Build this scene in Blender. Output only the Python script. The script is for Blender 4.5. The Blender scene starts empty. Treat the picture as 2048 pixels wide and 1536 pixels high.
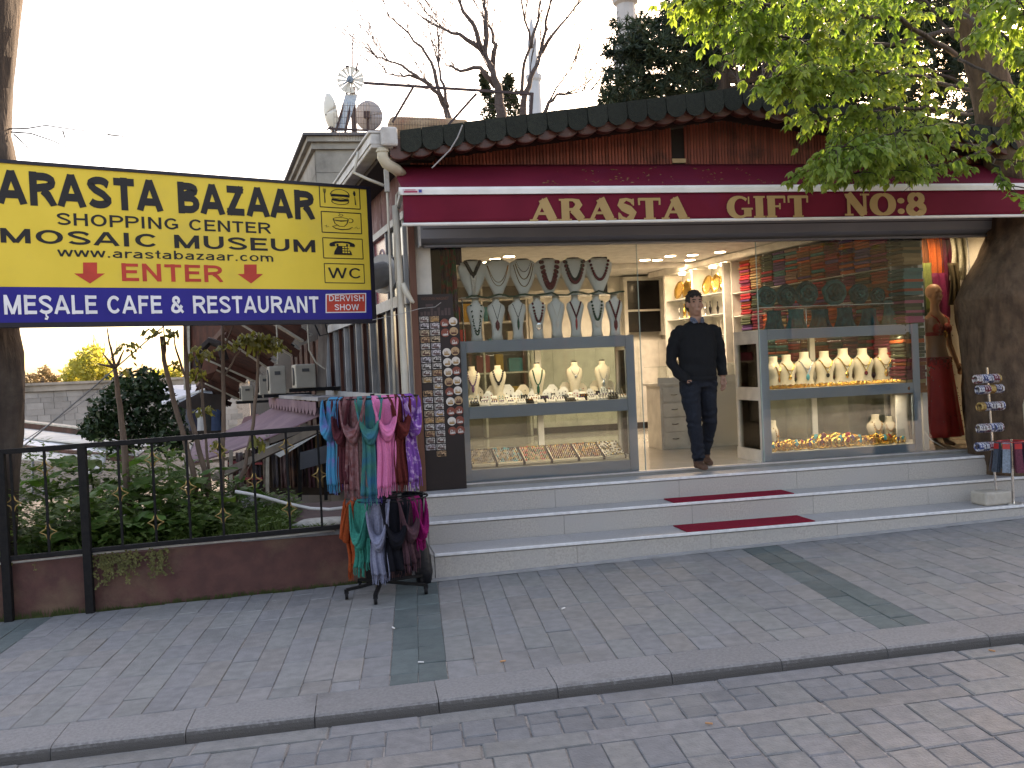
import bpy, bmesh, math, random
from mathutils import Vector as V, Matrix
R = math.radians
random.seed(7)
S = bpy.context.scene
COL = S.collection
# ------------------------------------------------------------------ camera
FPX = 1858.0
_a, _p, _r = R(11.2), R(-1.0), R(2.6)
FWD = V((math.sin(_a)*math.cos(_p), math.cos(_a)*math.cos(_p), math.sin(_p)))
_r0 = V((math.cos(_a), -math.sin(_a), 0)); _u0 = _r0.cross(FWD)
UP = _u0*math.cos(_r) + _r0*math.sin(_r)
RIGHT = _r0*math.cos(_r) - _u0*math.sin(_r)
CAM = V((0, -8.753, 1.085))
cam_d = bpy.data.cameras.new('camera'); cam = bpy.data.objects.new('camera', cam_d); COL.objects.link(cam)
cam_d.sensor_width = 36; cam_d.lens = 36*FPX/2048; cam_d.clip_start = .05; cam_d.clip_end = 3000
cam.matrix_world = Matrix(((RIGHT.x, UP.x, -FWD.x, CAM.x), (RIGHT.y, UP.y, -FWD.y, CAM.y), (RIGHT.z, UP.z, -FWD.z, CAM.z), (0, 0, 0, 1)))
S.camera = cam
# ------------------------------------------------------------------ sky, sun, exposure
SUN_EL, SUN_AZ = R(24), R(40)          # azimuth from +Y (behind the shop) towards +X
w = bpy.data.worlds.new('World'); S.world = w; w.use_nodes = True
nt = w.node_tree; bg = nt.nodes['Background']
sky = nt.nodes.new('ShaderNodeTexSky'); sky.sky_type = 'NISHITA'; sky.sun_disc = False
sky.sun_elevation = SUN_EL; sky.sun_rotation = SUN_AZ; sky.air_density = 1.0; sky.dust_density = 2.5; sky.ozone_density = 1.0
nt.links.new(sky.outputs[0], bg.inputs[0]); bg.inputs[1].default_value = .15
sd = bpy.data.lights.new('sun', 'SUN'); sd.energy = 3.0; sd.angle = R(.6); sd.color = (1, .93, .8)
so = bpy.data.objects.new('sun', sd); COL.objects.link(so)
sdir = V((math.sin(SUN_AZ)*math.cos(SUN_EL), math.cos(SUN_AZ)*math.cos(SUN_EL), math.sin(SUN_EL)))
so.rotation_euler = sdir.to_track_quat('Z', 'Y').to_euler(); so.location = (20, 20, 20)
S.view_settings.view_transform = 'Standard'; S.view_settings.look = 'None'; S.view_settings.gamma = 1
S.view_settings.use_curve_mapping = False
S.view_settings.exposure = 2.3
S.view_settings.use_white_balance = True; S.view_settings.white_balance_temperature = 8900; S.view_settings.white_balance_tint = 21
S.render.engine = 'CYCLES'
S.cycles.max_bounces = 8; S.cycles.transparent_max_bounces = 24; S.cycles.glossy_bounces = 4
S.cycles.caustics_reflective = False; S.cycles.caustics_refractive = False
# ------------------------------------------------------------------ layout helpers: a photo point -> a point on a real plane
def ray(x, y): return FWD + RIGHT*((x-1024)/FPX) - UP*((y-768)/FPX)
def AY(x, y, Y): d = ray(x, y); return CAM + d*((Y-CAM.y)/d.y)
def AZ(x, y, Z): d = ray(x, y); return CAM + d*((Z-CAM.z)/d.z)
def AD(x, y, D): return CAM + ray(x, y)*D
def AL(x, y, X0, Y0, dx, dy):
    n = V((dy, -dx, 0)); d = ray(x, y); return CAM + d*(n.dot(V((X0, Y0, 0))-CAM)/n.dot(d))
def gz(X, Y): return -.61 + .018*(X-3) + .012*(Y+1)
def lerp(a, b, t): return a + (b-a)*t
rnd = random.uniform
# ------------------------------------------------------------------ materials
MATS = {}
TINT = [(1, .99, .97), (.95, .98, 1.01), (.97, 1.0, .98), (1.02, 1.0, .965), (.93, .95, .97), (1.0, 1.0, 1.0), (.92, .955, .95)]
def nd(t, k, **kw):
    n = t.nodes.new(k)
    for a, b in kw.items(): setattr(n, a, b)
    return n
def pm(name, c1, c2=None, scale=8, rough=.6, metal=0, bump=0, bscale=None, vary=0, spec=.32, coat=0, stretch=None, detail=4, lo=.35, hi=.65, c3=None, s3=1.0, t3=(.5, .7), rvar=0, trans=0, hue=0, wave=None, tints=None):
    """procedural surface: two-tone noise, optional large stains (c3), fine bump, per-object variation"""
    if name in MATS: return MATS[name]
    m = bpy.data.materials.new(name); m.use_nodes = True; MATS[name] = m
    t = m.node_tree; L = t.links; b = t.nodes['Principled BSDF']
    b.inputs['Roughness'].default_value = rough; b.inputs['Metallic'].default_value = metal
    b.inputs['Specular IOR Level'].default_value = spec
    if coat: b.inputs['Coat Weight'].default_value = coat
    tc = nd(t, 'ShaderNodeTexCoord'); co = tc.outputs['Object']
    if stretch:
        mp = nd(t, 'ShaderNodeMapping'); mp.inputs['Scale'].default_value = stretch; L.new(co, mp.inputs[0]); co = mp.outputs[0]
    if c2 is None: c2 = tuple(x*.82 for x in c1)
    n1 = nd(t, 'ShaderNodeTexNoise'); n1.inputs['Scale'].default_value = scale; n1.inputs['Detail'].default_value = detail; L.new(co, n1.inputs['Vector'])
    fac = n1.outputs['Fac']
    if wave:
        wv = nd(t, 'ShaderNodeTexWave'); wv.inputs['Scale'].default_value = wave; wv.inputs['Distortion'].default_value = 6; wv.inputs['Detail'].default_value = 3; L.new(co, wv.inputs['Vector']); fac = wv.outputs['Fac']
    rp = nd(t, 'ShaderNodeMapRange'); rp.inputs[1].default_value = lo; rp.inputs[2].default_value = hi; L.new(fac, rp.inputs[0])
    mx = nd(t, 'ShaderNodeMix', data_type='RGBA'); L.new(rp.outputs[0], mx.inputs[0]); mx.inputs[6].default_value = (*c1, 1); mx.inputs[7].default_value = (*c2, 1)
    out = mx.outputs[2]
    if c3:
        n3 = nd(t, 'ShaderNodeTexNoise'); n3.inputs['Scale'].default_value = s3; n3.inputs['Detail'].default_value = 6; n3.inputs['Roughness'].default_value = .65
        geo = nd(t, 'ShaderNodeNewGeometry'); L.new(geo.outputs['Position'], n3.inputs['Vector'])
        r3 = nd(t, 'ShaderNodeMapRange'); r3.inputs[1].default_value = t3[0]; r3.inputs[2].default_value = t3[1]; L.new(n3.outputs['Fac'], r3.inputs[0])
        m3 = nd(t, 'ShaderNodeMix', data_type='RGBA'); L.new(r3.outputs[0], m3.inputs[0]); L.new(out, m3.inputs[6]); m3.inputs[7].default_value = (*c3, 1); out = m3.outputs[2]
    if vary or hue:
        oi = nd(t, 'ShaderNodeObjectInfo'); hs = nd(t, 'ShaderNodeHueSaturation')
        r2 = nd(t, 'ShaderNodeMapRange'); r2.inputs[3].default_value = 1-vary; r2.inputs[4].default_value = 1+vary; L.new(oi.outputs['Random'], r2.inputs[0])
        L.new(r2.outputs[0], hs.inputs['Value']); L.new(out, hs.inputs['Color']); out = hs.outputs[0]
    if tints:
        oi = nd(t, 'ShaderNodeObjectInfo'); mu = nd(t, 'ShaderNodeMath', operation='MULTIPLY'); mu.inputs[1].default_value = 17.3; L.new(oi.outputs['Random'], mu.inputs[0]); fr = nd(t, 'ShaderNodeMath', operation='FRACT'); L.new(mu.outputs[0], fr.inputs[0])
        cr = nd(t, 'ShaderNodeValToRGB'); cr.color_ramp.interpolation = 'CONSTANT'
        while len(cr.color_ramp.elements) < len(tints): cr.color_ramp.elements.new(.5)
        for k, c in enumerate(tints): cr.color_ramp.elements[k].position = k/len(tints); cr.color_ramp.elements[k].color = (*c, 1)
        L.new(fr.outputs[0], cr.inputs[0]); mt = nd(t, 'ShaderNodeMix', data_type='RGBA', blend_type='MULTIPLY'); mt.inputs[0].default_value = 1; L.new(out, mt.inputs[6]); L.new(cr.outputs[0], mt.inputs[7]); out = mt.outputs[2]
    L.new(out, b.inputs['Base Color'])
    if rvar:
        rr = nd(t, 'ShaderNodeMapRange'); rr.inputs[3].default_value = max(0, rough-rvar); rr.inputs[4].default_value = rough+rvar; L.new(n1.outputs['Fac'], rr.inputs[0]); L.new(rr.outputs[0], b.inputs['Roughness'])
    if bump:
        nb = nd(t, 'ShaderNodeTexNoise'); nb.inputs['Scale'].default_value = bscale or scale*4; nb.inputs['Detail'].default_value = 5; L.new(co, nb.inputs['Vector'])
        bp = nd(t, 'ShaderNodeBump'); bp.inputs['Strength'].default_value = bump; bp.inputs['Distance'].default_value = .02; L.new(nb.outputs['Fac'], bp.inputs['Height']); L.new(bp.outputs[0], b.inputs['Normal'])
    if trans:
        tr = nd(t, 'ShaderNodeBsdfTranslucent'); ms = nd(t, 'ShaderNodeMixShader'); ms.inputs[0].default_value = trans
        hs2 = nd(t, 'ShaderNodeHueSaturation'); hs2.inputs['Value'].default_value = 1.5; hs2.inputs['Saturation'].default_value = 1.1; L.new(out, hs2.inputs['Color']); L.new(hs2.outputs[0], tr.inputs[0])
        L.new(b.outputs[0], ms.inputs[1]); L.new(tr.outputs[0], ms.inputs[2]); L.new(ms.outputs[0], t.nodes['Material Output'].inputs[0])
    return m
def emit(name, c, s):
    if name in MATS: return MATS[name]
    m = bpy.data.materials.new(name); m.use_nodes = True; MATS[name] = m
    b = m.node_tree.nodes['Principled BSDF']; b.inputs['Base Color'].default_value = (*c, 1); b.inputs['Emission Color'].default_value = (*c, 1); b.inputs['Emission Strength'].default_value = s
    return m
def glass(name, tint=(.93, .97, .95), ior=1.45, rough=0.0):
    if name in MATS: return MATS[name]
    m = bpy.data.materials.new(name); m.use_nodes = True; MATS[name] = m
    t = m.node_tree; t.nodes.remove(t.nodes['Principled BSDF'])
    tr = nd(t, 'ShaderNodeBsdfTransparent'); tr.inputs[0].default_value = (*tint, 1)
    gl = nd(t, 'ShaderNodeBsdfGlossy'); gl.inputs['Roughness'].default_value = rough
    fr = nd(t, 'ShaderNodeFresnel'); fr.inputs['IOR'].default_value = ior
    ms = nd(t, 'ShaderNodeMixShader'); t.links.new(fr.outputs[0], ms.inputs[0]); t.links.new(tr.outputs[0], ms.inputs[1]); t.links.new(gl.outputs[0], ms.inputs[2]); t.links.new(ms.outputs[0], t.nodes['Material Output'].inputs[0])
    return m
# ------------------------------------------------------------------ mesh builder
class MB:
    def __init__(s): s.v = []; s.f = []; s.m = []; s.sm = False
    def add(s, vs, fs, m=0):
        o = len(s.v); s.v += [tuple(x) for x in vs]; s.f += [tuple(i+o for i in f) for f in fs]; s.m += [m]*len(fs); return s
    def box(s, c, sz, rot=None, m=0):
        h = [x/2 for x in sz]; vs = [V((i*h[0], j*h[1], k*h[2])) for i in (-1, 1) for j in (-1, 1) for k in (-1, 1)]
        if rot is not None: vs = [rot @ v for v in vs]
        c = V(c); return s.add([v+c for v in vs], [(0, 1, 3, 2), (4, 6, 7, 5), (0, 4, 5, 1), (2, 3, 7, 6), (0, 2, 6, 4), (1, 5, 7, 3)], m)
    def bb(s, x0, x1, y0, y1, z0, z1, m=0): return s.box(((x0+x1)/2, (y0+y1)/2, (z0+z1)/2), (x1-x0, y1-y0, z1-z0), None, m)
    def beam(s, a, b, wd, ht, up=(0, 0, 1), m=0):
        a, b = V(a), V(b); d = (b-a); l = d.length; d = d/l; u = V(up)
        if abs(d.dot(u)) > .98: u = V((0, 1, 0))
        x = d.cross(u).normalized(); z = x.cross(d)
        return s.box((a+b)/2, (wd, l, ht), Matrix((x, d, z)).transposed(), m)
    def tube(s, pts, r, n=8, m=0, cap=True, closed=False):
        pts = [V(p) for p in pts]; k = len(pts); rs = r if isinstance(r, (list, tuple)) else [r]*k
        rings = []; pu = None
        for i, p in enumerate(pts):
            if closed: d = pts[(i+1) % k]-pts[i-1]
            else: d = pts[min(i+1, k-1)]-pts[max(i-1, 0)]
            d.normalize()
            if pu is None:
                u = V((0, 0, 1)) if abs(d.z) < .9 else V((1, 0, 0))
            else: u = pu
            x = d.cross(u)
            if x.length < 1e-5: x = d.cross(V((.3, .9, .1)))
            x.normalize(); u = x.cross(d).normalized(); pu = u
            rings.append([p+(x*math.cos(2*math.pi*j/n)+u*math.sin(2*math.pi*j/n))*rs[i] for j in range(n)])
        vs = [q for rg in rings for q in rg]; fs = []
        for i in range(k if closed else k-1):
            a, b = i*n, ((i+1) % k)*n
            for j in range(n): fs.append((a+j, a+(j+1) % n, b+(j+1) % n, b+j))
        if cap and not closed: fs.append(tuple(range(n-1, -1, -1))); fs.append(tuple((k-1)*n+j for j in range(n)))
        return s.add(vs, fs, m)
    def loft(s, secs, n=16, m=0, cap=True, ax='z', pw=2.0):
        """secs: (centre, rx, ry) ellipses stacked along an axis"""
        vs = []
        for c, rx, ry in secs:
            c = V(c)
            for j in range(n):
                a = 2*math.pi*j/n; ca, sa = math.cos(a), math.sin(a)
                ca = math.copysign(abs(ca)**(2/pw), ca); sa = math.copysign(abs(sa)**(2/pw), sa)
                o = V((rx*ca, ry*sa, 0)) if ax == 'z' else (V((0, rx*ca, ry*sa)) if ax == 'x' else V((rx*ca, 0, ry*sa)))
                vs.append(c+o)
        fs = []
        for i in range(len(secs)-1):
            for j in range(n): fs.append((i*n+j, i*n+(j+1) % n, (i+1)*n+(j+1) % n, (i+1)*n+j))
        if cap: fs.append(tuple(range(n-1, -1, -1))); fs.append(tuple((len(secs)-1)*n+j for j in range(n)))
        return s.add(vs, fs, m)
    def prism(s, poly, o, u, v, d, m=0):
        """2-D outline in the frame (o,u,v), pushed along d"""
        o, u, v, d = V(o), V(u), V(v), V(d); n = len(poly)
        a = [o+u*x+v*y for x, y in poly]; vs = a+[q+d for q in a]
        return s.add(vs, [tuple(range(n)), tuple(range(2*n-1, n-1, -1))]+[(i, i+n, (i+1) % n+n, (i+1) % n) for i in range(n)], m)
    def grid(s, fn, nu, nv, m=0):
        vs = [fn(i/nu, j/nv) for j in range(nv+1) for i in range(nu+1)]
        return s.add(vs, [(j*(nu+1)+i, j*(nu+1)+i+1, (j+1)*(nu+1)+i+1, (j+1)*(nu+1)+i) for j in range(nv) for i in range(nu)], m)
    def sphere(s, c, r, n=10, k=6, m=0, sc=(1, 1, 1)):
        c = V(c); secs = []
        vs = [c+V((0, 0, -r*sc[2]))]
        for i in range(1, k):
            a = math.pi*i/k-math.pi/2
            for j in range(n):
                b = 2*math.pi*j/n; vs.append(c+V((r*sc[0]*math.cos(a)*math.cos(b), r*sc[1]*math.cos(a)*math.sin(b), r*sc[2]*math.sin(a))))
        vs.append(c+V((0, 0, r*sc[2]))); fs = [(0, 1+(j+1) % n, 1+j) for j in range(n)]
        for i in range(k-2):
            for j in range(n): fs.append((1+i*n+j, 1+i*n+(j+1) % n, 1+(i+1)*n+(j+1) % n, 1+(i+1)*n+j))
        t = len(vs)-1; b0 = 1+(k-2)*n; fs += [(b0+j, b0+(j+1) % n, t) for j in range(n)]
        return s.add(vs, fs, m)
    def xf(s, M): s.v = [tuple(M @ V(p)) for p in s.v]; return s
    def mesh(s, name, off=None):
        me = bpy.data.meshes.new(name); vs = s.v
        if off is not None and off.length > 0: vs = [(a-off.x, b-off.y, c-off.z) for a, b, c in vs]
        me.from_pydata(vs, [], s.f)
        if any(s.m): me.polygons.foreach_set('material_index', s.m)
        me.update()
        if s.sm: me.shade_smooth()
        return me
def root_off(p):
    o = V((0, 0, 0))
    while p is not None: o += p.location; p = p.parent
    return o
def put(name, mb, mat, parent=None, smooth=False, bevel=0, local=False, solid=0, sharp=None, subd=0):
    """link ONE mesh object; world coordinates unless local"""
    if smooth: mb.sm = True
    me = mb.mesh(name, None if (local or parent is None) else root_off(parent))
    for q in (mat if isinstance(mat, (list, tuple)) else [mat]): me.materials.append(q)
    o = bpy.data.objects.new(name, me); COL.objects.link(o); o.parent = parent
    if solid: md = o.modifiers.new('thick', 'SOLIDIFY'); md.thickness = solid; md.offset = 0
    if subd: md = o.modifiers.new('sub', 'SUBSURF'); md.levels = md.render_levels = subd
    if bevel:
        md = o.modifiers.new('bevel', 'BEVEL'); md.width = bevel; md.segments = 2; md.limit_method = 'ANGLE'; md.angle_limit = R(40)
    return o
def tag(o, label, cat, group=None):
    o['label'] = label; o['category'] = cat
    if group: o['group'] = group
    return o
def struct(o): o['kind'] = 'structure'; return o
def stuff(o): o['kind'] = 'stuff'; return o
def thing(name, label, cat, loc=(0, 0, 0), group=None):
    o = bpy.data.objects.new(name, None); COL.objects.link(o); o.location = loc; o.empty_display_size = .1
    return tag(o, label, cat, group)
def inst(name, src, parent, loc, rot=None, scale=None, mat=None):
    """another object sharing mesh data (local to its parent)"""
    o = bpy.data.objects.new(name, src if isinstance(src, bpy.types.Mesh) else src.data); COL.objects.link(o); o.parent = parent; o.location = loc
    if rot: o.rotation_euler = rot
    if scale: o.scale = scale
    if mat: o.material_slots[0].link = 'OBJECT'; o.material_slots[0].material = mat
    return o
def sans(ch, s):
    """heavy grotesque letter of cap height 1 and stem s: (advance, ribbons)"""
    e = s/2; l = e+.05; ar = lambda cx, cy, rx, ry, a0, a1, n=16: [(cx+rx*math.cos(R(lerp(a0, a1, i/n))), cy+ry*math.sin(R(lerp(a0, a1, i/n)))) for i in range(n+1)]
    xh = .74
    g = {'A': (.98, [[(.08, 0), (.49, 1.02)], [(.9, 0), (.49, 1.02)], [(.22, .3), (.76, .3)]]), 'B': (.92, [[(l, 0), (l, 1)], [(l, 1-e), (.5, 1-e)]+ar(.52, .755, .24, .245-e, 90, -90, 8)+[(l, .53)], [(l, .5), (.5, .5)]+ar(.54, .25+e*.5, .27, .28-e*.7, 90, -90, 8)+[(l, e)]]),
         'C': (.98, [ar(.53, .5, .47-e, .5-e, 38, 322)]), 'D': (.98, [[(l, 0), (l, 1)], [(l, 1-e), (.42, 1-e)]+ar(.42, .5, .5-e, .5-e, 90, -90)+[(l, e)]]), 'E': (.84, [[(l, 0), (l, 1)], [(l, 1-e), (.8, 1-e)], [(l, .53), (.74, .53)], [(l, e), (.82, e)]]), 'F': (.78, [[(l, 0), (l, 1)], [(l, 1-e), (.76, 1-e)], [(l, .51), (.66, .51)]]),
         'G': (1.05, [ar(.53, .5, .48-e, .5-e, 42, 318), [(.93-e*.6, .14), (.93-e*.6, .5)], [(.56, .44), (.93, .44)]]), 'H': (.96, [[(l, 0), (l, 1)], [(.91-e, 0), (.91-e, 1)], [(l, .54), (.9-e, .54)]]), 'I': (.38, [[(.19, 0), (.19, 1)]]), 'L': (.8, [[(l, 0), (l, 1)], [(l, e), (.78, e)]]), 'M': (1.14, [[(l, 0), (l, 1)], [(1.09-e, 0), (1.09-e, 1)], [(l, 1), (.57, .02)], [(1.09-e, 1), (.57, .02)]]),
         'N': (.97, [[(l, 0), (l, 1)], [(.92-e, 0), (.92-e, 1)], [(l, 1), (.92-e, 0)]]), 'O': (1.06, [ar(.53, .5, .49-e, .5-e, 90, 450, 28)]), 'P': (.9, [[(l, 0), (l, 1)], [(l, 1-e), (.5, 1-e)]+ar(.53, .69, .3, .31-e, 90, -90, 8)+[(l, .38+e)]]), 'R': (.97, [[(l, 0), (l, 1)], [(l, 1-e), (.52, 1-e)]+ar(.55, .71, .3, .29-e, 90, -90, 8)+[(l, .42+e*.6)], [(.5, .46), (.68, .34), (.9, -.02)]]),
         'S': (.9, [[(.8, .74)]+ar(.45, .735, .31, .265-e, 10, 200, 10)+[(.3, .58), (.6, .45)]+ar(.45, .27, .335, .27-e, 30, -165, 10)]), 'T': (.84, [[(.42, 0), (.42, 1)], [(.02, 1-e), (.82, 1-e)]]), 'U': (.96, [[(l, 1), (l, .4)]+ar(.48, .4, .48-l, .4-e, 180, 360, 14)+[(.96-l, 1)]]), 'V': (.92, [[(.08, 1), (.46, 0)], [(.84, 1), (.46, 0)]]), 'W': (1.34, [[(.07, 1), (.36, -.02)], [(.67, .98), (.36, -.02)], [(.67, .98), (.98, -.02)], [(1.27, 1), (.98, -.02)]]), 'Z': (.84, [[(.06, 1-e), (.78, 1-e)], [(.7, .96), (.12, .04)], [(.04, e), (.8, e)]]),
         '&': (1.0, [ar(.42, .74, .19, .26-e, -60, 250, 12)+[(.9, .04)], [(.36, .56), (.2, .42)]+ar(.4, .26, .27, .26-e, 150, 330, 10)+[(.82, .45)]]), ' ': (.42, []), '.': (.34, [[(.17, 0), (.17, s)]]),
         'w': (1.06, [[(.05, xh), (.27, 0)], [(.53, xh), (.27, 0)], [(.53, xh), (.79, 0)], [(1.01, xh), (.79, 0)]]), 'a': (.78, [ar(.36, .22, .27, .2-e*.6, 80, 300, 12)+[(.62, .2)], [(.14, xh*.78)]+ar(.38, xh-.2, .24, .2-e, 150, 0, 8)+[(.62, .0)], [(.3, .42-e*.4), (.62, .46)]]), 'r': (.55, [[(l, 0), (l, xh)], [(l, .42)]+ar(.46, .4, .46-l, xh-.4-e, 170, 70, 6)]), 's': (.7, [[(.62, xh*.76)]+ar(.35, xh*.735, .24, xh*.265-e*.8, 10, 200, 8)+[(.24, xh*.57), (.46, xh*.45)]+ar(.35, xh*.27, .26, xh*.27-e*.8, 30, -165, 8)]),
         't': (.46, [[(.24, .95), (.24, e), (.42, e)], [(.03, xh-e), (.43, xh-e)]]), 'b': (.82, [[(l, 0), (l, 1)], ar(.43, xh/2, .34-e, xh/2-e*.8, 90, 450, 20)]), 'z': (.68, [[(.05, xh-e), (.63, xh-e)], [(.57, xh*.92), (.1, xh*.08)], [(.04, e), (.64, e)]]), 'c': (.74, [ar(.4, xh/2, .36-e, xh/2-e*.8, 40, 320, 14)]), 'o': (.82, [ar(.41, xh/2, .39-e, xh/2-e*.8, 90, 450, 20)]), 'm': (1.2, [[(l, 0), (l, xh)], [(l, .4)]+ar(.4, .42, .4-l, xh-.42-e, 180, 0, 8)+[(.8-l, 0)], [(.8-l, .4)]+ar(.8+.4-.4, .42, .4-l, xh-.42-e, 180, 0, 8)+[(1.2-l, 0)]])}
    if ch == '\u015e': w_, r_ = g['S']; return w_, r_+[[(.45, .02), (.47, -.1), (.56, -.15), (.5, -.24), (.36, -.22)]]
    return g[ch]
def sans_letters(s, o, u, v, n, x0, x1, y0, y1, stem, depth, mat, parent):
    tot = sum(sans(c, stem)[0] for c in s)+.09*(len(s)-1); kx = (x1-x0)/tot; x = 0
    for c in s:
        adv = sans(c, stem)[0]
        if c != ' ': put('letter', sans_mb(MB(), c, o, u, v, n, x0+x*kx, x0+(x+adv)*kx, y0, y1, stem, depth), mat, parent)
        x += adv+.09
def sans_mb(mb, s, o, u, v, n, x0, x1, y0, y1, stem, depth=.004):
    """fit a line of lettering (cap height y0..y1) between x0 and x1"""
    tot = sum(sans(c, stem)[0] for c in s)+.09*(len(s)-1); kx = (x1-x0)/tot; x = 0; k = 0
    for c in s:
        adv, rb = sans(c, stem)
        for r_ in rb:
            k += 1; P = [V(p) for p in r_]; vs = []
            for i in range(len(P)):
                t = P[min(i+1, len(P)-1)]-P[max(i-1, 0)]; closed = (P[0]-P[-1]).length < .01
                if closed and i in (0, len(P)-1): t = P[1]-P[-2]
                t.normalize(); q = V((-t.y, t.x)); sw_ = stem*(.55 if c == '\u015e' and r_[0][1] < .05 else (.86 if abs(t.x) > .7 else 1))
                for sg in (1, -1):
                    e = P[i]+q*sw_/2*sg; ey = e.y if c == '\u015e' else min(1.0, max(0.0, e.y)); vs.append(V(o)+V(u)*(x0+(x+e.x)*kx)+V(v)*(y0+ey*(y1-y0))+V(n)*(depth+.00035*(k % 7)))
            mb.add(vs, [(2*i, 2*i+1, 2*i+3, 2*i+2) for i in range(len(P)-1)])
        x += adv+.09
    return mb
_ords = ['first', 'second', 'third', 'fourth', 'fifth', 'sixth', 'seventh', 'eighth', 'ninth', 'tenth', 'eleventh', 'twelfth', 'thirteenth', 'fourteenth', 'fifteenth', 'sixteenth', 'seventeenth', 'eighteenth', 'nineteenth', 'twentieth', 'twenty-first', 'twenty-second', 'twenty-third', 'twenty-fourth']
def text_mb(mb, s, o, u, v, n, x0, x1, y0, y1, bold=0, m=0, depth=.002):
    """flat lettering fitted to the rectangle x0..x1, y0..y1 of the plane (o,u,v), raised along n"""
    cu = bpy.data.curves.new('t', 'FONT'); cu.body = s; cu.size = 1; cu.offset = bold; cu.resolution_u = 3
    ob = bpy.data.objects.new('t', cu); COL.objects.link(ob)
    dg = bpy.context.evaluated_depsgraph_get(); me = ob.evaluated_get(dg).to_mesh()
    xs = [p.co.x for p in me.vertices]; ys = [p.co.y for p in me.vertices]
    ax, bx, ay, by = min(xs), max(xs), min(ys), max(ys)
    P = [V(o)+V(u)*(x0+(p.co.x-ax)/(bx-ax)*(x1-x0))+V(v)*(y0+(p.co.y-ay)/(by-ay)*(y1-y0))+V(n)*depth for p in me.vertices]
    mb.add(P, [tuple(f.vertices) for f in me.polygons], m)
    ob.evaluated_get(dg).to_mesh_clear(); bpy.data.objects.remove(ob); bpy.data.curves.remove(cu)
    return mb
# ================================================================== GROUND
m_stone = pm('paving_stone', (.225, .22, .214), (.185, .18, .176), 14, .75, bump=.3, bscale=90, vary=.07, tints=TINT, c3=(.15, .145, .14), s3=1.7, t3=(.56, .8), rvar=.1)
m_dark = pm('green_grey_stone', (.10, .128, .125), (.08, .102, .10), 14, .7, bump=.25, bscale=90, vary=.12, c3=(.16, .17, .165), s3=1.6, t3=(.55, .8))
m_kerb = pm('kerb_granite', (.225, .22, .215), (.18, .176, .172), 60, .8, bump=.4, bscale=160, vary=.08, c3=(.10, .095, .09), s3=2.2, t3=(.58, .85))
m_sett = pm('road_sett', (.205, .20, .196), (.165, .162, .16), 16, .7, bump=.35, bscale=80, vary=.07, tints=TINT, c3=(.15, .142, .13), s3=1.5, t3=(.55, .8), rvar=.1)
m_mort = pm('joint_sand', (.37, .335, .30), (.25, .22, .195), 30, .95, bump=.5, bscale=120, c3=(.15, .12, .10), s3=5, t3=(.55, .7))
m_soil = pm('soil', (.06, .045, .032), (.035, .028, .02), 12, .95, bump=.8, bscale=30)
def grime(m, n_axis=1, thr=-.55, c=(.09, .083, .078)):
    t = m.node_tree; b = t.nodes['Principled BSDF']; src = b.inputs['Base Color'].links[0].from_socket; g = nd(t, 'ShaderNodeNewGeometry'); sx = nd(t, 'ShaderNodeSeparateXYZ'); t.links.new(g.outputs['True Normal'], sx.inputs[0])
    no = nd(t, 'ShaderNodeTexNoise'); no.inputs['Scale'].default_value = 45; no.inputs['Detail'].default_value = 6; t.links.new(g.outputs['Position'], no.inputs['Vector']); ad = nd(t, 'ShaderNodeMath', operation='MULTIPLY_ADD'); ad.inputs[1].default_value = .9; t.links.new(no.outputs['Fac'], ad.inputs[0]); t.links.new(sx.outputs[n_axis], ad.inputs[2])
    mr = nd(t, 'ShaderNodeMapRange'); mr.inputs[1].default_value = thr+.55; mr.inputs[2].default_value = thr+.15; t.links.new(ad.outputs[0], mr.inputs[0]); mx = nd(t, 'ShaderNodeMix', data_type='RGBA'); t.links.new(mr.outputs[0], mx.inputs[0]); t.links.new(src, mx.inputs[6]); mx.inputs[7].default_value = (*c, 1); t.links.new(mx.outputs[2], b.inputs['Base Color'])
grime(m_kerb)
def slab_grid(x0, x1, y0, y1, dz, nx, ny): return MB().grid(lambda s, t: (lerp(x0, x1, s), lerp(y0, y1, t), gz(lerp(x0, x1, s), lerp(y0, y1, t))+dz), nx, ny)
pav = struct(put('pavement', slab_grid(-16, 24, -3.6, -.6, -.0062, 8, 2), m_mort))
road = struct(put('road', slab_grid(-16, 24, -16, -3.6, -.0705, 8, 6), m_mort))
low = struct(put('ground', MB().grid(lambda s, t: (lerp(-700, 700, s), lerp(-400, 1200, t), -3.4), 4, 4), pm('far_ground', (.16, .13, .10), (.10, .09, .07), 2, .95)))
KO = V((.26, -3.45)); KS = V((.09, .996)); KK = V((1, -.038))
def pv(a, b): q = KO+KK*a+KS*b; return q
def stone_mb(c4, top, h, ch, tilt=.002):
    """four plan corners (counter-clockwise) -> chamfered block"""
    ctr = sum((V(c) for c in c4), V((0, 0)))/4; mb = MB(); vs = []
    tl = [rnd(-tilt, tilt) for _ in range(4)]
    for inset, dz in ((0, -h), (0, -ch), (ch*1.2, 0)):
        for c, t in zip(c4, tl):
            d = ctr-V(c); q = V(c)+d.normalized()*inset*1.3; vs.append((q.x, q.y, gz(q.x, q.y)+top+dz+t))
    fs = [(8, 9, 10, 11)]
    for k in (0, 4):
        for i in range(4): fs.append((k+i, k+(i+1) % 4, k+4+(i+1) % 4, k+4+i))
    mb.add(vs, fs); return mb
def px_of(P):
    d = V(P)-CAM; z = d.dot(FWD); return (1024+FPX*d.dot(RIGHT)/z, 768-FPX*d.dot(UP)/z, z)
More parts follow.
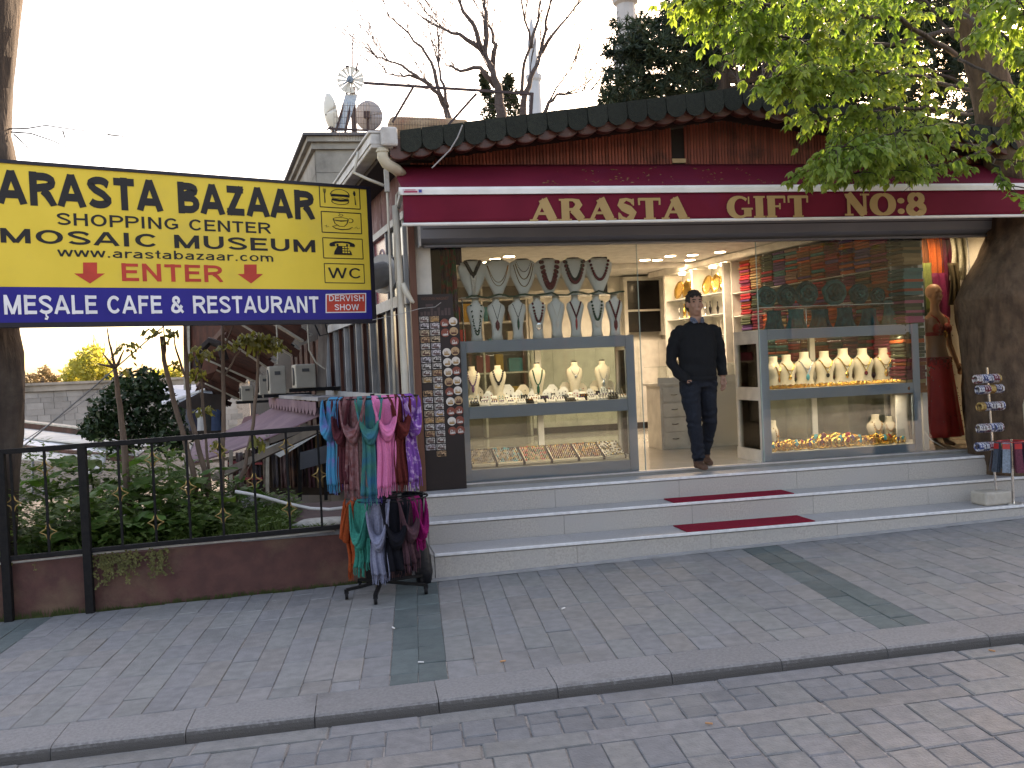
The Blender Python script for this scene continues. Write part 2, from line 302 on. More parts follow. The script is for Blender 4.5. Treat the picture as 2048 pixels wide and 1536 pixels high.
def lay(cells, parent, name, top, h, ch, gap, mats, jit, restname, limit=300):
    """cells: (corners, material index). Nearest visible ones are objects, the rest one joined part"""
    sc = []
    for k, (c4, mi) in enumerate(cells):
        c = sum((V(q) for q in c4), V((0, 0)))/4; x, y, z = px_of((c.x, c.y, gz(c.x, c.y)+top)); vis = z > .5 and -60 < x < 2108 and -40 < y < 1590
        ar = (V(c4[1])-V(c4[0])).length*(V(c4[2])-V(c4[1])).length/(z*z) if z > .5 else 0
        sc.append((-ar if vis else 1, k))
    sc.sort(); pick = set(k for s, k in sc[:limit] if s <= 0); rest = {}
    for k, (c4, mi) in enumerate(cells):
        c = sum((V(q) for q in c4), V((0, 0)))/4
        cc = [V(q)+(c-V(q)).normalized()*gap*.7+V((rnd(-jit, jit), rnd(-jit, jit))) for q in c4]
        mb = stone_mb(cc, top+rnd(-.002, .004), h, ch)
        if k in pick: put(name, mb, mats[mi], parent)
        else: rest.setdefault(mi, MB()).add(mb.v, mb.f, mi)
    for mi, mb in rest.items(): stuff(put(restname, mb, mats, parent))
# --- pavement strips of stone running from the kerb to the shop
W = .168; cells = []
for i in range(-24, 52):
    a0, a1 = i*W, (i+1)*W; b = 0.0; first = True
    while True:
        L = rnd(.27, .5) if not first else rnd(.12, .4); first = False
        q = pv(a0, b+L); lim = -1.085 if q.x > .83 else -.9
        b1 = b+L; end = False
        if q.y > lim-.13: b1 = b+L-(q.y-lim)/KS.y; end = True
        dk = i in (0, 1, 18, 19, -18, -17) and not (i < 0 and b < .6)
        cells.append(([pv(a0, b), pv(a1, b), pv(a1, b1), pv(a0, b1)], 1 if dk else 0)); b = b1
        if end: break
lay(cells, pav, 'paving_stone', 0, .03, .004, .0055, [m_stone, m_dark], .003, 'outer_paving')
# --- kerb
kerb = struct(put('kerb', MB().bb(-16, 24, -3.74, -3.62, -1.4, -1.3), m_mort))
prof = [(0, -.12), (0, .0), (.27, .0), (.295, -.003), (.311, -.012), (.320, -.026), (.324, -.045), (.327, -.12)]
for j in range(-14, 26):
    a0, a1 = -.40+j*.655+.0025, -.40+(j+1)*.655-.0025; jt = rnd(-.004, .004); vs = []
    for a in (a0, a1):
        for d, z in prof:
            q = pv(a, 0)-V((.038, 1))*(d+jt+.006); vs.append((q.x, q.y, gz(q.x, q.y)+z+.001))
    n = len(prof); o = put('kerb_stone', MB().add(vs, [tuple(range(n)), tuple(range(2*n-1, n-1, -1))]+[(i, i+n, (i+1) % n+n, (i+1) % n) for i in range(n)]), m_kerb, kerb)
# --- road: slab course, sett band, slab course, field of setts
cells = []; RB = -.345
def course(b0, b1, lo, hi, mi=0):
    a = -4.0+rnd(0, .3)
    while a < 9:
        L = rnd(lo, hi); cells.append(([pv(a, b1), pv(a+L, b1), pv(a+L, b0), pv(a, b0)], mi)); a += L
course(RB, RB-.15, .42, .85)
a = -4.0
while a < 9:
    if random.random() < .13: L = .23; cells.append(([pv(a, RB-.46), pv(a+L, RB-.46), pv(a+L, RB-.15), pv(a, RB-.15)], 0))
    else:
        L = rnd(.15, .18); s = RB-.15-rnd(.1, .22)
        cells.append(([pv(a, RB-.46), pv(a+L, RB-.46), pv(a+L, s), pv(a, s)], 1)); cells.append(([pv(a, s), pv(a+L, s), pv(a+L, RB-.15), pv(a, RB-.15)], 1))
    a += L
course(RB-.46, RB-.62, .45, .8)
a = -3.6
while a < 8.6:
    L = rnd(.16, .19); b = RB-.62
    while b > -2.6:
        l = rnd(.14, .34); cells.append(([pv(a, b-l), pv(a+L, b-l), pv(a+L, b), pv(a, b)], 2 if random.random() < .1 else 0)); b -= l
    a += L
m_sd = pm('blue_grey_sett', (.16, .165, .17), (.13, .135, .14), 16, .65, bump=.3, bscale=80, vary=.12, c3=(.24, .235, .22), s3=1.4, t3=(.55, .8))
lay(cells, road, 'sett', -.062, .04, .0065, .0065, [m_sett, m_sd, m_sd], .006, 'outer_setts')
# --- litter
butts = [(1127, 1219, 'white', 'on the paving below the lower red doormat'), (842, 1327, 'white', 'on the dark stone strip near the kerb'), (787, 1258, 'white', 'in the joint left of the dark stone strip'), (1006, 1325, 'brown', 'on the paving right of the dark strip'), (1418, 1450, 'brown', 'on the road setts'), (1984, 1304, 'brown', 'on the road by the kerb at far right')]
m_bw = pm('paper_white', (.75, .73, .7), rough=.8); m_bb = pm('filter_tan', (.5, .25, .12), rough=.8)
for x, y, c, wh in butts:
    d = ray(x, y); rd = y > 1400 or x > 1950; off = -.062 if rd else 0
    k = d.z-.018*d.x-.012*d.y; P = CAM+d*((-.61+off+.018*(CAM.x-3)+.012*(CAM.y+1)-CAM.z)/k)
    an = rnd(0, 3); e = V((math.cos(an), math.sin(an), 0))*.018; P.z += .009
    b = put('cigarette_butt', MB().tube([P-e, P, P+e*.6, P+e], [.005, .0052, .005, .0048], 7), m_bw if c == 'white' else m_bb)
    tag(b, '%s cigarette butt %s' % (c, wh), 'litter', 'cigarette butts on the ground')
# ================================================================== STEPS
m_ris = pm('step_granite', (.45, .415, .375), (.34, .315, .285), 70, .5, bump=.05, bscale=120, vary=.04, c3=(.38, .36, .34), s3=2.0, t3=(.4, .7), rvar=.15)
m_trd = pm('tread_granite', (.41, .40, .392), (.33, .32, .315), 80, .42, bump=.05, bscale=120, vary=.04, rvar=.12, c3=(.39, .385, .39), s3=3)
m_nos = pm('nosing_white', (.72, .72, .72), (.6, .6, .6), 20, .45)
XL, XR = .80, 12.0
steps = thing('shop_steps', 'pale speckled granite steps with white nosings below the gift shop', 'steps', (3, -.8, -.65))
nz = [(-.37, -.03), (-.67, -.23), (-1.08, -.43)]
put('core', MB().bb(XL+.02, XR, -.35, -.02, -1.0, -.06).bb(XL+.02, XR, -.65, -.352, -1.0, -.26).bb(XL+.02, XR, -1.06, -.652, -1.0, -.46), m_ris, steps)
for k, (y, z) in enumerate(nz):
    yb = (-.06, -.37, -.67)[k]; zb = (-.23, -.43, None)[k]
    x = XL
    while x < XR:
        L = 1.22; x1 = min(x+L, XR)
        put('tread_slab', MB().bb(x+.0015, x1-.0015, y+.012, yb-.001, z-.029, z), m_trd, steps)
        if zb is not None: put('riser_slab', MB().bb(x+.0015, x1-.0015, y+.0, y+.0195, zb+.001, z-.03), m_ris, steps)
        else:
            vs = [(x+.0015, y, gz(x, y)-.03), (x1-.0015, y, gz(x1, y)-.03), (x1-.0015, y, z-.03), (x+.0015, y, z-.03)]; vs += [(a_, b_+.0195, c_) for a_, b_, c_ in vs]
            put('riser_slab', MB().add(vs, [(0, 1, 2, 3), (7, 6, 5, 4), (0, 4, 5, 1), (1, 5, 6, 2), (2, 6, 7, 3), (3, 7, 4, 0)]), m_ris, steps)
        x = x1
    put('nosing', MB().bb(XL-.002, XR, y-.012, y+.0105, z-.022, z+.003), m_nos, steps, bevel=.004)
put('end_wall', MB().bb(XL-.03, XL-.003, -1.075, -.0, -1.0, -.435).bb(XL-.03, XL-.003, -.668, 0, -.434, -.235).bb(XL-.03, XL-.003, -.369, 0, -.234, -.034), m_ris, steps)
# skirting strip where the steps meet the pavement
put('base_strip', MB().grid(lambda s, t: (lerp(.7, 12, s), lerp(-1.14, -1.082, t), gz(lerp(.7, 12, s), -1.1)+.012), 6, 1), pm('mortar_strip', (.33, .33, .33), rough=.8), steps, solid=.016)
m_mat = pm('red_pile', (.40, .022, .05), (.27, .015, .034), 160, .95, bump=.9, bscale=260, spec=.1)
for (q, z, lb) in (([(1310, 992), (1345, 972 + 15), (1591, 972), (1560, 985)], -.23, 'dark red doormat on the upper step below the shop entrance'), ([(1327, 1045), (1350, 1035), (1620, 1030), (1590, 1022)], -.43, 'dark red doormat on the lowest step below the shop entrance')):
    zz = z+.012
    y0 = (-.655, -1.055)[z < -.3]; y1 = (-.39, -.72)[z < -.3]
    xa = AZ(1310 if z > -.3 else 1327, 992 if z > -.3 else 1044, zz).x+.02; xb = AZ(1592 if z > -.3 else 1620, 985 if z > -.3 else 1036, zz).x-.02
    d = tag(put('doormat', MB().bb(xa, xb, y0, y1, z+.001, z+.010), m_mat, bevel=.003), lb, 'doormat', 'red doormats on the steps')
# ================================================================== LEFT: retaining wall, railing, bed
def wz(X): return .021*X
m_maroon = pm('maroon_render', (.115, .05, .042), (.085, .038, .033), 9, .85, bump=.3, bscale=40, c3=(.16, .10, .065), s3=1.8, t3=(.5, .72))
m_blk = pm('black_iron', (.008, .008, .009), (.013, .012, .012), 20, .6, spec=.15, bump=.15, bscale=60, vary=.15)
m_gold = pm('gold_iron', (.42, .28, .10), (.25, .16, .06), 40, .45, metal=.6)
rw = thing('retaining_wall', 'low maroon rendered garden wall under the black railing', 'wall', (-2, -.8, -.7))
mb = MB(); x0, x1 = -12, .62
def wall_sec(x0, x1, y0, y1, zt0, zt1, zb):
    vs = [(x0, y0, zb), (x1, y0, zb), (x1, y1, zb), (x0, y1, zb), (x0, y0, zt0), (x1, y0, zt1), (x1, y1, zt1), (x0, y1, zt0)]
    return vs, [(3, 2, 1, 0), (4, 5, 6, 7), (0, 1, 5, 4), (1, 2, 6, 5), (2, 3, 7, 6), (3, 0, 4, 7)]
mb.add(*wall_sec(x0, x1, -.885, -.67, -.22+wz(x0), -.22+wz(x1), -1.6)); put('wall_face', mb, m_maroon, rw)
mb = MB(); mb.add(*wall_sec(-.75, x1-.002, -.90, -.655, -.188+wz(-.75), -.188+wz(x1), -.235)); put('coping', mb, pm('grey_coping', (.16, .16, .165), rough=.7, c3=(.08, .08, .08), s3=6), rw)
# mossy band along the foot: small clumps growing from the joint
MOSS = MB()
for _ in range(500):
    X = -6+6.3*random.random()**.8; h = rnd(.015, .05)*(1.6 if X < -2 else 1); Y = -.893-rnd(0, .015); z = gz(X, Y)
    for k in range(3):
        dx = rnd(-.02, .02); MOSS.add([(X+dx-.006, Y, z-.01), (X+dx+.006, Y, z-.01), (X+dx*2, Y-rnd(0, .02), z+h)], [(0, 1, 2)])
stuff(tag(put('moss', MOSS, pm('moss_green', (.06, .075, .02), (.04, .05, .015), 30, .9)), 'thin moss and grass tufts along the foot of the maroon wall', 'moss'))
rail = thing('railing', 'black iron railing with gold diamond ornaments on the maroon wall', 'railing', (-1.5, -.91, -.2))
YR = -.925
def bar(a, b, wd, nm='rail'): return put(nm, MB().beam(a, b, wd, wd, (0, 1, 0)), m_blk, rail, bevel=.003)
put('rail', MB().beam((-9, YR, .665+wz(-9)), (.28, YR, .665+wz(.28)), .045, .04), m_blk, rail, bevel=.004)
put('rail', MB().beam((-9, YR, -.165+wz(-9)), (.28, YR, -.165+wz(.28)), .035, .035), m_blk, rail, bevel=.003)
def post_at(px, py, w_, down=True):
    X = AY(px, py, YR).x; return bar((X, YR, gz(X, YR)-.02 if down else -.16+wz(X)), (X, YR, .66+wz(X)), w_, 'post')
post_at(172, 1050, .062); post_at(8, 1040, .062); bar((.26, YR, gz(.26, YR)-.02), (.26, YR, .66), .05, 'post')
def diamond(X, z, h=.085, w_=.062):
    pts = []
    for (ax, az), (bx, bz) in (((0, h), (w_, 0)), ((w_, 0), (0, -h)), ((0, -h), (-w_, 0)), ((-w_, 0), (0, h))):
        for t in (0, .25, .5, .75):
            k = 1-.42*math.sin(math.pi*t); pts.append((X+lerp(ax, bx, t)*k, YR-.002, z+lerp(az, bz, t)*k))
    put('diamond_ornament', MB().tube(pts, .0055, 5, closed=True), m_gold, rail)
for tx, bx, ds in ((20, 30, [1007]), (84, 101, [936, 1064]), (232, 248, [987]), (301, 316, [919, 1045]), (371, 383, [975]), (437, 451, [901, 1031]), (502, 518, [961]), (571, 583, [893, 1018]), (634, 648, [950])):
    X = AY((tx+bx)/2, 985, YR).x; put('baluster', MB().beam((X, YR, -.16+wz(X)), (X, YR, .66+wz(X)), .018, .018, (0, 1, 0)), m_blk, rail)
    for y in ds: diamond(X, AY((tx+bx)/2, y, YR).z)
for k in range(1, 14): X = AY(20, 985, YR).x-.29*k; put('baluster', MB().beam((X, YR, -.16+wz(X)), (X, YR, .66+wz(X)), .018, .018, (0, 1, 0)), m_blk, rail)
m_pvc = pm('grey_pvc', (.5, .49, .46), (.4, .39, .36), 15, .5)
tag(put('conduit', MB().tube([(x, -.9, -.2+wz(x)+.004*math.sin(x*3)) for x in [-6+.25*i for i in range(25)]], .009, 6), m_pvc, smooth=True), 'thin pale conduit running along the foot of the black railing', 'pipe')
# planting bed and ledge
bed = struct(put('planting_bed', MB().grid(lambda s, t: (lerp(-9, -.42, s), lerp(-.68, 1.3, t), -.36+wz(lerp(-9, -.42, s))+.05*math.sin(s*37)*math.sin(t*9)), 40, 8), m_soil))
led = tag(put('ledge_wall', MB().bb(-.42, .62, -.66, 1.25, -1.6, -.24).bb(-9, .62, 1.25, 1.42, -3.4, -.30), pm('maroon_ledge', (.10, .055, .048), (.07, .04, .036), 7, .85, bump=.3, bscale=30, c3=(.25, .23, .2), s3=2.4, t3=(.62, .7))), 'dark maroon ledge behind the railing beside the scarf stand', 'ledge')
cb = tag(put('sand_bag', MB().loft([((-.12, -.42, -.238), .22, .1), ((-.12, -.42, -.2), .25, .12), ((-.1, -.42, -.165), .18, .08)], 14, pw=2.6), pm('pale_rubble', (.45, .42, .37), (.3, .28, .25), 20, .9, bump=.5), smooth=True), 'pale rubble heap on the ledge behind the railing', 'rubble')
hp = [AY(x, y, .1) for x, y in ((470, 983), (520, 992), (570, 1006), (620, 1017), (660, 1019), (700, 1014))]
tag(put('hose_pipe', MB().tube([hp[0].lerp(hp[1], t) for t in (0, .5)]+hp[1:], .016, 8), pm('white_hose', (.62, .6, .57), rough=.4), smooth=True), 'white plastic hose hanging behind the railing near the scarf stand', 'pipe')
# ------------------------------------------------------------------ plants
m_l1 = pm('weed_leaf', (.075, .155, .034), (.05, .115, .024), 9, .6, vary=.25, trans=.3, bump=.2, bscale=40, spec=.2)
m_l2 = pm('weed_leaf_light', (.095, .15, .034), (.06, .11, .024), 9, .65, vary=.25, trans=.35, spec=.2)
m_gr = pm('grass_blade', (.075, .11, .025), (.05, .085, .018), 5, .6, trans=.3)
m_dry = pm('dry_vine', (.16, .15, .055), (.10, .10, .035), 8, .8, trans=.2)
m_stem = pm('green_stem', (.10, .14, .04), rough=.6)
def leaf_me(name, L, wd, mat, droop=.3, lob=0, n=6):
    vs, fs = [], []
    for i in range(n+1):
        t = i/n; w_ = wd*math.sin(math.pi*min(1, t*.93+.05))**.75*(1-.25*t)
        if lob: w_ *= 1+lob*math.sin(t*21)
        y = L*t; z = -droop*L*t*t; vs += [(-w_, y, z-.18*w_+.02*math.sin(7*t)), (0, y, z+.1*w_), (w_, y, z-.18*w_-.02*math.sin(9*t))]
        if i: k = 3*i; fs += [(k-3, k-2, k+1, k), (k-2, k-1, k+2, k+1)]
    me = MB().add(vs, fs).mesh(name); me.materials.append(mat); me.shade_smooth(); return me
BL = [leaf_me('broad_leaf', .24, .075, m_l1, .35), leaf_me('broad_leaf', .2, .07, m_l1, .6, .1), leaf_me('broad_leaf', .16, .06, m_l2, .25), leaf_me('broad_leaf', .28, .07, m_l1, .5, .08)]
def weed(px, py, Y, h, n, label, sc=1.0):
    P = AY(px, py, Y); zb = -.36+wz(P.x); P.z = zb
    t = thing('broadleaf_plant', label, 'plant', P, 'broad-leaved weeds behind the railing')
    put('stem', MB().tube([(0, 0, -.02), (.02*sc, 0, h*.5), (-.01, .02, h)], [.014, .011, .006], 6), m_stem, t, local=True)
    for k in range(n):
        f = (k+.6)/n; az = k*2.4+rnd(-.4, .4)
        inst('leaf', random.choice(BL), t, (0, 0, h*f), (rnd(-.1, .8)*(1-f*.3)+.15, rnd(-.4, .4), az), (sc*rnd(.8, 1.25),)*3)
    return t
for a in ((205, 1000, .0, .62, 11, 'tall dock plant left of the thick railing post', 1.35), (120, 1010, -.2, .42, 9, 'broad-leaved weed in front of the timber pole', 1.2), (150, 1040, -.45, .3, 8, 'low leafy weed at the left railing post foot', 1.0),
          (300, 960, .5, .75, 12, 'tall broad-leaved weed in the middle of the railing', 1.3), (345, 1000, .1, .55, 11, 'leafy dock plant between the saplings and the railing', 1.25), (400, 960, .4, .62, 11, 'large-leaved weed around the slanting saplings', 1.3),
          (270, 1030, -.3, .4, 9, 'low dock plant behind the second railing baluster', 1.1), (440, 1010, .0, .42, 9, 'weed with bluish leaves near the right end of the bed', 1.1), (385, 1040, -.4, .3, 8, 'short weed against the railing in the bed centre', .95), (330, 870, .9, .95, 13, 'tallest weed with pale flower stalk before the dark shrub', 1.25), (60, 1050, -.3, .34, 8, 'leafy weed at the far left behind the railing', 1.0), (475, 960, .6, .5, 9, 'upright weed below the stair beam', 1.0), (230, 960, .7, .6, 10, 'weed clump rising behind the tall dock plant', 1.2), (180, 940, 1.0, .8, 13, 'tall leafy weed right behind the thick railing post', 1.5), (95, 960, .8, .75, 12, 'tall leafy weed right of the tree trunk', 1.5), (270, 920, 1.1, .85, 12, 'big dock plant below the pollarded sapling', 1.5), (370, 930, 1.0, .75, 12, 'big dock plant at the foot of the slanting sapling', 1.4), (320, 1030, -.25, .45, 10, 'bushy weed behind the third railing baluster', 1.2), (215, 1040, -.35, .42, 10, 'bushy weed right of the thick railing post', 1.15)):
    weed(*a)
G = MB()   # nettles, cleavers and grass between the weeds
for _ in range(26000):
    X = rnd(-4.2, -.35); Y = rnd(-.68, 1.25); 
    if X > -.9 and random.random() < .35: continue
    zb = -.36+wz(X); nzv = math.sin(X*3.1)*math.sin(Y*4+1)+math.sin(X*7.7+Y*5)*.5
    hm_ = min(1, max(.12, (-.55-X)/.8)); top = zb+.10+(.55+.32*nzv)*hm_*(.55+.5*(Y+.68)/1.9)+rnd(0, .12)
    z = rnd(zb, top); L = rnd(.035, .10); az = rnd(0, 6.28); c, s_ = math.cos(az), math.sin(az); wd = L*rnd(.16, .34); tl = rnd(-.5, .7)
    G.add([(X, Y, z), (X+c*L*.5-s_*wd, Y+s_*L*.5+c*wd, z+tl*L*.5), (X+c*L, Y+s_*L, z+tl*L*.8), (X+c*L*.5+s_*wd, Y+s_*L*.5-c*wd, z+tl*L*.5)], [(0, 1, 2, 3)])
stuff(tag(put('ground_cover', G, m_l2), 'tangled small-leaved weeds filling the bed behind the railing', 'ground cover'))
G = MB()
for _ in range(9000):
    X = rnd(-4.0, -.05) if random.random() < .6 else rnd(-.95, -.4); Y = rnd(-.72, .9) if X < -.42 else rnd(-.7, -.5); zb = (-.36 if X < -.42 else -.24)+wz(X)-.01
    h = rnd(.08, .26)*(1 if X > -1.2 else 1.0); az = rnd(0, 6.28); b = rnd(.02, .12); c, s_ = math.cos(az), math.sin(az)
    if X > -.42: h *= .3
    G.add([(X-.003, Y, zb), (X+.003, Y, zb), (X+c*b*.4+.002, Y+s_*b*.4, zb+h*.65), (X+c*b, Y+s_*b, zb+h)], [(0, 1, 2), (0, 2, 3)])
stuff(tag(put('grass', G, m_gr), 'long grass along the railing and on the bed edge', 'grass'))
G = MB()   # vine hanging over the wall by the post
for k in range(46):
    X = AY(rnd(190, 330), 1100, -.9).x+rnd(-.05, .05) if k < 34 else rnd(-3.2, -.9); p = V((X, -.88, -.2+wz(X))); pts = [p.copy()]; ln = random.randint(3, 9) if k < 34 else random.randint(2, 3)
    for j in range(ln): p = p+V((rnd(-.025, .025), rnd(-.012, .004) if j else -.03, -rnd(.015, .04))); p.y = min(p.y, -.892); pts.append(p.copy())
    G.tube(pts, .0016, 3)
    for q in pts[1:]:
        for _ in range(3):
            az = rnd(0, 6.28); L = rnd(.012, .03); G.add([q, q+V((L*math.cos(az), -rnd(.002, .012), L*math.sin(az))), q+V((L*math.cos(az+.7), -rnd(.002, .015), L*math.sin(az+.7)))], [(0, 1, 2)])
stuff(tag(put('trailing_vine', G, m_dry), 'yellowing vine trailing down the maroon wall beside the post', 'vine'))
# ------------------------------------------------------------------ saplings
m_bark = pm('sapling_bark', (.20, .135, .10), (.13, .09, .07), 14, .85, bump=.5, bscale=60, stretch=(1, 1, .25))
m_lo = pm('spring_leaf', (.20, .17, .045), (.13, .17, .04), 4, .5, trans=.4, vary=.2)
SL = [leaf_me('spring_leaf', .085, .018, m_lo, .5), leaf_me('spring_leaf', .07, .02, m_lo, .8)]
def sapling(name_lbl, paths, tufts, Y, cat='sapling', r0=.03):
    base = AY(*paths[0][0][:2], Y); base.z = -.40+wz(base.x) if Y < 1.25 else base.z
    t = thing('sapling', name_lbl, cat, base, 'thin saplings behind the railing')
    for k, (pts) in enumerate(paths):
        P = [AY(x, y, Y+(dy if len(q) > 2 else 0)) for q in pts for x, y, dy in [(q[0], q[1], q[2] if len(q) > 2 else 0)]]
        if k == 0: P = [base]+P[1:] if P[0].z < base.z+.05 else [base]+P
        Q = []
        for i in range(len(P)-1):
            for j in range(3): Q.append(P[i].lerp(P[i+1], j/3)+V((rnd(-.006, .006), rnd(-.006, .006), 0)))
        Q.append(P[-1]); rr = r0 if k == 0 else r0*.45; re = rr*(.6 if k == 0 else .35)
        put('trunk' if k == 0 else 'branch', MB().tube(Q, [lerp(rr, re, i/(len(Q)-1)) for i in range(len(Q))], 8), m_bark, t, smooth=True)
    for x, y, n, sp in tufts:
        c = AY(x, y, Y)-base
        for _ in range(n):
            o = c+V((rnd(-sp, sp), rnd(-sp, sp), rnd(-sp*.5, sp*.6))); inst('leaf', random.choice(SL), t, o, (rnd(-.5, .4), rnd(-.4, .4), rnd(0, 6.28)), (rnd(.8, 1.5),)*3)
sapling('pollarded sapling forked at the top in front of the dark shrub', [[(250, 900), (243, 855), (237, 790), (230, 738)], [(232, 745), (222, 700), (214, 655)], [(230, 738), (205, 706)], [(228, 735), (195, 727)], [(231, 735), (248, 700)]], [(253, 692, 9, .06), (244, 740, 3, .03)], .45, r0=.034)
sapling('slanting bare sapling left of the timber eave', [[(388, 950), (372, 890), (348, 800), (328, 720), (323, 672)], [(328, 720), (331, 690), (327, 650)]], [(315, 668, 5, .07), (345, 665, 5, .07)], .5, r0=.03)
sapling('sapling standing before the left edge of the timber eave', [[(415, 960), (398, 900), (380, 830), (374, 770), (370, 648)], [(373, 760), (352, 700), (346, 668)]], [(350, 730, 5, .06), (347, 664, 5, .06)], .55, r0=.03)
sapling('thin sapling with reddish leaf tufts before the eave brackets', [[(420, 960), (412, 880), (405, 800), (398, 720)], [(412, 860), (402, 800), (397, 770)]], [(399, 705, 20, .09), (396, 748, 12, .08), (410, 820, 9, .06)], .62, r0=.016)
sapling('sapling between the leaf tufts in front of the air conditioners', [[(443, 960), (447, 860), (447, 742), (445, 648)], [(449, 752), (470, 715), (482, 700)], [(448, 700), (462, 660), (468, 640)]], [(463, 690, 10, .08), (437, 890, 10, .06)], .6, r0=.026)
sapling('rightmost sapling with a crown of spring leaves', [[(470, 985), (490, 930), (506, 846), (516, 742), (517, 700)], [(470, 975), (495, 940), (506, 918)]], [(520, 682, 42, .13), (500, 676, 16, .1), (545, 686, 16, .1), (514, 880, 12, .07)], .65, r0=.022)
# ================================================================== SIGN
SA, SB = V((-2.41, -.9, 0)), V((.44, .25, 0)); SU = (SB-SA).normalized(); SN = V((SU.y, -SU.x, 0)); SV = V((0, 0, 1))
def su(x, y):
    P = AL(x, y, SA.x, SA.y, SU.x, SU.y); return (P-SA).dot(SU), P.z
sign = thing('bazaar_sign', 'large yellow and blue sign reading ARASTA BAZAAR with black frame', 'sign', SA+V((1.5, .6, 1.6)))
s0, s1 = -.28, su(738, 500)[0]; zb, zt = (su(20, 652)[1]+su(740, 638)[1])/2, (su(20, 333)[1]+su(730, 374)[1])/2; zm = (su(20, 577)[1]+su(700, 577)[1])/2
m_yel = pm('sign_yellow', (.76, .55, .07), (.71, .51, .06), 2.5, .45, bump=.03, bscale=30, spec=.2, c3=(.62, .45, .08), s3=1.4, t3=(.5, .8)); m_blu = pm('sign_blue', (.022, .02, .22), (.018, .017, .19), 2.5, .45, spec=.2)
m_ink = pm('sign_ink', (.012, .011, .013), rough=.5); m_red = pm('sign_red', (.55, .05, .03), rough=.5); m_wht = pm('sign_white', (.78, .78, .80), rough=.5)
m_frm = pm('sign_frame', (.012, .011, .02), rough=.45)
def sbox(x0, x1, y0, y1, d0, d1):
    return MB().prism([(x0, y0), (x1, y0), (x1, y1), (x0, y1)], SA+SN*d0, SU, SV, SN*(d1-d0))
put('cabinet', sbox(s0-.03, s1+.035, zb-.02, zt+.02, -.16, -.004), m_frm, sign)
put('yellow_panel', sbox(s0, s1, zm+.001, zt, -.003, .002), m_yel, sign); put('blue_panel', sbox(s0, s1, zb+.012, zm-.001, -.003, .002), m_blu, sign)
for a in ((s0-.035, s1+.04, zt, zt+.028), (s0-.035, s1+.04, zb-.025, zb+.012), (s1, s1+.04, zb+.0125, zt-.0005)): put('frame', sbox(*a, -.1, .012), m_frm, sign)
def stext(s, bx, mat, bold=.0, pad=0):
    """bx = photo corners xl, yt_l, yb_l, xr, yt_r, yb_r"""
    xl, tl, bl, xr, tr, br = bx; a, b = su(xl, (tl+bl)/2)[0], su(xr, (tr+br)/2)[0]
    y1 = (su(xl, tl)[1]+su(xr, tr)[1])/2; y0 = (su(xl, bl)[1]+su(xr, br)[1])/2
    sans_letters(s, SA, SU, SV, SN, a, b, y0, y1, bold, .004 if mat != m_wht else .0075, mat, sign)
stext('ARASTA BAZAAR', (-6, 345, 413, 627, 376, 436), m_ink, .27)
stext('SHOPPING CENTER', (112, 428, 453, 541, 443, 465), m_ink, .185)
stext('MOSAIC MUSEUM', (-2, 461, 490, 632, 476, 501), m_ink, .2)
stext('www.arastabazaar.com', (115, 498, 516, 547, 504, 521), m_ink, .165)
stext('ENTER', (241, 528, 564, 445, 529, 563), m_red, .2)
stext('ME\u015eALE CAFE & RESTAURANT', (6, 593, 631, 637, 590, 624), m_wht, .205)
def sq(x, y): a, b = su(x, y); return (a, b)
for pts in ([(166, 525), (194, 525), (194, 547), (210, 547), (180, 567), (148, 547), (166, 547)], [(488, 529), (513, 529), (513, 548), (526, 548), (502, 567), (475, 548), (488, 548)]):
    put('arrow', MB().prism([sq(*p) for p in pts], SA+SN*.0025, SU, SV, SN*.002), m_red, sign)
def stroke(mb, pts, w, o, u, v, n, d=.004, m=0):
    """flat ribbon of width w (number or list) along 2-D points"""
    k = len(pts); P = [V((p[0], p[1])) for p in pts]; vs = []
    for i in range(k):
        t = (P[min(i+1, k-1)]-P[max(i-1, 0)]); t.normalize(); q = V((-t.y, t.x)); ww = (w[i] if isinstance(w, (list, tuple)) else w)/2
        for s in (1, -1): e = P[i]+q*ww*s; vs.append(V(o)+V(u)*e.x+V(v)*e.y+V(n)*d)
    return mb.add(vs, [(2*i, 2*i+1, 2*i+3, 2*i+2) for i in range(k-1)], m)
def arc(cx, cy, rx, ry, a0, a1, n=14): return [(cx+rx*math.cos(R(lerp(a0, a1, i/n))), cy+ry*math.sin(R(lerp(a0, a1, i/n)))) for i in range(n+1)]
def picto(box, name, draw, mat=m_ink):
    (xa, ya), (xb, yb) = box; a0, _ = su(xa, (ya+yb)/2); a1, _ = su(xb, (ya+yb)/2); z1 = su((xa+xb)/2, ya)[1]; z0 = su((xa+xb)/2, yb)[1]
    o = SA+SU*a0+SV*z0; u, v = SU*(a1-a0), SV*(z1-z0); mb = MB(); ar = (a1-a0)/(z1-z0)
    for q in ([(0, 0), (1, 0)], [(1, 0), (1, 1)], [(1, 1), (0, 1)], [(0, 1), (0, 0)]):
        w_ = .045 if q[0][1] == q[1][1] else .045/ar
        stroke(mb, q, w_, o, u, v, SN, .0035+.0004*len(mb.f))
    draw(mb, o, u, v); put(name, mb, mat, sign)
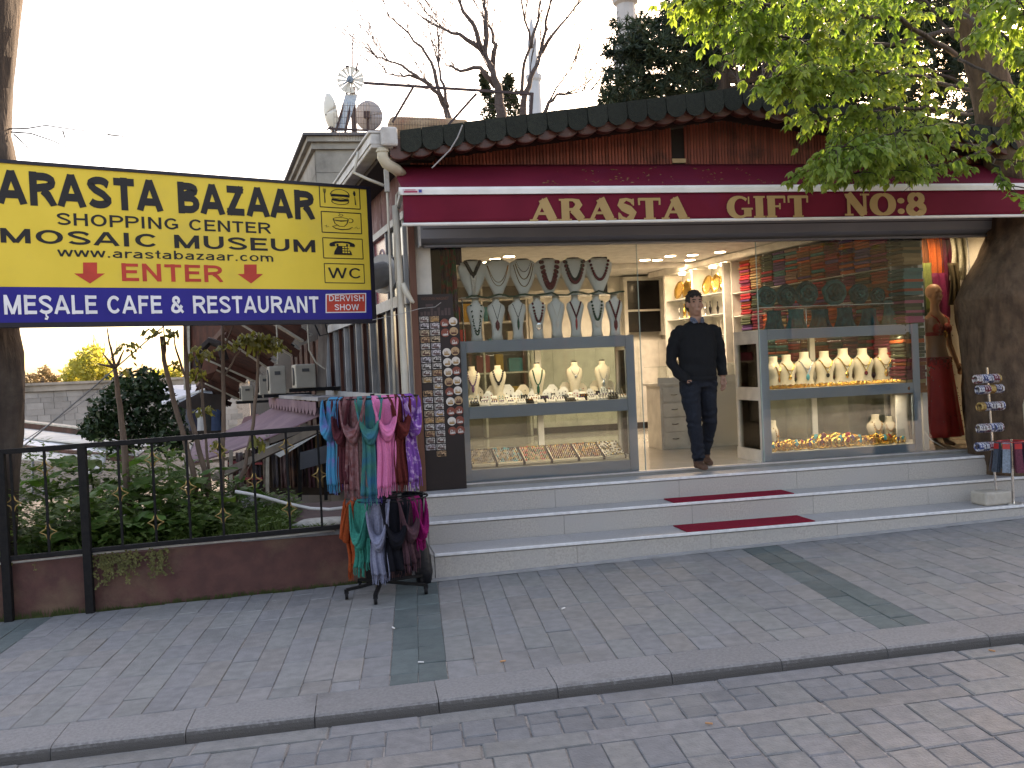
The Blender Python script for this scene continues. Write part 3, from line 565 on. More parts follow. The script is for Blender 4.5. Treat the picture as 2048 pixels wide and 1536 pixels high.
def burger(mb, o, u, v):
    f = lambda p, w_, k: stroke(mb, p, w_, o, u, v, SN, .0045+.0004*k)
    f(arc(.5, .6, .23, .26, 5, 175), .025, 1); f([(.25, .62), (.75, .62)], .03, 2); f([(.27, .55), (.4, .57), (.6, .57), (.74, .55)], .09, 3); f([(.29, .38), (.5, .34), (.72, .38)], .1, 4); f([(.3, .32)]+arc(.5, .3, .21, .14, 180, 360)+[(.71, .32)], .025, 5); f([(.3, .46), (.42, .42), (.52, .47), (.62, .42), (.7, .46)], .02, 6)
    f([(.12, .2), (.12, .55), (.12, .85)], [.03, .02, .02], 7); f([(.09, .85), (.095, .7), (.12, .62), (.145, .7), (.15, .85)], .012, 8); f([(.88, .18), (.87, .55)], [.03, .015], 9); f([(.865, .58), (.86, .7), (.86, .82)], [.03, .07, .03], 10)
def cup(mb, o, u, v):
    f = lambda p, w_, k: stroke(mb, p, w_, o, u, v, SN, .0045+.0004*k)
    f(arc(.48, .66, .19, .09, 0, 360, 20), .022, 1); f([(.31, .62), (.48, .58), (.65, .62)], [.02, .06, .02], 2); f([(.29, .66), (.33, .45), (.44, .32), (.56, .32), (.63, .45), (.67, .66)], .025, 3); f(arc(.72, .62, .07, .1, 240, 480), .022, 4)
    f([(.26, .3), (.35, .2), (.5, .16), (.68, .2), (.77, .3)], [.02, .035, .045, .035, .02], 5); f([(.26, .3), (.38, .36)], .02, 6); f([(.44, .95), (.47, .88), (.42, .84), (.5, .78)], .016, 7); f([(.5, .92), (.54, .85), (.5, .8)], .016, 8); f([(.07, .3), (.12, .36), (.1, .24), (.17, .3)], .014, 9); f([(.82, .26), (.87, .33), (.9, .22), (.95, .28)], .014, 10)
def phone(mb, o, u, v):
    f = lambda p, w_, k: stroke(mb, p, w_, o, u, v, SN, .0045+.0004*k)
    f([(.2, .62), (.22, .72), (.32, .8), (.48, .82), (.64, .8), (.74, .72), (.76, .62)], [.1, .11, .1, .09, .1, .11, .1], 1); f([(.17, .64), (.3, .66)], .12, 2); f([(.67, .66), (.8, .64)], .12, 3); f([(.36, .72), (.36, .6)], .05, 4); f([(.6, .72), (.6, .6)], .05, 5)
    mb.add([o+u*x+v*y+SN*.0072 for x, y in ((.26, .18), (.72, .18), (.7, .32), (.6, .62), (.36, .62), (.27, .32))], [(0, 1, 2, 3, 4, 5)])
picto(((639, 373), (719, 416)), 'food_pictogram', burger); picto(((643, 425), (722, 466)), 'coffee_pictogram', cup); picto(((646, 477), (725, 517)), 'telephone_pictogram', phone)
mb = MB(); (a0, z0), (a1, z1) = su(684, 507), su(699, 493)
for i in range(3):
    for j in range(3): mb.prism([(a0+(i+q[0])*(a1-a0)/3, z0+(j+q[1])*(z1-z0)/3) for q in ((.15, .2), (.85, .2), (.85, .8), (.15, .8))], SA+SN*.0075, SU, SV, SN*.001)
put('telephone_keys', mb, m_yel, sign)
picto(((649, 528), (728, 566)), 'toilet_sign_frame', lambda *a: None); stext('WC', (656, 535, 557, 723, 536, 557), m_ink, .16)
put('dervish_panel', MB().prism([sq(651, 588), sq(651, 626), sq(732, 625), sq(732, 586)], SA+SN*.0025, SU, SV, SN*.001), m_wht, sign)
put('dervish_panel', MB().prism([sq(653, 590), sq(653, 624), sq(730, 623), sq(730, 588)], SA+SN*.0038, SU, SV, SN*.001), m_red, sign)
stext('DERVISH', (657, 591, 603, 727, 590, 602), m_wht, .17, 0); stext('SHOW', (668, 609, 621, 717, 608, 620), m_wht, .17)
# round bracket tube from the sign back to the side windows
q = SB-SN*.16+V((-.02, .05, 0)); z = su(735, 560)[1]
brk = thing('sign_bracket', 'round white pipe bracket holding the right end of the bazaar sign', 'bracket', q+V((0, 0, z)))
P0 = SB-SU*.06-SN*.17; P1 = AL(768, 548, .70, .05, -.13, .99)
put('pipe', MB().tube([V((P0.x, P0.y, z)), V((P1.x, P1.y, P1.z))], .13, 18), pm('bracket_grey', (.42, .40, .38), rough=.5), brk, smooth=False)
put('flange', MB().tube([P1+V((-.02, -.02, 0)), P1+V((.02, .02, 0))], .2, 20), pm('bracket_white', (.6, .58, .55), rough=.5), brk)
# ================================================================== BARE TREE TRUNK behind the sign
m_trk = pm('old_bark', (.06, .043, .034), (.03, .023, .02), 7, .9, bump=1.0, bscale=24, stretch=(1, 1, .18), c3=(.085, .067, .053), s3=3, t3=(.5, .7))
tr = thing('old_tree', 'dark rough tree trunk behind the left end of the bazaar sign', 'tree', (-2.62, -.45, -.7))
edge = [(30, 1230), (30, 1150), (36, 1050), (40, 940), (43, 870), (46, 800), (47, 745), (40, 705), (29, 665), (24, 600), (30, 500), (38, 380), (36, 335), (30, 300), (22, 270), (24, 180), (28, 120), (33, 60), (38, 0), (42, -80)]
mb = MB(); n = 22; vs = []
for x, y in edge:
    P = AY(x, y, -.45); r = .21
    for j in range(n):
        a = 2*math.pi*j/n; rr = r*(1+.09*math.sin(3*a+y*.01)+.06*math.sin(7*a+y*.02)+rnd(-.05, .05)) if j else r; vs.append((P.x-r+rr*math.cos(a), -.45+rr*math.sin(a), P.z))
mb.add(vs, [(i*n+j, i*n+(j+1) % n, (i+1)*n+(j+1) % n, (i+1)*n+j) for i in range(len(edge)-1) for j in range(n)]); put('trunk', mb, m_trk, tr, smooth=True)
for pts in ([(20, 258), (55, 256), (90, 252), (150, 260), (215, 268), (262, 270)], [(22, 266), (60, 268), (100, 280), (150, 300), (205, 323)], [(26, 270), (50, 290), (70, 317)], [(125, 262), (131, 275), (133, 288)], [(215, 268), (240, 272), (268, 278)]):
    put('twig', MB().tube([AY(x+rnd(-2, 2), y+rnd(-2, 2), -.45-.002*x) for x, y in pts], [lerp(.007, .002, i/(len(pts)-1)) for i in range(len(pts))], 5), m_trk, tr)
# ================================================================== BRANCHING helper
def grow(mb, p, d, L, r, lvl, spread=.5, up=.15, n=5, seg=4, kids=(2, 4)):
    pts = [p.copy()]; rs = [r]; d = d.normalized()
    for i in range(seg):
        d = (d+V((rnd(-1, 1), rnd(-1, 1), rnd(-1, 1)))*.13+V((0, 0, up*.3))).normalized(); p = p+d*(L/seg); pts.append(p.copy()); rs.append(r*(1-.5*(i+1)/seg))
    mb.tube(pts, rs, n if lvl > 1 else 3, cap=False)
    if lvl <= 0: return
    for k in range(random.randint(*kids)):
        i = random.randint(1, seg); dd = (d+V((rnd(-1, 1), rnd(-1, 1), rnd(-.5, 1)))*spread+V((0, 0, up))).normalized()
        grow(mb, pts[i], dd, L*rnd(.5, .8), rs[i]*.62, lvl-1, spread, up, n, seg, kids)
m_bare = pm('bare_bark', (.10, .08, .075), (.065, .05, .048), 8, .9, bump=.5, bscale=30)
def bare(label, D, limbs, r0, lvl=2, base=None, thin=1.0):
    P0 = AD(*limbs[0][0], D); t = thing('bare_tree', label, 'tree', V((P0.x, P0.y, P0.z)), 'bare trees behind the shop roof')
    for k, L in enumerate(limbs):
        P = [AD(x, y, D+rnd(-.3, .3)*(i > 0)) for i, (x, y) in enumerate(L)]; Q = []
        for i in range(len(P)-1):
            for j in range(3): Q.append(P[i].lerp(P[i+1], j/3)+V((rnd(-1, 1), rnd(-1, 1), rnd(-1, 1)))*.03)
        Q.append(P[-1]); ra = r0*(1 if k == 0 else .5); rb = ra*.28; m_ = MB(); rs = [lerp(ra, rb, i/(len(Q)-1)) for i in range(len(Q))]
        m_.tube(Q, rs, 7)
        put('trunk' if k == 0 else 'limb', m_, m_bare, t, smooth=True)
        tw = MB()
        for sgi in range(7 if k else 3):
            i = random.randint(len(Q)*2//3, len(Q)-1); d = (Q[-1]-Q[-3]).normalized(); d = (d*.8+V((rnd(-.55, .55), rnd(-.4, .4), rnd(.3, .9)))).normalized(); p = Q[i].copy(); sp = [p.copy()]; LL = rnd(1.0, 2.3)*thin
            for q_ in range(6): d = (d+V((rnd(-.1, .1), rnd(-.1, .1), .05))).normalized(); p = p+d*LL/6; sp.append(p.copy())
            tw.tube(sp, [lerp(max(.010, rs[i]*.3), .004, q_/6) for q_ in range(7)], 4, cap=False)
            for q_ in range(2, 7):
                for _ in range(2): d2 = (d+V((rnd(-.8, .8), rnd(-.8, .8), rnd(-.1, .5)))).normalized(); tw.tube([sp[q_], sp[q_]+d2*rnd(.15, .3), sp[q_]+d2*rnd(.3, .5)+V((0, 0, .06))], [.005, .004, .003], 3, cap=False)
        for i in range(len(Q)//2, len(Q)):
            d = (Q[i]-Q[i-1]).normalized()
            for _ in range(1 if i < len(Q)-1 else 3):
                dd = (d+V((rnd(-1, 1), rnd(-.6, .6), rnd(-.2, .8)))*.55).normalized(); grow(tw, Q[i], dd, rnd(.7, 1.5)*thin, max(.005, rs[i]*.3), lvl, .5, .12, 4, 4, (2, 3))
        put('twigs', tw, m_bare, t)
bare('leftmost bare tree leaning over the roof terrace fence', 20, [[(908, 262), (893, 215), (875, 185), (852, 165)], [(885, 200), (868, 140), (845, 95), (800, 50), (780, 35)], [(895, 215), (885, 170), (880, 130), (878, 75)], [(865, 175), (830, 150), (790, 125), (755, 115)], [(862, 170), (820, 150), (775, 148)]], .085, 1, thin=.7)
bare('tall bare tree in front of the dark cypress', 22, [[(1003, 250), (998, 190), (985, 140), (962, 95)], [(965, 100), (945, 50), (920, 10), (905, -40)], [(968, 105), (972, 60), (970, 10), (968, -50)], [(985, 135), (990, 90), (985, 65), (975, 45)], [(992, 175), (960, 135), (920, 140), (895, 132)], [(962, 95), (920, 70), (870, 50)]], .14, 1, thin=1.0)
bare('bare tree with upswept branches right of the cypress', 23, [[(1045, 245), (1050, 190), (1070, 140), (1085, 100)], [(1040, 190), (1050, 130), (1062, 85), (1045, 20), (1040, -40)], [(1080, 110), (1090, 60), (1100, 10), (1110, -40)], [(1085, 105), (1105, 70), (1130, 40), (1160, 5)], [(1060, 95), (1075, 40), (1085, -30)]], .10, 1, thin=1.0)
bare('small bare shrub tree at the ridge behind the awning sign', 19, [[(1088, 238), (1098, 205), (1115, 190), (1145, 182)], [(1092, 215), (1110, 175), (1130, 155), (1150, 120)], [(1120, 188), (1150, 185), (1180, 182)]], .05, 1, thin=.6)
bare('small leafless branches poking above the shop ridge', 14, [[(1482, 195), (1478, 160), (1462, 115)], [(1478, 155), (1490, 130), (1496, 108)], [(1500, 195), (1515, 170), (1545, 150)]], .035, 0, thin=.35)
# ================================================================== FOLIAGE helper
def cloud(mb, c, rx, ry, rz, n, size, asp=.5, shell=.5):
    for _ in range(n):
        d = V((random.gauss(0, 1), random.gauss(0, 1), random.gauss(0, 1))).normalized()*(shell+(1-shell)*random.random()); q = c+V((d.x*rx, d.y*ry, d.z*rz))
        a = V((random.gauss(0, 1), random.gauss(0, 1), random.gauss(0, 1))).normalized(); b = a.cross(V((random.gauss(0, 1), random.gauss(0, 1), random.gauss(0, 1)))).normalized(); L = size*rnd(.6, 1.4)
        mb.add([q, q+a*L*.5+b*L*asp*.5, q+a*L, q+a*L*.5-b*L*asp*.5], [(0, 1, 2, 3)])
m_shrub = pm('dark_shrub_leaf', (.02, .045, .016), (.012, .03, .010), 3, .45, trans=.15, c3=(.04, .07, .02), s3=4)
t = thing('evergreen_shrub', 'dark evergreen shrub in front of the grey stone wall', 'shrub', AD(255, 900, 12.3)); mb = MB()
for x, y, r in ((255, 780, .3), (285, 770, .3), (220, 815, .28), (200, 850, .25), (260, 830, .42), (310, 815, .34), (330, 850, .3), (290, 860, .35), (240, 870, .3), (300, 775, .22), (185, 860, .14), (340, 880, .25)): cloud(mb, AD(x, y, 12.3+rnd(-.3, .3)), r, r, r*.9, 330, .085, .55, .55)
put('crown', mb, m_shrub, t); put('trunk', MB().tube([AD(258, 960, 12.3), AD(258, 850, 12.3)], [.05, .03], 7), m_bark, t)
m_ly = pm('sunlit_leaf', (.36, .33, .09), (.27, .27, .06), 2, .6, trans=.5); m_br = pm('brown_twigs', (.20, .15, .08), (.13, .09, .05), 2, .8, trans=.3)
def far_bush(label, blobs, D, mat, size, name='bush', g='trees beyond the stone wall'):
    t = thing(name, label, 'bush', AD(blobs[0][0], 770, D), g); mb = MB()
    for x, y, r, n in blobs: cloud(mb, AD(x, y, D+rnd(-1, 1)), r, r, r, n, size, .5, .45)
    put('crown', mb, mat, t); put('trunk', MB().tube([AD(blobs[0][0], 800, D), AD(blobs[0][0], blobs[0][1], D)], [.2, .08], 6), m_bare, t)
far_bush('bright yellow-green round bush beyond the stone wall', [(175, 735, 1.1, 700), (155, 745, .9, 500), (205, 745, .9, 500), (185, 715, .8, 450), (140, 755, .6, 250)], 60, m_ly, .3)
far_bush('brown budding shrubs beyond the left end of the stone wall', [(85, 755, .6, 350), (65, 760, .5, 250), (105, 760, .5, 250), (90, 742, .35, 120)], 60, m_br, .2)
far_bush('yellow-green bushes between the saplings beyond the stone wall', [(310, 755, .5, 300), (340, 750, .6, 400), (362, 752, .5, 300), (290, 758, .4, 200)], 60, m_ly, .25)
t = thing('bare_tree', 'brown leafless tree rising above the bright yellow-green bush', 'tree', AD(195, 775, 66), 'bare trees beyond the stone wall'); mb = MB()
for k in range(9): grow(mb, AD(rnd(180, 215), 740, 66), V((rnd(-.7, .7), rnd(-.3, .3), 1)), 1.6, .05, 2, .5, .1, 4, 4, (3, 4))
put('twigs', mb, m_br, t); put('trunk', MB().tube([AD(195, 790, 66), AD(197, 735, 66)], .15, 6), m_bare, t)
# ================================================================== STONE WALL far left
m_ash = pm('ashlar', (.30, .295, .285), (.24, .235, .225), 1.5, .9, bump=.4, bscale=8, vary=.16, c3=(.19, .185, .18), s3=.5, t3=(.5, .7))
D = 40; A, B = AD(20, 771, 38), AD(420, 756, 44); u = (B-A); Lw = u.length; u.z = 0; u.normalize(); nrm = V((u.y, -u.x, 0))
wl = thing('stone_wall', 'long pale grey ashlar wall in the distance left of the shop', 'wall', (A.x, A.y, -3.4))
def onw(s, z, d): q = V((A.x, A.y, 0))+u*s+nrm*d; return V((q.x, q.y, z))
def wbox(s0, s1, z0, z1, d0, d1):
    return MB().prism([(s0, z0), (s1, z0), (s1, z1), (s0, z1)], onw(0, 0, d0), u, V((0, 0, 1)), nrm*(d1-d0))
ztop = A.z
put('wall_core', wbox(-3, Lw+2, -3.4, ztop-.02, -.8, -.02), m_mort, wl)
row = 0; z = ztop-.32
while z > -1.2:
    s = -1.0+rnd(0, .4); h = rnd(.2, .28)
    while s < Lw+1:
        L = rnd(.4, .75); put('stone', wbox(s+.008, s+L-.008, z-h+.008, z, -.03, rnd(.0, .025)), m_ash, wl); s += L
    z -= h
put('coping', wbox(-3, Lw+2, ztop-.3, ztop-.05, -.9, .12), pm('coping_stone', (.34, .31, .27), (.26, .24, .21), 2, .9, c3=(.13, .12, .1), s3=.6), wl)
put('coping', wbox(-3, Lw+2, ztop-.048, ztop+.06, -.95, .2), MATS['coping_stone'], wl)
# ================================================================== LOWER BAZAAR ALLEY
WD = V((-.13, .99, 0)).normalized(); WN = V((-WD.y, WD.x, 0))     # along the side wall, out into the alley
def sw(s, z, out=0): q = V((.82, .05, 0))+WD*s+WN*out; return V((q.x, q.y, z))
m_brn = pm('brown_timber', (.085, .028, .018), (.045, .018, .013), 6, .75, bump=.4, bscale=30, stretch=(1, 1, .3), c3=(.11, .042, .028), s3=2); m_crm = pm('cream_edge', (.42, .38, .31), (.30, .27, .22), 10, .7); m_drk = pm('dark_timber', (.03, .02, .017), (.018, .013, .012), 4, .8)
lb = thing('bazaar_row', 'dark timber bazaar building with slanting eave brackets below the sign', 'building', sw(8, -3.4))
put('wall', MB().prism([(6.6, -3.4), (30, -3.4), (30, 2.9), (6.6, 3.6)], sw(0, 0), WD, V((0, 0, 1)), -WN*3), m_drk, lb)
br = [((538, 640), (604, 681), 14.6), ((475, 643), (581, 709), 16), ((467, 689), (535, 735), 18.5), ((431, 727), (509, 762), 20.5), ((416, 731), (482, 764), 22.5), ((424, 773), (477, 798), 24.5), ((405, 790), (455, 812), 27)]
prev = None
for (xa, ya), (xb, yb), D in br:
    a, b = AD(xa, ya, D), AD(xb, yb, D+.3); d = (a-b); a2 = b+d*1.25
    put('bracket', MB().beam(b-d*.15+V((0, 0, .09)), a2+V((0, 0, .09)), .12, .13), m_brn, lb); put('bracket_edge', MB().beam(b-d*.02, a2, .11, .045), m_crm, lb)
    q = (b+V((0, 0, .16)), a2+V((0, 0, .16)))
    if prev:
        vs = [prev[0], prev[1], q[1], q[0]]; vs += [p+V((0, 0, .12)) for p in vs]; put('soffit', MB().add(vs, [(0, 1, 2, 3), (7, 6, 5, 4), (0, 4, 5, 1), (1, 5, 6, 2), (2, 6, 7, 3), (3, 7, 4, 0)]), m_brn, lb)
    prev = q
for k in range(7):      # rafters showing between the brackets
    (xa, ya), (xb, yb), D = br[k]; a, b = AD(xa+8, ya-16, D+.9), AD(xb+6, yb-14, D+1.1); put('rafter', MB().beam(b, b+(a-b)*1.3, .07, .09), m_drk if k % 2 else m_brn, lb); put('rafter', MB().beam(b+V((.1, .5, -.02)), b+(a-b)*1.2+V((.1, .5, -.02)), .05, .05), m_crm, lb)
for k, (x0, y0, x1, y1, D, c, nm) in enumerate(((545, 846, 600, 866, 16.5, (.30, .13, .09), 'orange-brown tarpaulin'), (478, 835, 528, 862, 19, (.22, .10, .11), 'small reddish canvas awning'), (430, 868, 480, 900, 21, (.26, .16, .17), 'pinkish canvas awning'), (660, 812, 700, 822, 12.8, (.33, .33, .32), 'grey metal sheet'))):
    q = [AD(x0, y1-4, D), AD(x1, y0+6, D), AD(x1-12, y0-8, D+1.4), AD(x0+10, y0, D+1.4)]; tag(put('tarpaulin', MB().add(q+[p+V((0, 0, -.03)) for p in q], [(0, 1, 2, 3), (7, 6, 5, 4), (0, 4, 5, 1), (1, 5, 6, 2), (2, 6, 7, 3), (3, 7, 4, 0)]), pm('tarp_%d' % k, c, tuple(x_*.75 for x_ in c), 3, .85)), '%s above the lower bazaar shops' % nm, 'tarpaulin', 'tarpaulins over the bazaar shops')
E0, E1 = AD(374, 625, 21), AD(470, 625, 19.5); dn = V((0, 0, -1))
put('gable_end', MB().add([AD(372, 620, 21), AD(470, 612, 20), AD(452, 690, 20.2), AD(432, 742, 20.6), AD(418, 765, 21), AD(378, 762, 21)]+[AD(372, 620, 21.3), AD(470, 612, 20.3), AD(452, 690, 20.5), AD(432, 742, 20.9), AD(418, 765, 21.3), AD(378, 762, 21.3)], [tuple(range(6)), tuple(range(11, 5, -1))]+[(i, i+6, (i+1) % 6+6, (i+1) % 6) for i in range(6)]), m_brn, lb)
put('corner_post', MB().beam(AD(375, 780, 20.9), AD(373, 610, 20.9), .14, .14), m_crm, lb)
put('arch', MB().tube([AD(x, y, 18.4) for x, y in ((395, 735), (402, 700), (420, 682), (440, 690), (450, 720))], .09, 6), m_drk, lb)
for k in range(6):
    s = 6.8+k*.9; put('shutter', MB().prism([(s, .2), (s+.5, .2), (s+.5, 1.7), (s, 1.7)], sw(0, 0, .002), WD, V((0, 0, 1)), WN*.04), m_brn, lb)
# upright weathered post and cables
tag(put('weathered_post', MB().beam(AD(642, 790, 13.6), AD(648, 600, 13.6), .13, .1), pm('peeling_paint', (.30, .25, .21), (.12, .09, .075), 5, .85, bump=.6, stretch=(1, 1, .3))), 'weathered post with peeling pale paint left of the side windows', 'post')
for k, (pts, c) in enumerate(([[(615, 645), (618, 700), (632, 725), (650, 738)], 'pale slack cable hanging above the air conditioner'], [[(553, 650), (556, 700), (555, 728)], 'pale cable running down to the middle air conditioner'], [[(630, 650), (640, 672), (655, 668), (650, 645)], 'dark looped cable beside the weathered post'])):
    tag(put('cable', MB().tube([AD(x, y, 13.3) for x, y in pts], .012, 5), m_crm if k < 2 else m_blk), c, 'cable', 'cables on the bazaar wall')
m_ac = pm('ac_white', (.32, .295, .245), (.25, .225, .185), 3, .6, c3=(.3, .25, .2), s3=4, t3=(.6, .8)); m_acd = pm('ac_dark', (.06, .06, .06), rough=.6)
for (xa, ya, xb, yb, D, lbl) in ((593, 728, 633, 776, 13.4, 'rightmost white air conditioning unit on the bazaar wall'), (541, 732, 573, 788, 15, 'yellowed air conditioning unit in the middle of the bazaar wall'), (520, 750, 541, 790, 16.4, 'small air conditioning unit behind the yellowed one'), (484, 772, 508, 802, 18.5, 'leftmost small air conditioning unit below the eave')):
    a, b, c = AD(xa, yb, D), AD(xb, yb, D), AD(xa, ya, D); t = thing('air_conditioner', lbl, 'air conditioner', (a+b)/2, 'air conditioners on the bazaar wall')
    w_, h = (b-a).length, (c-a).length; dpt = w_*2.0; rot = Matrix((WN*-1, WD, V((0, 0, 1)))).transposed(); ctr = (a+b)/2+WD*dpt/2+V((0, 0, h/2))
    put('case', MB().box(ctr, (w_, dpt, h), rot), m_ac, t, bevel=.015)
    put('vent_slot', MB().box(ctr-WD*(dpt/2+.004)+V((0, 0, h*.25)), (w_*.35, .01, h*.13), rot), m_acd, t)
    fc = ctr+WN*(w_/2+.01); put('fan_grille', MB().tube([fc-WN*.01, fc+WN*.01], h*.38, 20), m_acd, t)
    put('wall_shelf', MB().box(ctr+V((0, 0, -h/2-.025))-WN*.15, (w_+.5, dpt*.9, .05), rot), m_blk, t)
# purple awning
m_pur = pm('faded_purple_canvas', (.20, .115, .135), (.155, .09, .108), 2, .85, c3=(.24, .15, .165), s3=1.2, bump=.15, bscale=12)
aw = thing('side_awning', 'faded purple canvas awning over the lower bazaar shop', 'awning', AD(640, 820, 13))
Ni, Fi, Fo, No = AD(660, 822, 12.6), AD(575, 800, 15.5), AD(385, 888, 17.5), AD(368, 932, 13.8)
put('canvas', MB().grid(lambda s, t: Ni.lerp(No, s).lerp(Fi.lerp(Fo, s), t)+V((0, 0, -.06*math.sin(math.pi*s)+.012*math.sin(t*40))), 16, 24), m_pur, aw, smooth=True, solid=.012)
a, b = AD(562, 796, 15.8), AD(662, 806, 12.5); put('housing', MB().beam(a+V((0, 0, .04)), b+V((0, 0, .06)), .35, .05), pm('housing_grey', (.30, .28, .28), rough=.7), aw)
dd = (b-a)/15
for k in range(15): q = a+dd*k; put('scallop', MB().prism([(0, 0), (.98, 0), (.98, -.1), (.75, -.16), (.5, -.18), (.25, -.16), (0, -.1)], q+V((-.2, -.1, .02)), dd, V((0, 0, 1)), V((.01, .012, 0))), m_pur, aw)
put('front_bar', MB().tube([No, Fo], .03, 6), m_crm, aw); put('arm', MB().tube([AD(655, 850, 12.7), AD(560, 900, 13.3), No], .025, 6), m_crm, aw)
a, b = AD(428, 956, 11.6), AD(662, 846, 11.0); tag(put('stair_beam', MB().beam(a, b, .1, .085), pm('stair_wood', (.16, .13, .105), (.11, .09, .075), 8, .8, stretch=(1, 1, .3))), 'long grey-brown sloping beam above the lower shop goods', 'beam')
# white slanting panel and shop below the awning
tag(put('slanting_board', MB().add([AD(530, 895, 12.4), AD(640, 855, 12.4), AD(640, 866, 12.4), AD(560, 915, 12.4)]+[AD(530, 895, 12.6), AD(640, 855, 12.6), AD(640, 866, 12.6), AD(560, 915, 12.6)], [(0, 1, 2, 3), (7, 6, 5, 4), (0, 4, 5, 1), (1, 5, 6, 2), (2, 6, 7, 3), (3, 7, 4, 0)]), pm('panel_white', (.5, .5, .48), rough=.6)), 'white slanting panel under the purple awning', 'panel')
sh = thing('lower_shop', 'dark shop front under the purple awning behind the railing', 'shop front', AD(560, 980, 14))
P = [AD(455, 990, 14.4), AD(680, 990, 14.0), AD(680, 838, 14.0), AD(640, 852, 14.1), AD(455, 918, 14.4)]; put('back_wall', MB().add(P+[p+FWD*.2 for p in P], [tuple(range(5)), tuple(range(9, 4, -1))]+[(i, i+5, (i+1) % 5+5, (i+1) % 5) for i in range(5)]), m_drk, sh)
for x in (462, 535, 600, 652): put('post', MB().beam(AD(x, 1000, 13.2), AD(x, 870 if x > 500 else 900, 13.2), .05, .05), m_crm if x in (462, 535) else m_blk, sh)
P = [AD(600, 905, 12.3), AD(655, 890, 12.3), AD(655, 925, 12.3), AD(600, 940, 12.3)]; put('grey_board', MB().add(P+[p+FWD*.05 for p in P], [(0, 1, 2, 3), (7, 6, 5, 4), (0, 4, 5, 1), (1, 5, 6, 2), (2, 6, 7, 3), (3, 7, 4, 0)]), pm('board_grey', (.06, .065, .075), rough=.7), sh)
hc = [((.22, .20, .19), (.10, .05, .05), 'pale patterned'), ((.12, .03, .03), (.2, .15, .1), 'dark red'), ((.02, .02, .03), (.08, .06, .06), 'black'), ((.24, .2, .16), (.1, .05, .04), 'cream'), ((.05, .05, .07), (.15, .12, .1), 'dark blue'), ((.2, .14, .13), (.07, .03, .03), 'pinkish'), ((.04, .03, .03), (.16, .08, .05), 'brown'), ((.25, .22, .2), (.06, .04, .05), 'light grey'), ((.1, .04, .05), (.02, .02, .02), 'maroon'), ((.18, .12, .06), (.06, .03, .02), 'tan')]
for k, (c1, c2, nm) in enumerate(hc):
    x = 478+k*17.5; zt_ = 905-(x-478)*.28; P0 = AD(x, zt_, 13.3); P1 = AD(x+11, 975, 13.3); w_ = .09
    o = put('hanging_textile', MB().grid(lambda s, t: (P0.x+(s-.5)*w_, P0.y+.03*math.sin(s*9+k)+.01*math.sin(t*7), lerp(P0.z, P1.z, t)), 6, 8), pm('textile_%d' % k, c1, c2, 9, .9, stretch=(1, 1, .5)), smooth=True, solid=.012)
    tag(o, '%s hanging textile, %s from the left in the lower shop' % (nm, _ords[k]), 'textile', 'textiles in the lower shop')
# shelf of goods left
tag(put('goods_shelf', MB().beam(AD(462, 955, 13.4), AD(530, 955, 13.4), .3, .03).beam(AD(462, 925, 13.4), AD(530, 925, 13.4), .3, .03), pm('shelf_red', (.28, .05, .05), rough=.7)), 'small red shelf at the left end of the lower shop', 'shelf')
# far side of the alley: pale awnings, fascia, clothes, roof
m_canv = pm('cream_canvas', (.62, .59, .53), (.5, .47, .42), 2, .8, c3=(.4, .37, .32), s3=.7)
fa = thing('alley_awning', 'cream alley awning with a brown top fascia in front of the stone wall', 'awning', AD(150, 900, 16), 'pale awnings of the lower alley')
a, b = AD(20, 846, 17.5), AD(350, 884, 13.5); put('fascia', MB().beam(a, b, .12, .1), m_brn, fa); put('fascia_cap', MB().beam(a+V((0, 0, .06)), b+V((0, 0, .06)), .16, .025), m_crm, fa)
def sheet(name, c, par, mat, th=.02):
    vs = list(c)+[p+V((0, 0, -th)) for p in c]; return put(name, MB().add(vs, [(0, 1, 2, 3), (7, 6, 5, 4), (0, 4, 5, 1), (1, 5, 6, 2), (2, 6, 7, 3), (3, 7, 4, 0)]), mat, par)
sheet('canvas', [AD(20, 853, 17.4), AD(345, 892, 13.4), AD(240, 893, 12.5), AD(20, 872, 15.5)], fa, m_canv)
fb = thing('alley_awning', 'second cream alley awning lower down behind the leaves', 'awning', AD(120, 940, 14), 'pale awnings of the lower alley')
sheet('canvas', [AD(20, 875, 15.4), AD(290, 900, 12.6), AD(270, 915, 11.8), AD(20, 888, 14)], fb, pm('white_sheet', (.68, .68, .68), (.58, .58, .58), 3, .7)); put('fascia', MB().beam(AD(20, 893, 14), AD(290, 921, 11.7), .08, .08), m_brn, fb)
fc = thing('alley_awning', 'lowest white awning with a curved end among the weeds', 'awning', AD(90, 960, 13), 'pale awnings of the lower alley')
sheet('canvas', [AD(20, 897, 13.9), AD(185, 912, 12.4), AD(190, 928, 11.8), AD(20, 915, 13)], fc, m_canv)
put('curved_end', MB().grid(lambda s, t: AD(lerp(183, 212, s)+4*math.sin(t*2), 0, 1)*0+AD(lerp(183, 212, s)-10*(t*t), lerp(910, 948, t), 11.8-.3*math.sin(t*1.5)), 3, 8), m_canv, fc, smooth=True, solid=.015)
put('frame', MB().tube([AD(65, 920, 12.5), AD(65, 990, 12.5)], .02, 6).tube([AD(88, 920, 12.5), AD(88, 990, 12.5)], .02, 6), pm('tube_grey', (.3, .32, .36), rough=.4, metal=.5), fc)
rg = tag(sheet('far_roof', [AD(300, 772, 30), AD(415, 768, 30), AD(425, 785, 26), AD(318, 808, 26)], None, pm('grey_lead', (.33, .36, .40), (.27, .3, .34), 1, .6), .08), 'sunlit grey sloping roof behind the saplings', 'roof')
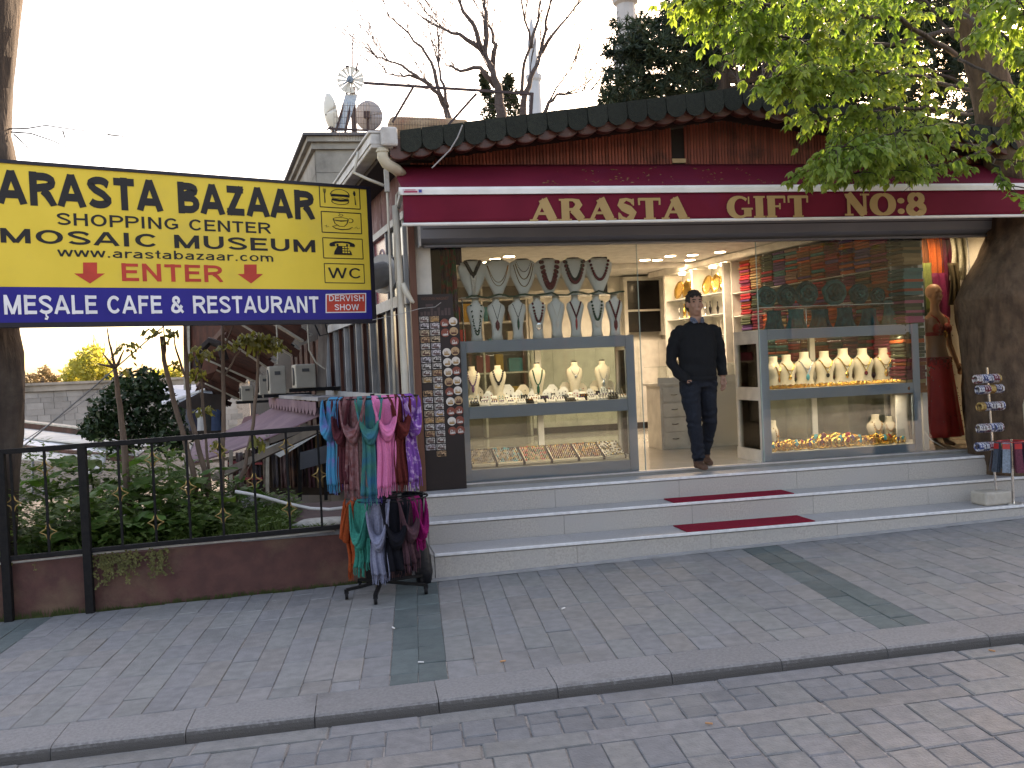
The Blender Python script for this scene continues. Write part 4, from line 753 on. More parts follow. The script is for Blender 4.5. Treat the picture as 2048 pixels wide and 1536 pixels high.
cl = thing('clothes_stall', 'dark stall hung with clothes at the far end of the alley', 'stall', AD(400, 930, 25)); put('back_panel', MB().add([AD(345, 880, 26), AD(450, 880, 26), AD(450, 790, 26), AD(400, 785, 26), AD(345, 812, 26)]+[AD(345, 880, 26.4), AD(450, 880, 26.4), AD(450, 790, 26.4), AD(400, 785, 26.4), AD(345, 812, 26.4)], [tuple(range(5)), tuple(range(9, 4, -1))]+[(i, i+5, (i+1) % 5+5, (i+1) % 5) for i in range(5)]), m_drk, cl)
put('awning_edge', MB().beam(AD(318, 812, 25.5), AD(412, 778, 25.5), .2, .06), pm('edge_white', (.6, .6, .6), rough=.6), cl)
gc = [((.015, .015, .02), 'black'), ((.12, .12, .14), 'grey'), ((.03, .03, .05), 'navy'), ((.45, .44, .44), 'white'), ((.02, .02, .02), 'charcoal'), ((.03, .05, .10), 'blue')]
for k, (c, nm) in enumerate(gc):
    P = AD(362+k*14, 835, 25); o = put('garment', MB().loft([(P+V((0, 0, .22)), .06, .03), (P+V((0, 0, .16)), .16, .05), (P, .12, .05), (P+V((0, 0, -.35)), .15, .05)], 10), pm('garment_'+nm, c, rough=.9)); tag(o, '%s garment hanging in the far alley stall' % nm, 'garment', 'garments in the far stall')
struct(put('alley_floor', MB().grid(lambda s, t: (lerp(-14, 2, s), lerp(1.5, 60, t), -3.2), 4, 8), pm('alley_paving', (.13, .125, .12), (.09, .085, .08), 1, .9)))
# overhead wires across the gap at far left
for k, (a, b) in enumerate((((20, 915, 9.5), (330, 650, 10.5)), ((20, 900, 9.8), (250, 745, 11.5)))):
    tag(put('guy_wire', MB().tube([AD(*a), AD((a[0]+b[0])/2, (a[1]+b[1])/2+2, (a[2]+b[2])/2), AD(*b)], .008 if k == 0 else .005, 5), pm('wire_grey', (.22, .21, .2), rough=.6)), ('thicker' if k == 0 else 'thinner')+' slanting guy wire in front of the stone wall', 'wire', 'guy wires')
# ================================================================== STONE BUILDING with dishes
m_lime = pm('limestone', (.34, .32, .285), (.25, .235, .21), 2.5, .9, bump=.5, bscale=12, vary=.07, c3=(.16, .15, .135), s3=.9, t3=(.48, .7))
DB = 17.0; c0 = AD(630, 300, DB); zt_ = AD(620, 276, DB).z; sbd = thing('stone_building', 'old limestone building with cornice behind the gutter, left of the roof', 'building', V((c0.x, c0.y, zt_-3)))
e = V((1, -.02, 0))
vs = [(0, 0), (6, 0), (5, 9), (-1.2, 9)]; base = [c0+e*x+V((-.13*y, y, 0)) for x, y in vs]
def slab(pts, z0, z1): n = len(pts); return MB().add([(p.x, p.y, z0) for p in pts]+[(p.x, p.y, z1) for p in pts], [tuple(range(n-1, -1, -1)), tuple(range(n, 2*n))]+[(i, (i+1) % n, (i+1) % n+n, i+n) for i in range(n)])
put('core', slab([c0+V((.03, .03, 0)), c0+e*6+V((0, .03, 0)), c0+V((5.6, 5, 0)), c0+V((-.6, 5, 0))], zt_-3, zt_-.2), m_mort, sbd)
z = zt_-.22
for r_ in range(5):
    h = .42; x = -.0
    while x < 5.5:
        L = rnd(.7, 1.2); put('stone', MB().prism([(x+.006, z-h+.006), (x+L-.006, z-h+.006), (x+L-.006, z-.002), (x+.006, z-.002)], V((c0.x, c0.y, 0)), e, V((0, 0, 1)), V((0, .1, 0))), m_lime, sbd); x += L
    y = .12
    while y < 4.5:
        L = rnd(.6, 1.0); q = V((-.13, 1, 0)); put('stone', MB().prism([(y, z-h+.006), (y+L-.01, z-h+.006), (y+L-.01, z-.002), (y, z-.002)], V((c0.x, c0.y, 0)), q, V((0, 0, 1)), V((.1, 0, 0))), m_lime, sbd); y += L
    z -= h
for k, (o_, z0, z1) in enumerate(((.06, -.22, -.1), (.13, -.098, .0), (.2, .002, .05))):
    put('cornice', slab([c0+V((-o_, -o_, 0)), c0+e*6+V((0, -o_, 0)), c0+V((5.2, 5, 0)), c0+V((-.65-o_, 5, 0))], zt_+z0, zt_+z1), m_lime if k < 2 else pm('lead_cap', (.11, .11, .12), rough=.6), sbd)
ZR = zt_+.05; m_dish = pm('dish_white', (.62, .61, .56), (.52, .5, .44), 3, .5); m_rust = pm('rusty_steel', (.07, .045, .045), (.04, .03, .035), 12, .8)
def dish_mb(c, ax, r, dp):
    ax = V(ax).normalized(); u_ = ax.cross(V((0, 0, 1))).normalized(); v_ = u_.cross(ax); mb = MB()
    mb.grid(lambda s, t: c+(u_*math.cos(6.2832*s)+v_*math.sin(6.2832*s))*r*t+ax*(dp*(t*t)), 28, 8); return mb, u_, v_, ax
P = AD(652, 228, 17.4); d1 = thing('satellite_dish', 'white satellite dish turned sideways on the stone roof corner', 'satellite dish', (P.x, P.y, ZR), 'satellite dishes on the stone roof')
mb, *_ = dish_mb(P, RIGHT*.9+FWD*.45+V((0, 0, .25)), .37, .1); put('reflector', mb, m_dish, d1, smooth=True, solid=.01); put('mount', MB().tube([P, P+RIGHT*.12+V((0, 0, -.1)), V((P.x+.12, P.y, ZR))], .025, 6), m_rust, d1); put('feed_arm', MB().tube([P+V((0, 0, -.3)), P+RIGHT*.3+FWD*.15], .012, 5), m_rust, d1)
P = AD(735, 232, 17.8); d2 = thing('satellite_dish', 'grey mesh satellite dish seen from behind through the wire fence', 'satellite dish', (P.x, P.y, ZR), 'satellite dishes on the stone roof')
mb, *_ = dish_mb(P, FWD*.9+RIGHT*.2+V((0, 0, .3)), .28, .07); put('reflector', mb, pm('dish_grey', (.33, .33, .36), (.28, .28, .3), 3, .6), d2, smooth=True, solid=.01); put('mount', MB().tube([P, V((P.x, P.y-.05, ZR-.0))], .03, 6).box(P-FWD*.08, (.12, .1, .12)), m_rust, d2)
P = AD(701, 160, 17.2); d3 = thing('radial_antenna', 'round cream antenna with radial vanes on a mast', 'antenna', (P.x, P.y, ZR), None)
put('rim', MB().tube([P+(RIGHT*math.cos(R(a))+UP*math.sin(R(a)))*.24 for a in range(0, 360, 12)], .012, 6, closed=True), m_dish, d3)
for k in range(14):
    a = R(k*360/14+rnd(-3, 3)); d = RIGHT*math.cos(a)+UP*math.sin(a); q = -RIGHT*math.sin(a)+UP*math.cos(a); wv = .034 if k not in (3, 9, 10, 0) else .055
    vs = [P+d*.05-q*.01, P+d*.05+q*.01, P+d*.232+q*wv, P+d*.232-q*wv]; put('vane', MB().add(vs+[p+FWD*.006 for p in vs], [(0, 1, 2, 3), (7, 6, 5, 4), (0, 4, 5, 1), (1, 5, 6, 2), (2, 6, 7, 3), (3, 7, 4, 0)]), m_dish, d3)
put('hub', MB().tube([P-FWD*.06, P+FWD*.02], .06, 12), pm('hub_blue', (.16, .22, .28), rough=.5), d3); put('feed_arm', MB().tube([P-FWD*.07, P-FWD*.1+AD(690, 172, 17.2)-P], .016, 6), MATS['hub_blue'], d3)
put('mast', MB().beam(V((P.x+.03, P.y+.1, ZR)), V((P.x+.03, P.y+.1, P.z-.1)), .1, .06), m_rust, d3); put('strut', MB().beam(AD(672, 262, 17.2), AD(694, 185, 17.3), .035, .035).beam(AD(690, 268, 17.2), AD(704, 190, 17.3), .035, .035), m_rust, d3)
put('whip_aerial', MB().tube([P+V((.03, .1, -.1)), AD(706, 68, 17.3)], .012, 5), m_rust, d3); put('stub', MB().tube([AD(712, 142, 17.2), AD(715, 126, 17.2)], .018, 6).tube([AD(691, 134, 17.2), AD(698, 132, 17.2)], .02, 6), m_rust, d3)
put('lattice_panel', MB().prism([(0, 0), (1, 0), (1, 1), (0, 1)], AD(668, 262, 17.25), AD(692, 262, 17.25)-AD(668, 262, 17.25), AD(692, 188, 17.25)-AD(668, 262, 17.25), FWD*.02), pm('pale_blue_mottle', (.25, .32, .42), (.4, .46, .5), 30, .4), d3)  # lattice panel in two mottled pale blues
# roof terrace fence
DF = 15.6; fe = thing('wire_fence', 'rusty steel roof fence with wire mesh behind the shop roof', 'fence', AD(900, 270, DF))
for a, b, w_ in (((728, 166), (1066, 188), .04), ((1064, 186), (1060, 250), .05), ((826, 175), (785, 245), .035), ((953, 187), (895, 252), .035), ((655, 257), (760, 262), .03)): put('rail', MB().beam(AD(*a, DF), AD(*b, DF), w_, w_), m_rust, fe)
mb = MB()
for k in range(46):
    x = 668+k*5.4; mb.tube([AD(x, 205 if x < 740 else 225, DF+.02), AD(x, 280, DF+.02)], .0035, 3, cap=False)
for y in (212, 224, 236, 248, 260, 272): mb.tube([AD(668, y-2, DF+.02), AD(915, y+4, DF+.02)], .0035, 3, cap=False)
put('wire_mesh', mb, m_rust, fe); mb = MB()
for y0, y1 in ((178, 200), (190, 212), (200, 224)):
    pts = [AD(lerp(728, 1062, k/16), lerp(y0, y1, k/16)+2*math.sin(k*2.1), DF) for k in range(17)]; mb.tube(pts, .004, 3, cap=False)
    for p in pts: mb.tube([p-RIGHT*.03+UP*.02, p+RIGHT*.03-UP*.02], .004, 3)
put('barbed_wire', mb, m_rust, fe)
P = AD(775, 262, 16.3); Q = AD(935, 262, 16.3); h = .42; t = thing('water_tank', 'tan rounded water tank behind the roof fence', 'tank', (P+Q)/2+V((0, 0, -.1)))
put('body', MB().loft([(P.lerp(Q, s), .5*k_, (.24-.06*s)*k_) for s, k_ in ((0, .55), (.02, .85), (.06, 1), (.5, 1), (.94, .95), (.98, .8), (1, .5))], 16, ax='x', pw=3).xf(Matrix.Translation((0, 0, -.04))), pm('tank_tan', (.36, .26, .17), (.27, .18, .11), 5, .8, c3=(.3, .14, .09), s3=2, t3=(.55, .7)), t, smooth=True)
# cypress, minarets
m_cyp = pm('cypress_leaf', (.022, .035, .015), (.014, .024, .010), 2, .7, c3=(.06, .07, .025), s3=1.5, t3=(.55, .7))
t = thing('cypress', 'dark cypress behind the bare trees above the roof', 'tree', AD(1005, 260, 26), None); mb = MB()
for x, y, r in ((1000, 225, .5), (1010, 200, .45), (985, 205, .3), (1025, 195, .3), (1030, 225, .4), (980, 235, .4), (972, 185, .18), (968, 165, .15), (968, 150, .1), (1012, 175, .28), (1018, 160, .2)): cloud(mb, AD(x, y, 26), r*.7, r*.7, r, 300, .13, .35, .3)
put('crown', mb, m_cyp, t); put('trunk', MB().tube([AD(1005, 300, 26), AD(1005, 210, 26)], .1, 6), m_bare, t)
m_min = pm('minaret_stone', (.46, .46, .47), (.38, .38, .39), .4, .9, vary=.03, c3=(.3, .3, .31), s3=.15); m_minb = pm('minaret_lead', (.30, .36, .44), rough=.7)
def minaret(lbl, D, secs, mats):
    P = AD(*secs[0][:2], D); t = thing('minaret', lbl, 'minaret', P, 'minarets of the mosque behind')
    for k in range(len(secs)-1):
        (x0, y0, r0), (x1, y1, r1) = secs[k], secs[k+1]
        if y0 == y1: continue
        a, b = AD(x0, y0, D), AD(x1, y1, D); a = V((P.x, P.y, a.z)); b = V((P.x, P.y, b.z)); s_ = D/FPX
        put('shaft' if abs(r0-r1) < 3 else 'gallery', MB().loft([(a, r0*s_, r0*s_), (b, r1*s_, r1*s_)], 12), mats, t)
    return t
minaret('thick pale minaret shaft left of the pine tree top', 120, [(1262, 260, 29), (1262, 100, 29), (1260, 92, 23), (1258, 90, 20), (1254, 12, 19), (1254, 8, 25), (1253, -4, 28), (1253, -6, 19), (1252, -160, 18)], m_min)
minaret('distant blue-grey minaret between the bare tree branches', 190, [(1073, 280, 15), (1070, 165, 13), (1069, 160, 16), (1068, 152, 17), (1068, 150, 10), (1065, 100, 9), (1064, 90, 10), (1063, 30, .6)], pm('minaret_far', (.42, .45, .5), (.36, .4, .45), .3, .9))
# ================================================================== PINE behind the shop
m_pine = pm('pine_needle', (.017, .034, .019), (.011, .024, .014), 1.5, .6, c3=(.035, .055, .02), s3=1.2, t3=(.52, .7), trans=.12)
t = thing('pine_tree', 'large dark pine tree behind the shop roof', 'tree', AD(1430, 300, 19)); mb = MB(); put('trunk', MB().tube([AD(1440, 420, 19), AD(1430, 200, 19), AD(1420, -80, 19)], [.4, .3, .15], 9), m_trk, t)
clumps = [(1262, 75), (1290, 60), (1255, 110), (1275, 130), (1245, 165), (1238, 195), (1230, 215), (1270, 185), (1300, 200), (1265, 220), (1300, 100), (1320, 140), (1310, 60), (1345, 20), (1350, 60), (1340, 100), (1360, 150), (1330, 185), (1355, 205), (1380, 30), (1385, 80), (1390, 130), (1395, 180), (1420, 20), (1425, 70), (1430, 120), (1440, 165), (1425, 195), (1460, 30), (1465, 85), (1475, 140), (1500, 40), (1505, 100), (1515, 150), (1540, 60), (1545, 120), (1580, 90), (1590, 40), (1370, -10), (1420, -30), (1480, -20), (1540, 0), (1600, -10), (1560, 160), (1600, 140), (1640, 100), (1640, 40), (1680, 80), (1700, 150), (1660, 180), (1720, 30), (1760, 90), (1800, 140), (1850, 60), (1860, 170), (1780, 200), (1910, 100), (1930, 30)]
clumps += [(rnd(1560, 2070), rnd(-30, 225)) for _ in range(50)]
for x, y in clumps:
    if y > 225: continue
    c = AD(x, y, 19+rnd(-1.2, 1.6))
    for _ in range(34):
        q = c+V((rnd(-.4, .4), rnd(-.45, .45), rnd(-.34, .34))); ax = V((rnd(-1, 1), rnd(-1, 1), rnd(-.3, .8))).normalized()
        for _ in range(24):
            d = (ax*.5+V((random.gauss(0, 1), random.gauss(0, 1), random.gauss(0, 1))).normalized()).normalized(); L = rnd(.11, .22); b = d.cross(V((rnd(-1, 1), rnd(-1, 1), rnd(-1, 1)))).normalized()*.015; e_ = q+d*L
            mb.add([q-b, q+b, e_+b*.4, e_-b*.4], [(0, 1, 2, 3)])
put('crown', mb, m_pine, t); mb = MB()
for x, y in clumps[::2]: mb.tube([AD(1430, y*.7+60, 19), AD((1430+x)/2, y*.8+30, 19), AD(x, y+4, 19)], [.06, .04, .015], 5)
put('branches', mb, m_trk, t)
# ================================================================== GIFT SHOP BUILDING
m_slat = pm('red_brown_slat', (.25, .065, .042), (.14, .04, .028), 5, .6, bump=.3, bscale=30, vary=.28, stretch=(1, 1, .25), c3=(.08, .028, .02), s3=3.5, t3=(.5, .68))
m_shg = pm('green_shingle', (.026, .029, .023), (.019, .021, .018), 40, .9, bump=.5, bscale=150, vary=.14, spec=.15)
m_tile = pm('brown_tile_edge', (.10, .037, .028), (.065, .026, .021), 8, .35, vary=.1, c3=(.2, .13, .11), s3=9, t3=(.6, .75))
m_wall = pm('shop_white', (.66, .63, .57), (.60, .57, .52), 2, .7); m_wood = pm('corner_wood', (.13, .05, .03), (.09, .035, .022), 8, .5, stretch=(1, 1, .2), bump=.2)
m_gut = pm('gutter_white', (.55, .54, .52), (.42, .41, .39), 6, .6, c3=(.28, .26, .24), s3=4, t3=(.5, .75)); m_alu = pm('blue_grey_aluminium', (.235, .29, .335), (.21, .262, .305), 3, .42, bump=.02, bscale=100, spec=.5)
shop = thing('gift_shop', 'single-storey gift shop with red slatted gable and green scalloped roof edge', 'shop', (4, 2, 0))
AX_, ZE, SL_ = 3.95, 3.165, .131
def roofz(X): return ZE+(3.35-abs(X-AX_))*SL_
# roof slabs
for s in (-1, 1):
    xo = AX_+s*(3.42 if s > 0 else 3.2); vs = []
    for Y in (-.47, 7.6):
        for X, dz in ((AX_, 0), (xo, 0), (xo, -.08), (AX_, -.08)): vs.append((X-(.13*(Y+.47) if Y > 0 else 0), Y, roofz(X)+dz-.012))
    put('roof', MB().add(vs, [(0, 1, 2, 3), (7, 6, 5, 4), (0, 4, 5, 1), (1, 5, 6, 2), (2, 6, 7, 3), (3, 7, 4, 0)]), pm('roof_felt', (.035, .036, .033), (.025, .025, .024), 10, .9, bump=.4), shop)
# scalloped shingle flaps along the verge and the wavy brown tile edge below
wf = .1915; VL = AX_-3.22; n = int(6.64/wf)+1
def flap(mb_w, h, r_): return [(0, .03), (mb_w, .03), (mb_w, -h+r_)]+[(mb_w/2+mb_w/2*math.cos(R(a)), -h+r_-r_*math.sin(R(a))) for a in (25, 50, 75, 105, 130, 155)]+[(0, -h+r_)]
for i in range(n):
    X = VL+i*wf; Xc = X+wf/2; z = roofz(Xc)+.012; sl = SL_ if Xc < AX_ else -SL_; u = V((1, 0, sl)).normalized(); h = .188+rnd(-.008, .008)
    o = put('shingle', MB().prism(flap(wf*1.0-.004, h, .085), V((X+.002, -.502-.008*(i % 2), z-sl*wf/2)), u, V((0, .16, 1)).normalized(), V((0, .008, 0))), m_shg, shop)
for i in range(n):
    X = VL+i*wf-wf*.5; Xc = X+wf/2; z = roofz(min(max(Xc, AX_-3.4), AX_+3.4)); sl = SL_ if Xc < AX_ else -SL_
    pts = []
    mbw = MB().grid(lambda s, t: (X+s*wf, -.485+.10*t, z+sl*(s-.5)*wf-.145-.04*math.sin(math.pi*s)**.6*1.0-.02+.0*t), 8, 3)
    o = put('tile_edge', mbw, m_tile, shop, smooth=True, solid=.012)
    vs = [(X+s*wf, -.478, z+sl*(s-.5)*wf-.165-.04*math.sin(math.pi*s)**.6) for s in [k/8 for k in range(9)]]+[(X+wf, -.478, z+sl*wf/2-.03), (X, -.478, z-sl*wf/2-.03)]
    put('tile_face', MB().add(vs+[(a, b+.012, c) for a, b, c in vs], [tuple(range(11)), tuple(range(21, 10, -1))]), m_tile, shop)
put('verge_board', MB().prism([(VL, ZE-.12), (VL, ZE+.045), (AX_, roofz(AX_)+.045), (AX_+3.4, ZE+.045), (AX_+3.4, ZE-.12), (AX_, roofz(AX_)-.1)], (0, -.492, 0), (1, 0, 0), (0, 0, 1), (0, .018, 0)), m_shg, shop)
# soffit and dark void behind the verge
vs = []
for X in (AX_-3.35, AX_, AX_+3.35):
    for Y in (-.44, -.06): vs.append((X, Y, roofz(X)-.16))
put('soffit', MB().add(vs, [(0, 1, 3, 2), (2, 3, 5, 4)]), m_drk, shop, solid=.02)
# gable slats (an opening near the middle)
gx0, gx1 = AY(1342, 290, -.1).x, AY(1370, 290, -.1).x; pitch = .0325; X = .86; um = MB().loft([((0, 0, 0), .0145, .012), ((0, 0, 1), .0145, .012)], 6).mesh('slat'); um.materials.append(m_slat)
while X < 7.3:
    if not (gx0 < X < gx1): zt_ = roofz(X)-.17+rnd(-.01, .01); inst('slat', um, shop, V((X, -.11, 2.9))-shop.location, None, (1, 1, zt_-2.9))
    X += pitch
put('gable_back', MB().prism([(.84, 2.5), (7.3, 2.5), (7.3, 3.17-.1), (AX_, roofz(AX_)-.19), (.84, 3.17-.13)], (0, -.08, 0), (1, 0, 0), (0, 0, 1), (0, .06, 0)), m_drk, shop)
put('vent_frame', MB().bb(gx0-.0, gx1+.0, -.12, -.085, 3.02, 3.06).bb(gx0-.02, gx1+.0, -.118, -.086, 2.9, 2.96), pm('raw_pine', (.42, .30, .17), rough=.7), shop)
put('corner_board', MB().bb(.79, .852, -.13, -.02, -.03, 2.5), m_wood, shop, bevel=.004)
put('jamb', MB().bb(.856, 1.0, -.06, .02, -.03, 2.5), pm('jamb_cream', (.52, .50, .45), rough=.6), shop, bevel=.004); put('jamb', MB().bb(7.27, 7.36, -.06, .02, -.03, 2.5), MATS['jamb_cream'], shop)
put('header', MB().bb(.856, 7.36, -.05, .03, 2.505, 2.86), m_drk, shop)
# interior shell
RW0, RWd = V((5.95, .2, 0)), WD
put('ceiling', MB().bb(.9, 7.35, .035, 7.0, 2.52, 2.6), pm('ceiling_white', (.66, .64, .60), rough=.85), shop)
put('ceiling_trough', MB().bb(1.05, 5.5, .9, 1.0, 2.44, 2.5195).bb(1.05, 5.2, 4.1, 4.2, 2.44, 2.5195), MATS['ceiling_white'], shop)
m_ft = pm('floor_tile_glossy', (.56, .54, .49), (.5, .48, .43), 3, .08, vary=.03, rvar=.03)
put('floor_base', MB().bb(.82, 7.35, -.058, 7.0, -.2, -.006), pm('grout', (.25, .23, .2), rough=.8), shop)
for i in range(11):
    for j in range(9):
        x, y = .86+i*.6, -.055+j*.6; x1 = min(x+.597, 7.34)
        put('floor_tile', MB().bb(x, x1, y, y+.597, -.004, .0), m_ft, shop)
put('threshold', MB().bb(.99, 7.3, -.056, .012, .0005, .012), pm('threshold_alu', (.6, .6, .62), rough=.35, metal=.8), shop)
m_iw = pm('cream_panel', (.62, .60, .54), (.58, .56, .5), 2, .55); m_il = pm('white_laminate', (.70, .68, .62), rough=.35)
put('back_wall', MB().bb(.9, 7.2, 6.0, 6.15, 0, 2.515), m_iw, shop); put('inner_left_wall', MB().bb(.9, .96, .04, 6, 0, 2.51), m_iw, shop)
a, b = RW0+WD*.0, RW0+WD*6.2
put('inner_right_wall', MB().prism([(0, .001), (6.0, .001), (6.0, 2.515), (0, 2.515)], a+V((.32, 0, 0)), WD, (0, 0, 1), (.06, 0, 0)), m_iw, shop)
put('bay_wall', MB().bb(6.32, 7.3, 1.15, 1.21, 0, 2.51), pm('bay_beige', (.36, .31, .25), rough=.8), shop); put('bay_pillar', MB().bb(5.99, 6.33, .3, .36, 0.001, 2.512), pm('pillar_beige', (.44, .40, .33), rough=.7), shop)
put('inner_right_end', MB().bb(7.28, 7.34, .04, 1.15, 0, 2.51), m_iw, shop)
# glazed fronts
gl = glass('shop_glass', (.97, .985, .978), 1.5)
m_edge = pm('glass_edge', (.36, .46, .42), rough=.2)
for x0, x1, lb in ((1.003, 3.035, 'left frameless shop window pane in front of the necklace busts'), (4.29, 7.268, 'right frameless shop window pane in front of the gold jewellery')):
    t = thing('shop_window', lb, 'window', ((x0+x1)/2, 0, .013), 'frameless shop windows')
    put('pane', MB().bb(x0, x1, -.032, -.024, .0135, 2.27), gl, t)
    xe = x1 if x0 < 2 else x0; put('polished_edge', MB().bb(xe-.006 if x0 < 2 else xe-.0005, xe+.0005 if x0 < 2 else xe+.006, -.034, -.022, .0137, 2.269), m_edge, t)
put('track', MB().bb(1.0, 7.27, -.05, .0, 2.245, 2.504), m_drk, shop)
# shutter box
m_sh = pm('shutter_grey', (.20, .215, .245), (.175, .19, .22), 2, .45, vary=.02)
sb = thing('roller_shutter', 'dark grey roller shutter box under the awning', 'shutter', (4, -.12, 2.3))
put('box', MB().prism([(0, 0), (-.05, 0), (-.07, .02), (-.17, .05), (-.17, .26), (0, .26)], (.9, -.055, 2.255), (0, 1, 0), (0, 0, 1), (6.43, 0, 0)), m_sh, sb); put('bottom_slat', MB().bb(.93, 7.3, -.16, -.075, 2.236, 2.254), m_sh, sb, bevel=.004); put('seam', MB().bb(.92, 7.31, -.228, -.2255, 2.39, 2.397), m_drk, sb)
put('end_cap', MB().bb(.885, .9, -.22, -.06, 2.24, 2.51), m_gut, sb)
# ------------------------------------------------------------------ awning
m_can = pm('burgundy_canvas', (.145, .011, .026), (.122, .009, .022), 3, .75, bump=.12, bscale=220, c3=(.12, .012, .035), s3=1.1, spec=.12); m_wb = pm('white_bar', (.66, .65, .62), (.58, .57, .54), 5, .4)
awn = thing('shop_awning', 'burgundy awning with white bars and gold ARASTA GIFT lettering', 'awning', (4, -.5, 2.5))
YA = -.75; zA = AY(1400, 378, YA).z; zB = AY(1400, 441, YA).z; xa, xb = AY(806, 410, YA).x, 8.4
put('canopy', MB().grid(lambda s, t: (lerp(xa-.0, xb, s)+.03*(1-t)*0-.02*(1-t), lerp(-.13, YA+.0, t), lerp(3.0, zA+.03, t)-.03*math.sin(math.pi*t)+.004*math.sin(s*60)*math.sin(math.pi*t)), 60, 10), m_can, awn, smooth=True, solid=.004)
put('front_bar', MB().tube([(xa-.03, YA, zA), (xb, YA, zA)], .034, 14).bb(xa-.02, xb, YA-.036, YA-.0, zA-.036, zA-.005), m_wb, awn)
put('valance', MB().grid(lambda s, t: (lerp(xa, xb, s), YA-.012+.006*math.sin(s*38)*t, lerp(zA-.03, zB+.008, t)), 90, 6), m_can, awn, smooth=True, solid=.003)
put('bottom_bar', MB().tube([(xa-.015, YA-.012, zB), (xb, YA-.012, zB)], .015, 10), m_wb, awn)
put('end_arm', MB().beam((xa+.01, -.13, 2.62), (xa-.0, YA, zA-.0), .035, .05), m_gut, awn)
put('label_sticker', MB().bb(xa+.0, xa+.17, YA-.0395, YA-.0365, zA-.028, zA+.012), pm('sticker', (.6, .52, .54), rough=.5), awn)
put('label_print', MB().bb(xa+.01, xa+.125, YA-.041, YA-.0396, zA-.02, zA-.005).bb(xa+.02, xa+.11, YA-.041, YA-.0396, zA+.0, zA+.006), pm('sticker_red', (.35, .03, .08), rough=.5), awn); put('label_print', MB().bb(xa+.135, xa+.162, YA-.041, YA-.0396, zA-.02, zA+.006), pm('sticker_blue', (.04, .06, .25), rough=.5), awn)
m_let = pm('gold_paint', (.36, .235, .10), (.32, .205, .085), 6, .7)
def glyph(ch, x, w_, y0, h, mb):
    """bold roman capitals drawn as ribbons; x,y0 in metres"""
    o = V((x, YA-.021, y0)); u = V((1, 0, 0)); v = V((0, 0, 1)); nn = V((0, -1, 0)); T = .27*h; t = .12*h; k = [0]
    def st(p, wd):
        k[0] += 1; wd = [q*1.42 for q in wd] if isinstance(wd, list) else wd*(1.4 if wd > .08 else 1.15); stroke(mb, [(a*w_, b*h) for a, b in p], [q*h for q in wd] if isinstance(wd, list) else wd*h, o, u, v, nn, .002+.0006*k[0])
    srf = lambda a, y, wd=.34: st([(a-wd/2, y), (a+wd/2, y)], .075)
    if ch == 'A': st([(.12, .03), (.5, 1)], .12); st([(.46, 1), (.8, .03)], .3); st([(.27, .34), (.68, .34)], .09); srf(.12, .04, .3); srf(.82, .04, .4)
    if ch == 'R': st([(.22, 0), (.22, 1)], .27); srf(.22, .04, .44); srf(.2, .96, .4); st([(.2, .96), (.5, .95), (.66, .86), (.7, .73), (.64, .6), (.5, .52), (.25, .5)], [.08, .09, .2, .26, .2, .09, .08]); st([(.45, .5), (.62, .36), (.8, .04)], [.2, .28, .26]); srf(.86, .04, .3)
    if ch == 'S': st([(.82, .74), (.74, .88), (.5, .96), (.27, .88), (.22, .72), (.36, .58), (.62, .46), (.8, .3), (.72, .12), (.47, .03), (.24, .1), (.13, .28)], [.1, .12, .09, .19, .24, .27, .29, .27, .2, .09, .12, .1]); st([(.83, .98), (.83, .66)], .06); st([(.12, .34), (.12, .02)], .06)
    if ch == 'T': st([(.5, 0), (.5, .96)], .27); srf(.5, .04, .5); st([(.04, .95), (.96, .95)], .09); st([(.06, .98), (.07, .68)], .08); st([(.94, .98), (.93, .68)], .08)
    if ch == 'G': st(arc(.5, .5, .37, .46, 45, 320, 18), [.1, .09, .08, .09, .12, .16, .2, .24, .26, .27, .26, .24, .2, .16, .12, .09, .09, .1, .12]); st([(.85, .98), (.85, .64)], .06); st([(.8, .06), (.8, .42)], .26); srf(.78, .42, .44)
    if ch == 'I': st([(.5, 0), (.5, 1)], .27); srf(.5, .04, .95); srf(.5, .96, .95)
    if ch == 'F': st([(.27, 0), (.27, 1)], .27); srf(.27, .04, .5); st([(.06, .95), (.92, .95)], .09); st([(.9, .98), (.9, .68)], .08); st([(.3, .52), (.66, .52)], .08); st([(.67, .66), (.67, .38)], .07)
    if ch == 'N': st([(.17, 0), (.17, .97)], .12); st([(.14, 1), (.78, .02)], .27); st([(.8, .03), (.8, .97)], .12); srf(.17, .04, .34); srf(.8, .96, .36); srf(.14, .96, .26)
    if ch == 'O': st(arc(.5, .5, .38, .45, 90, 450, 24), [.09+.2*abs(math.cos(R(90+15*q)))**1.3 for q in range(25)])
    if ch == ':':
        for yy in (.66, .17): mb.add([o+u*(w_*(.5+.36*math.cos(R(a))))+v*(h*(yy+.13*math.sin(R(a))))+nn*.003 for a in range(0, 360, 24)], [tuple(range(15))])
    if ch == '8': st(arc(.5, .26, .33, .22, 90, 450, 20), [.12+.16*abs(math.cos(R(90+18*q))) for q in range(21)]); st(arc(.5, .74, .28, .21, 90, 450, 20), [.1+.14*abs(math.cos(R(90+18*q))) for q in range(21)])
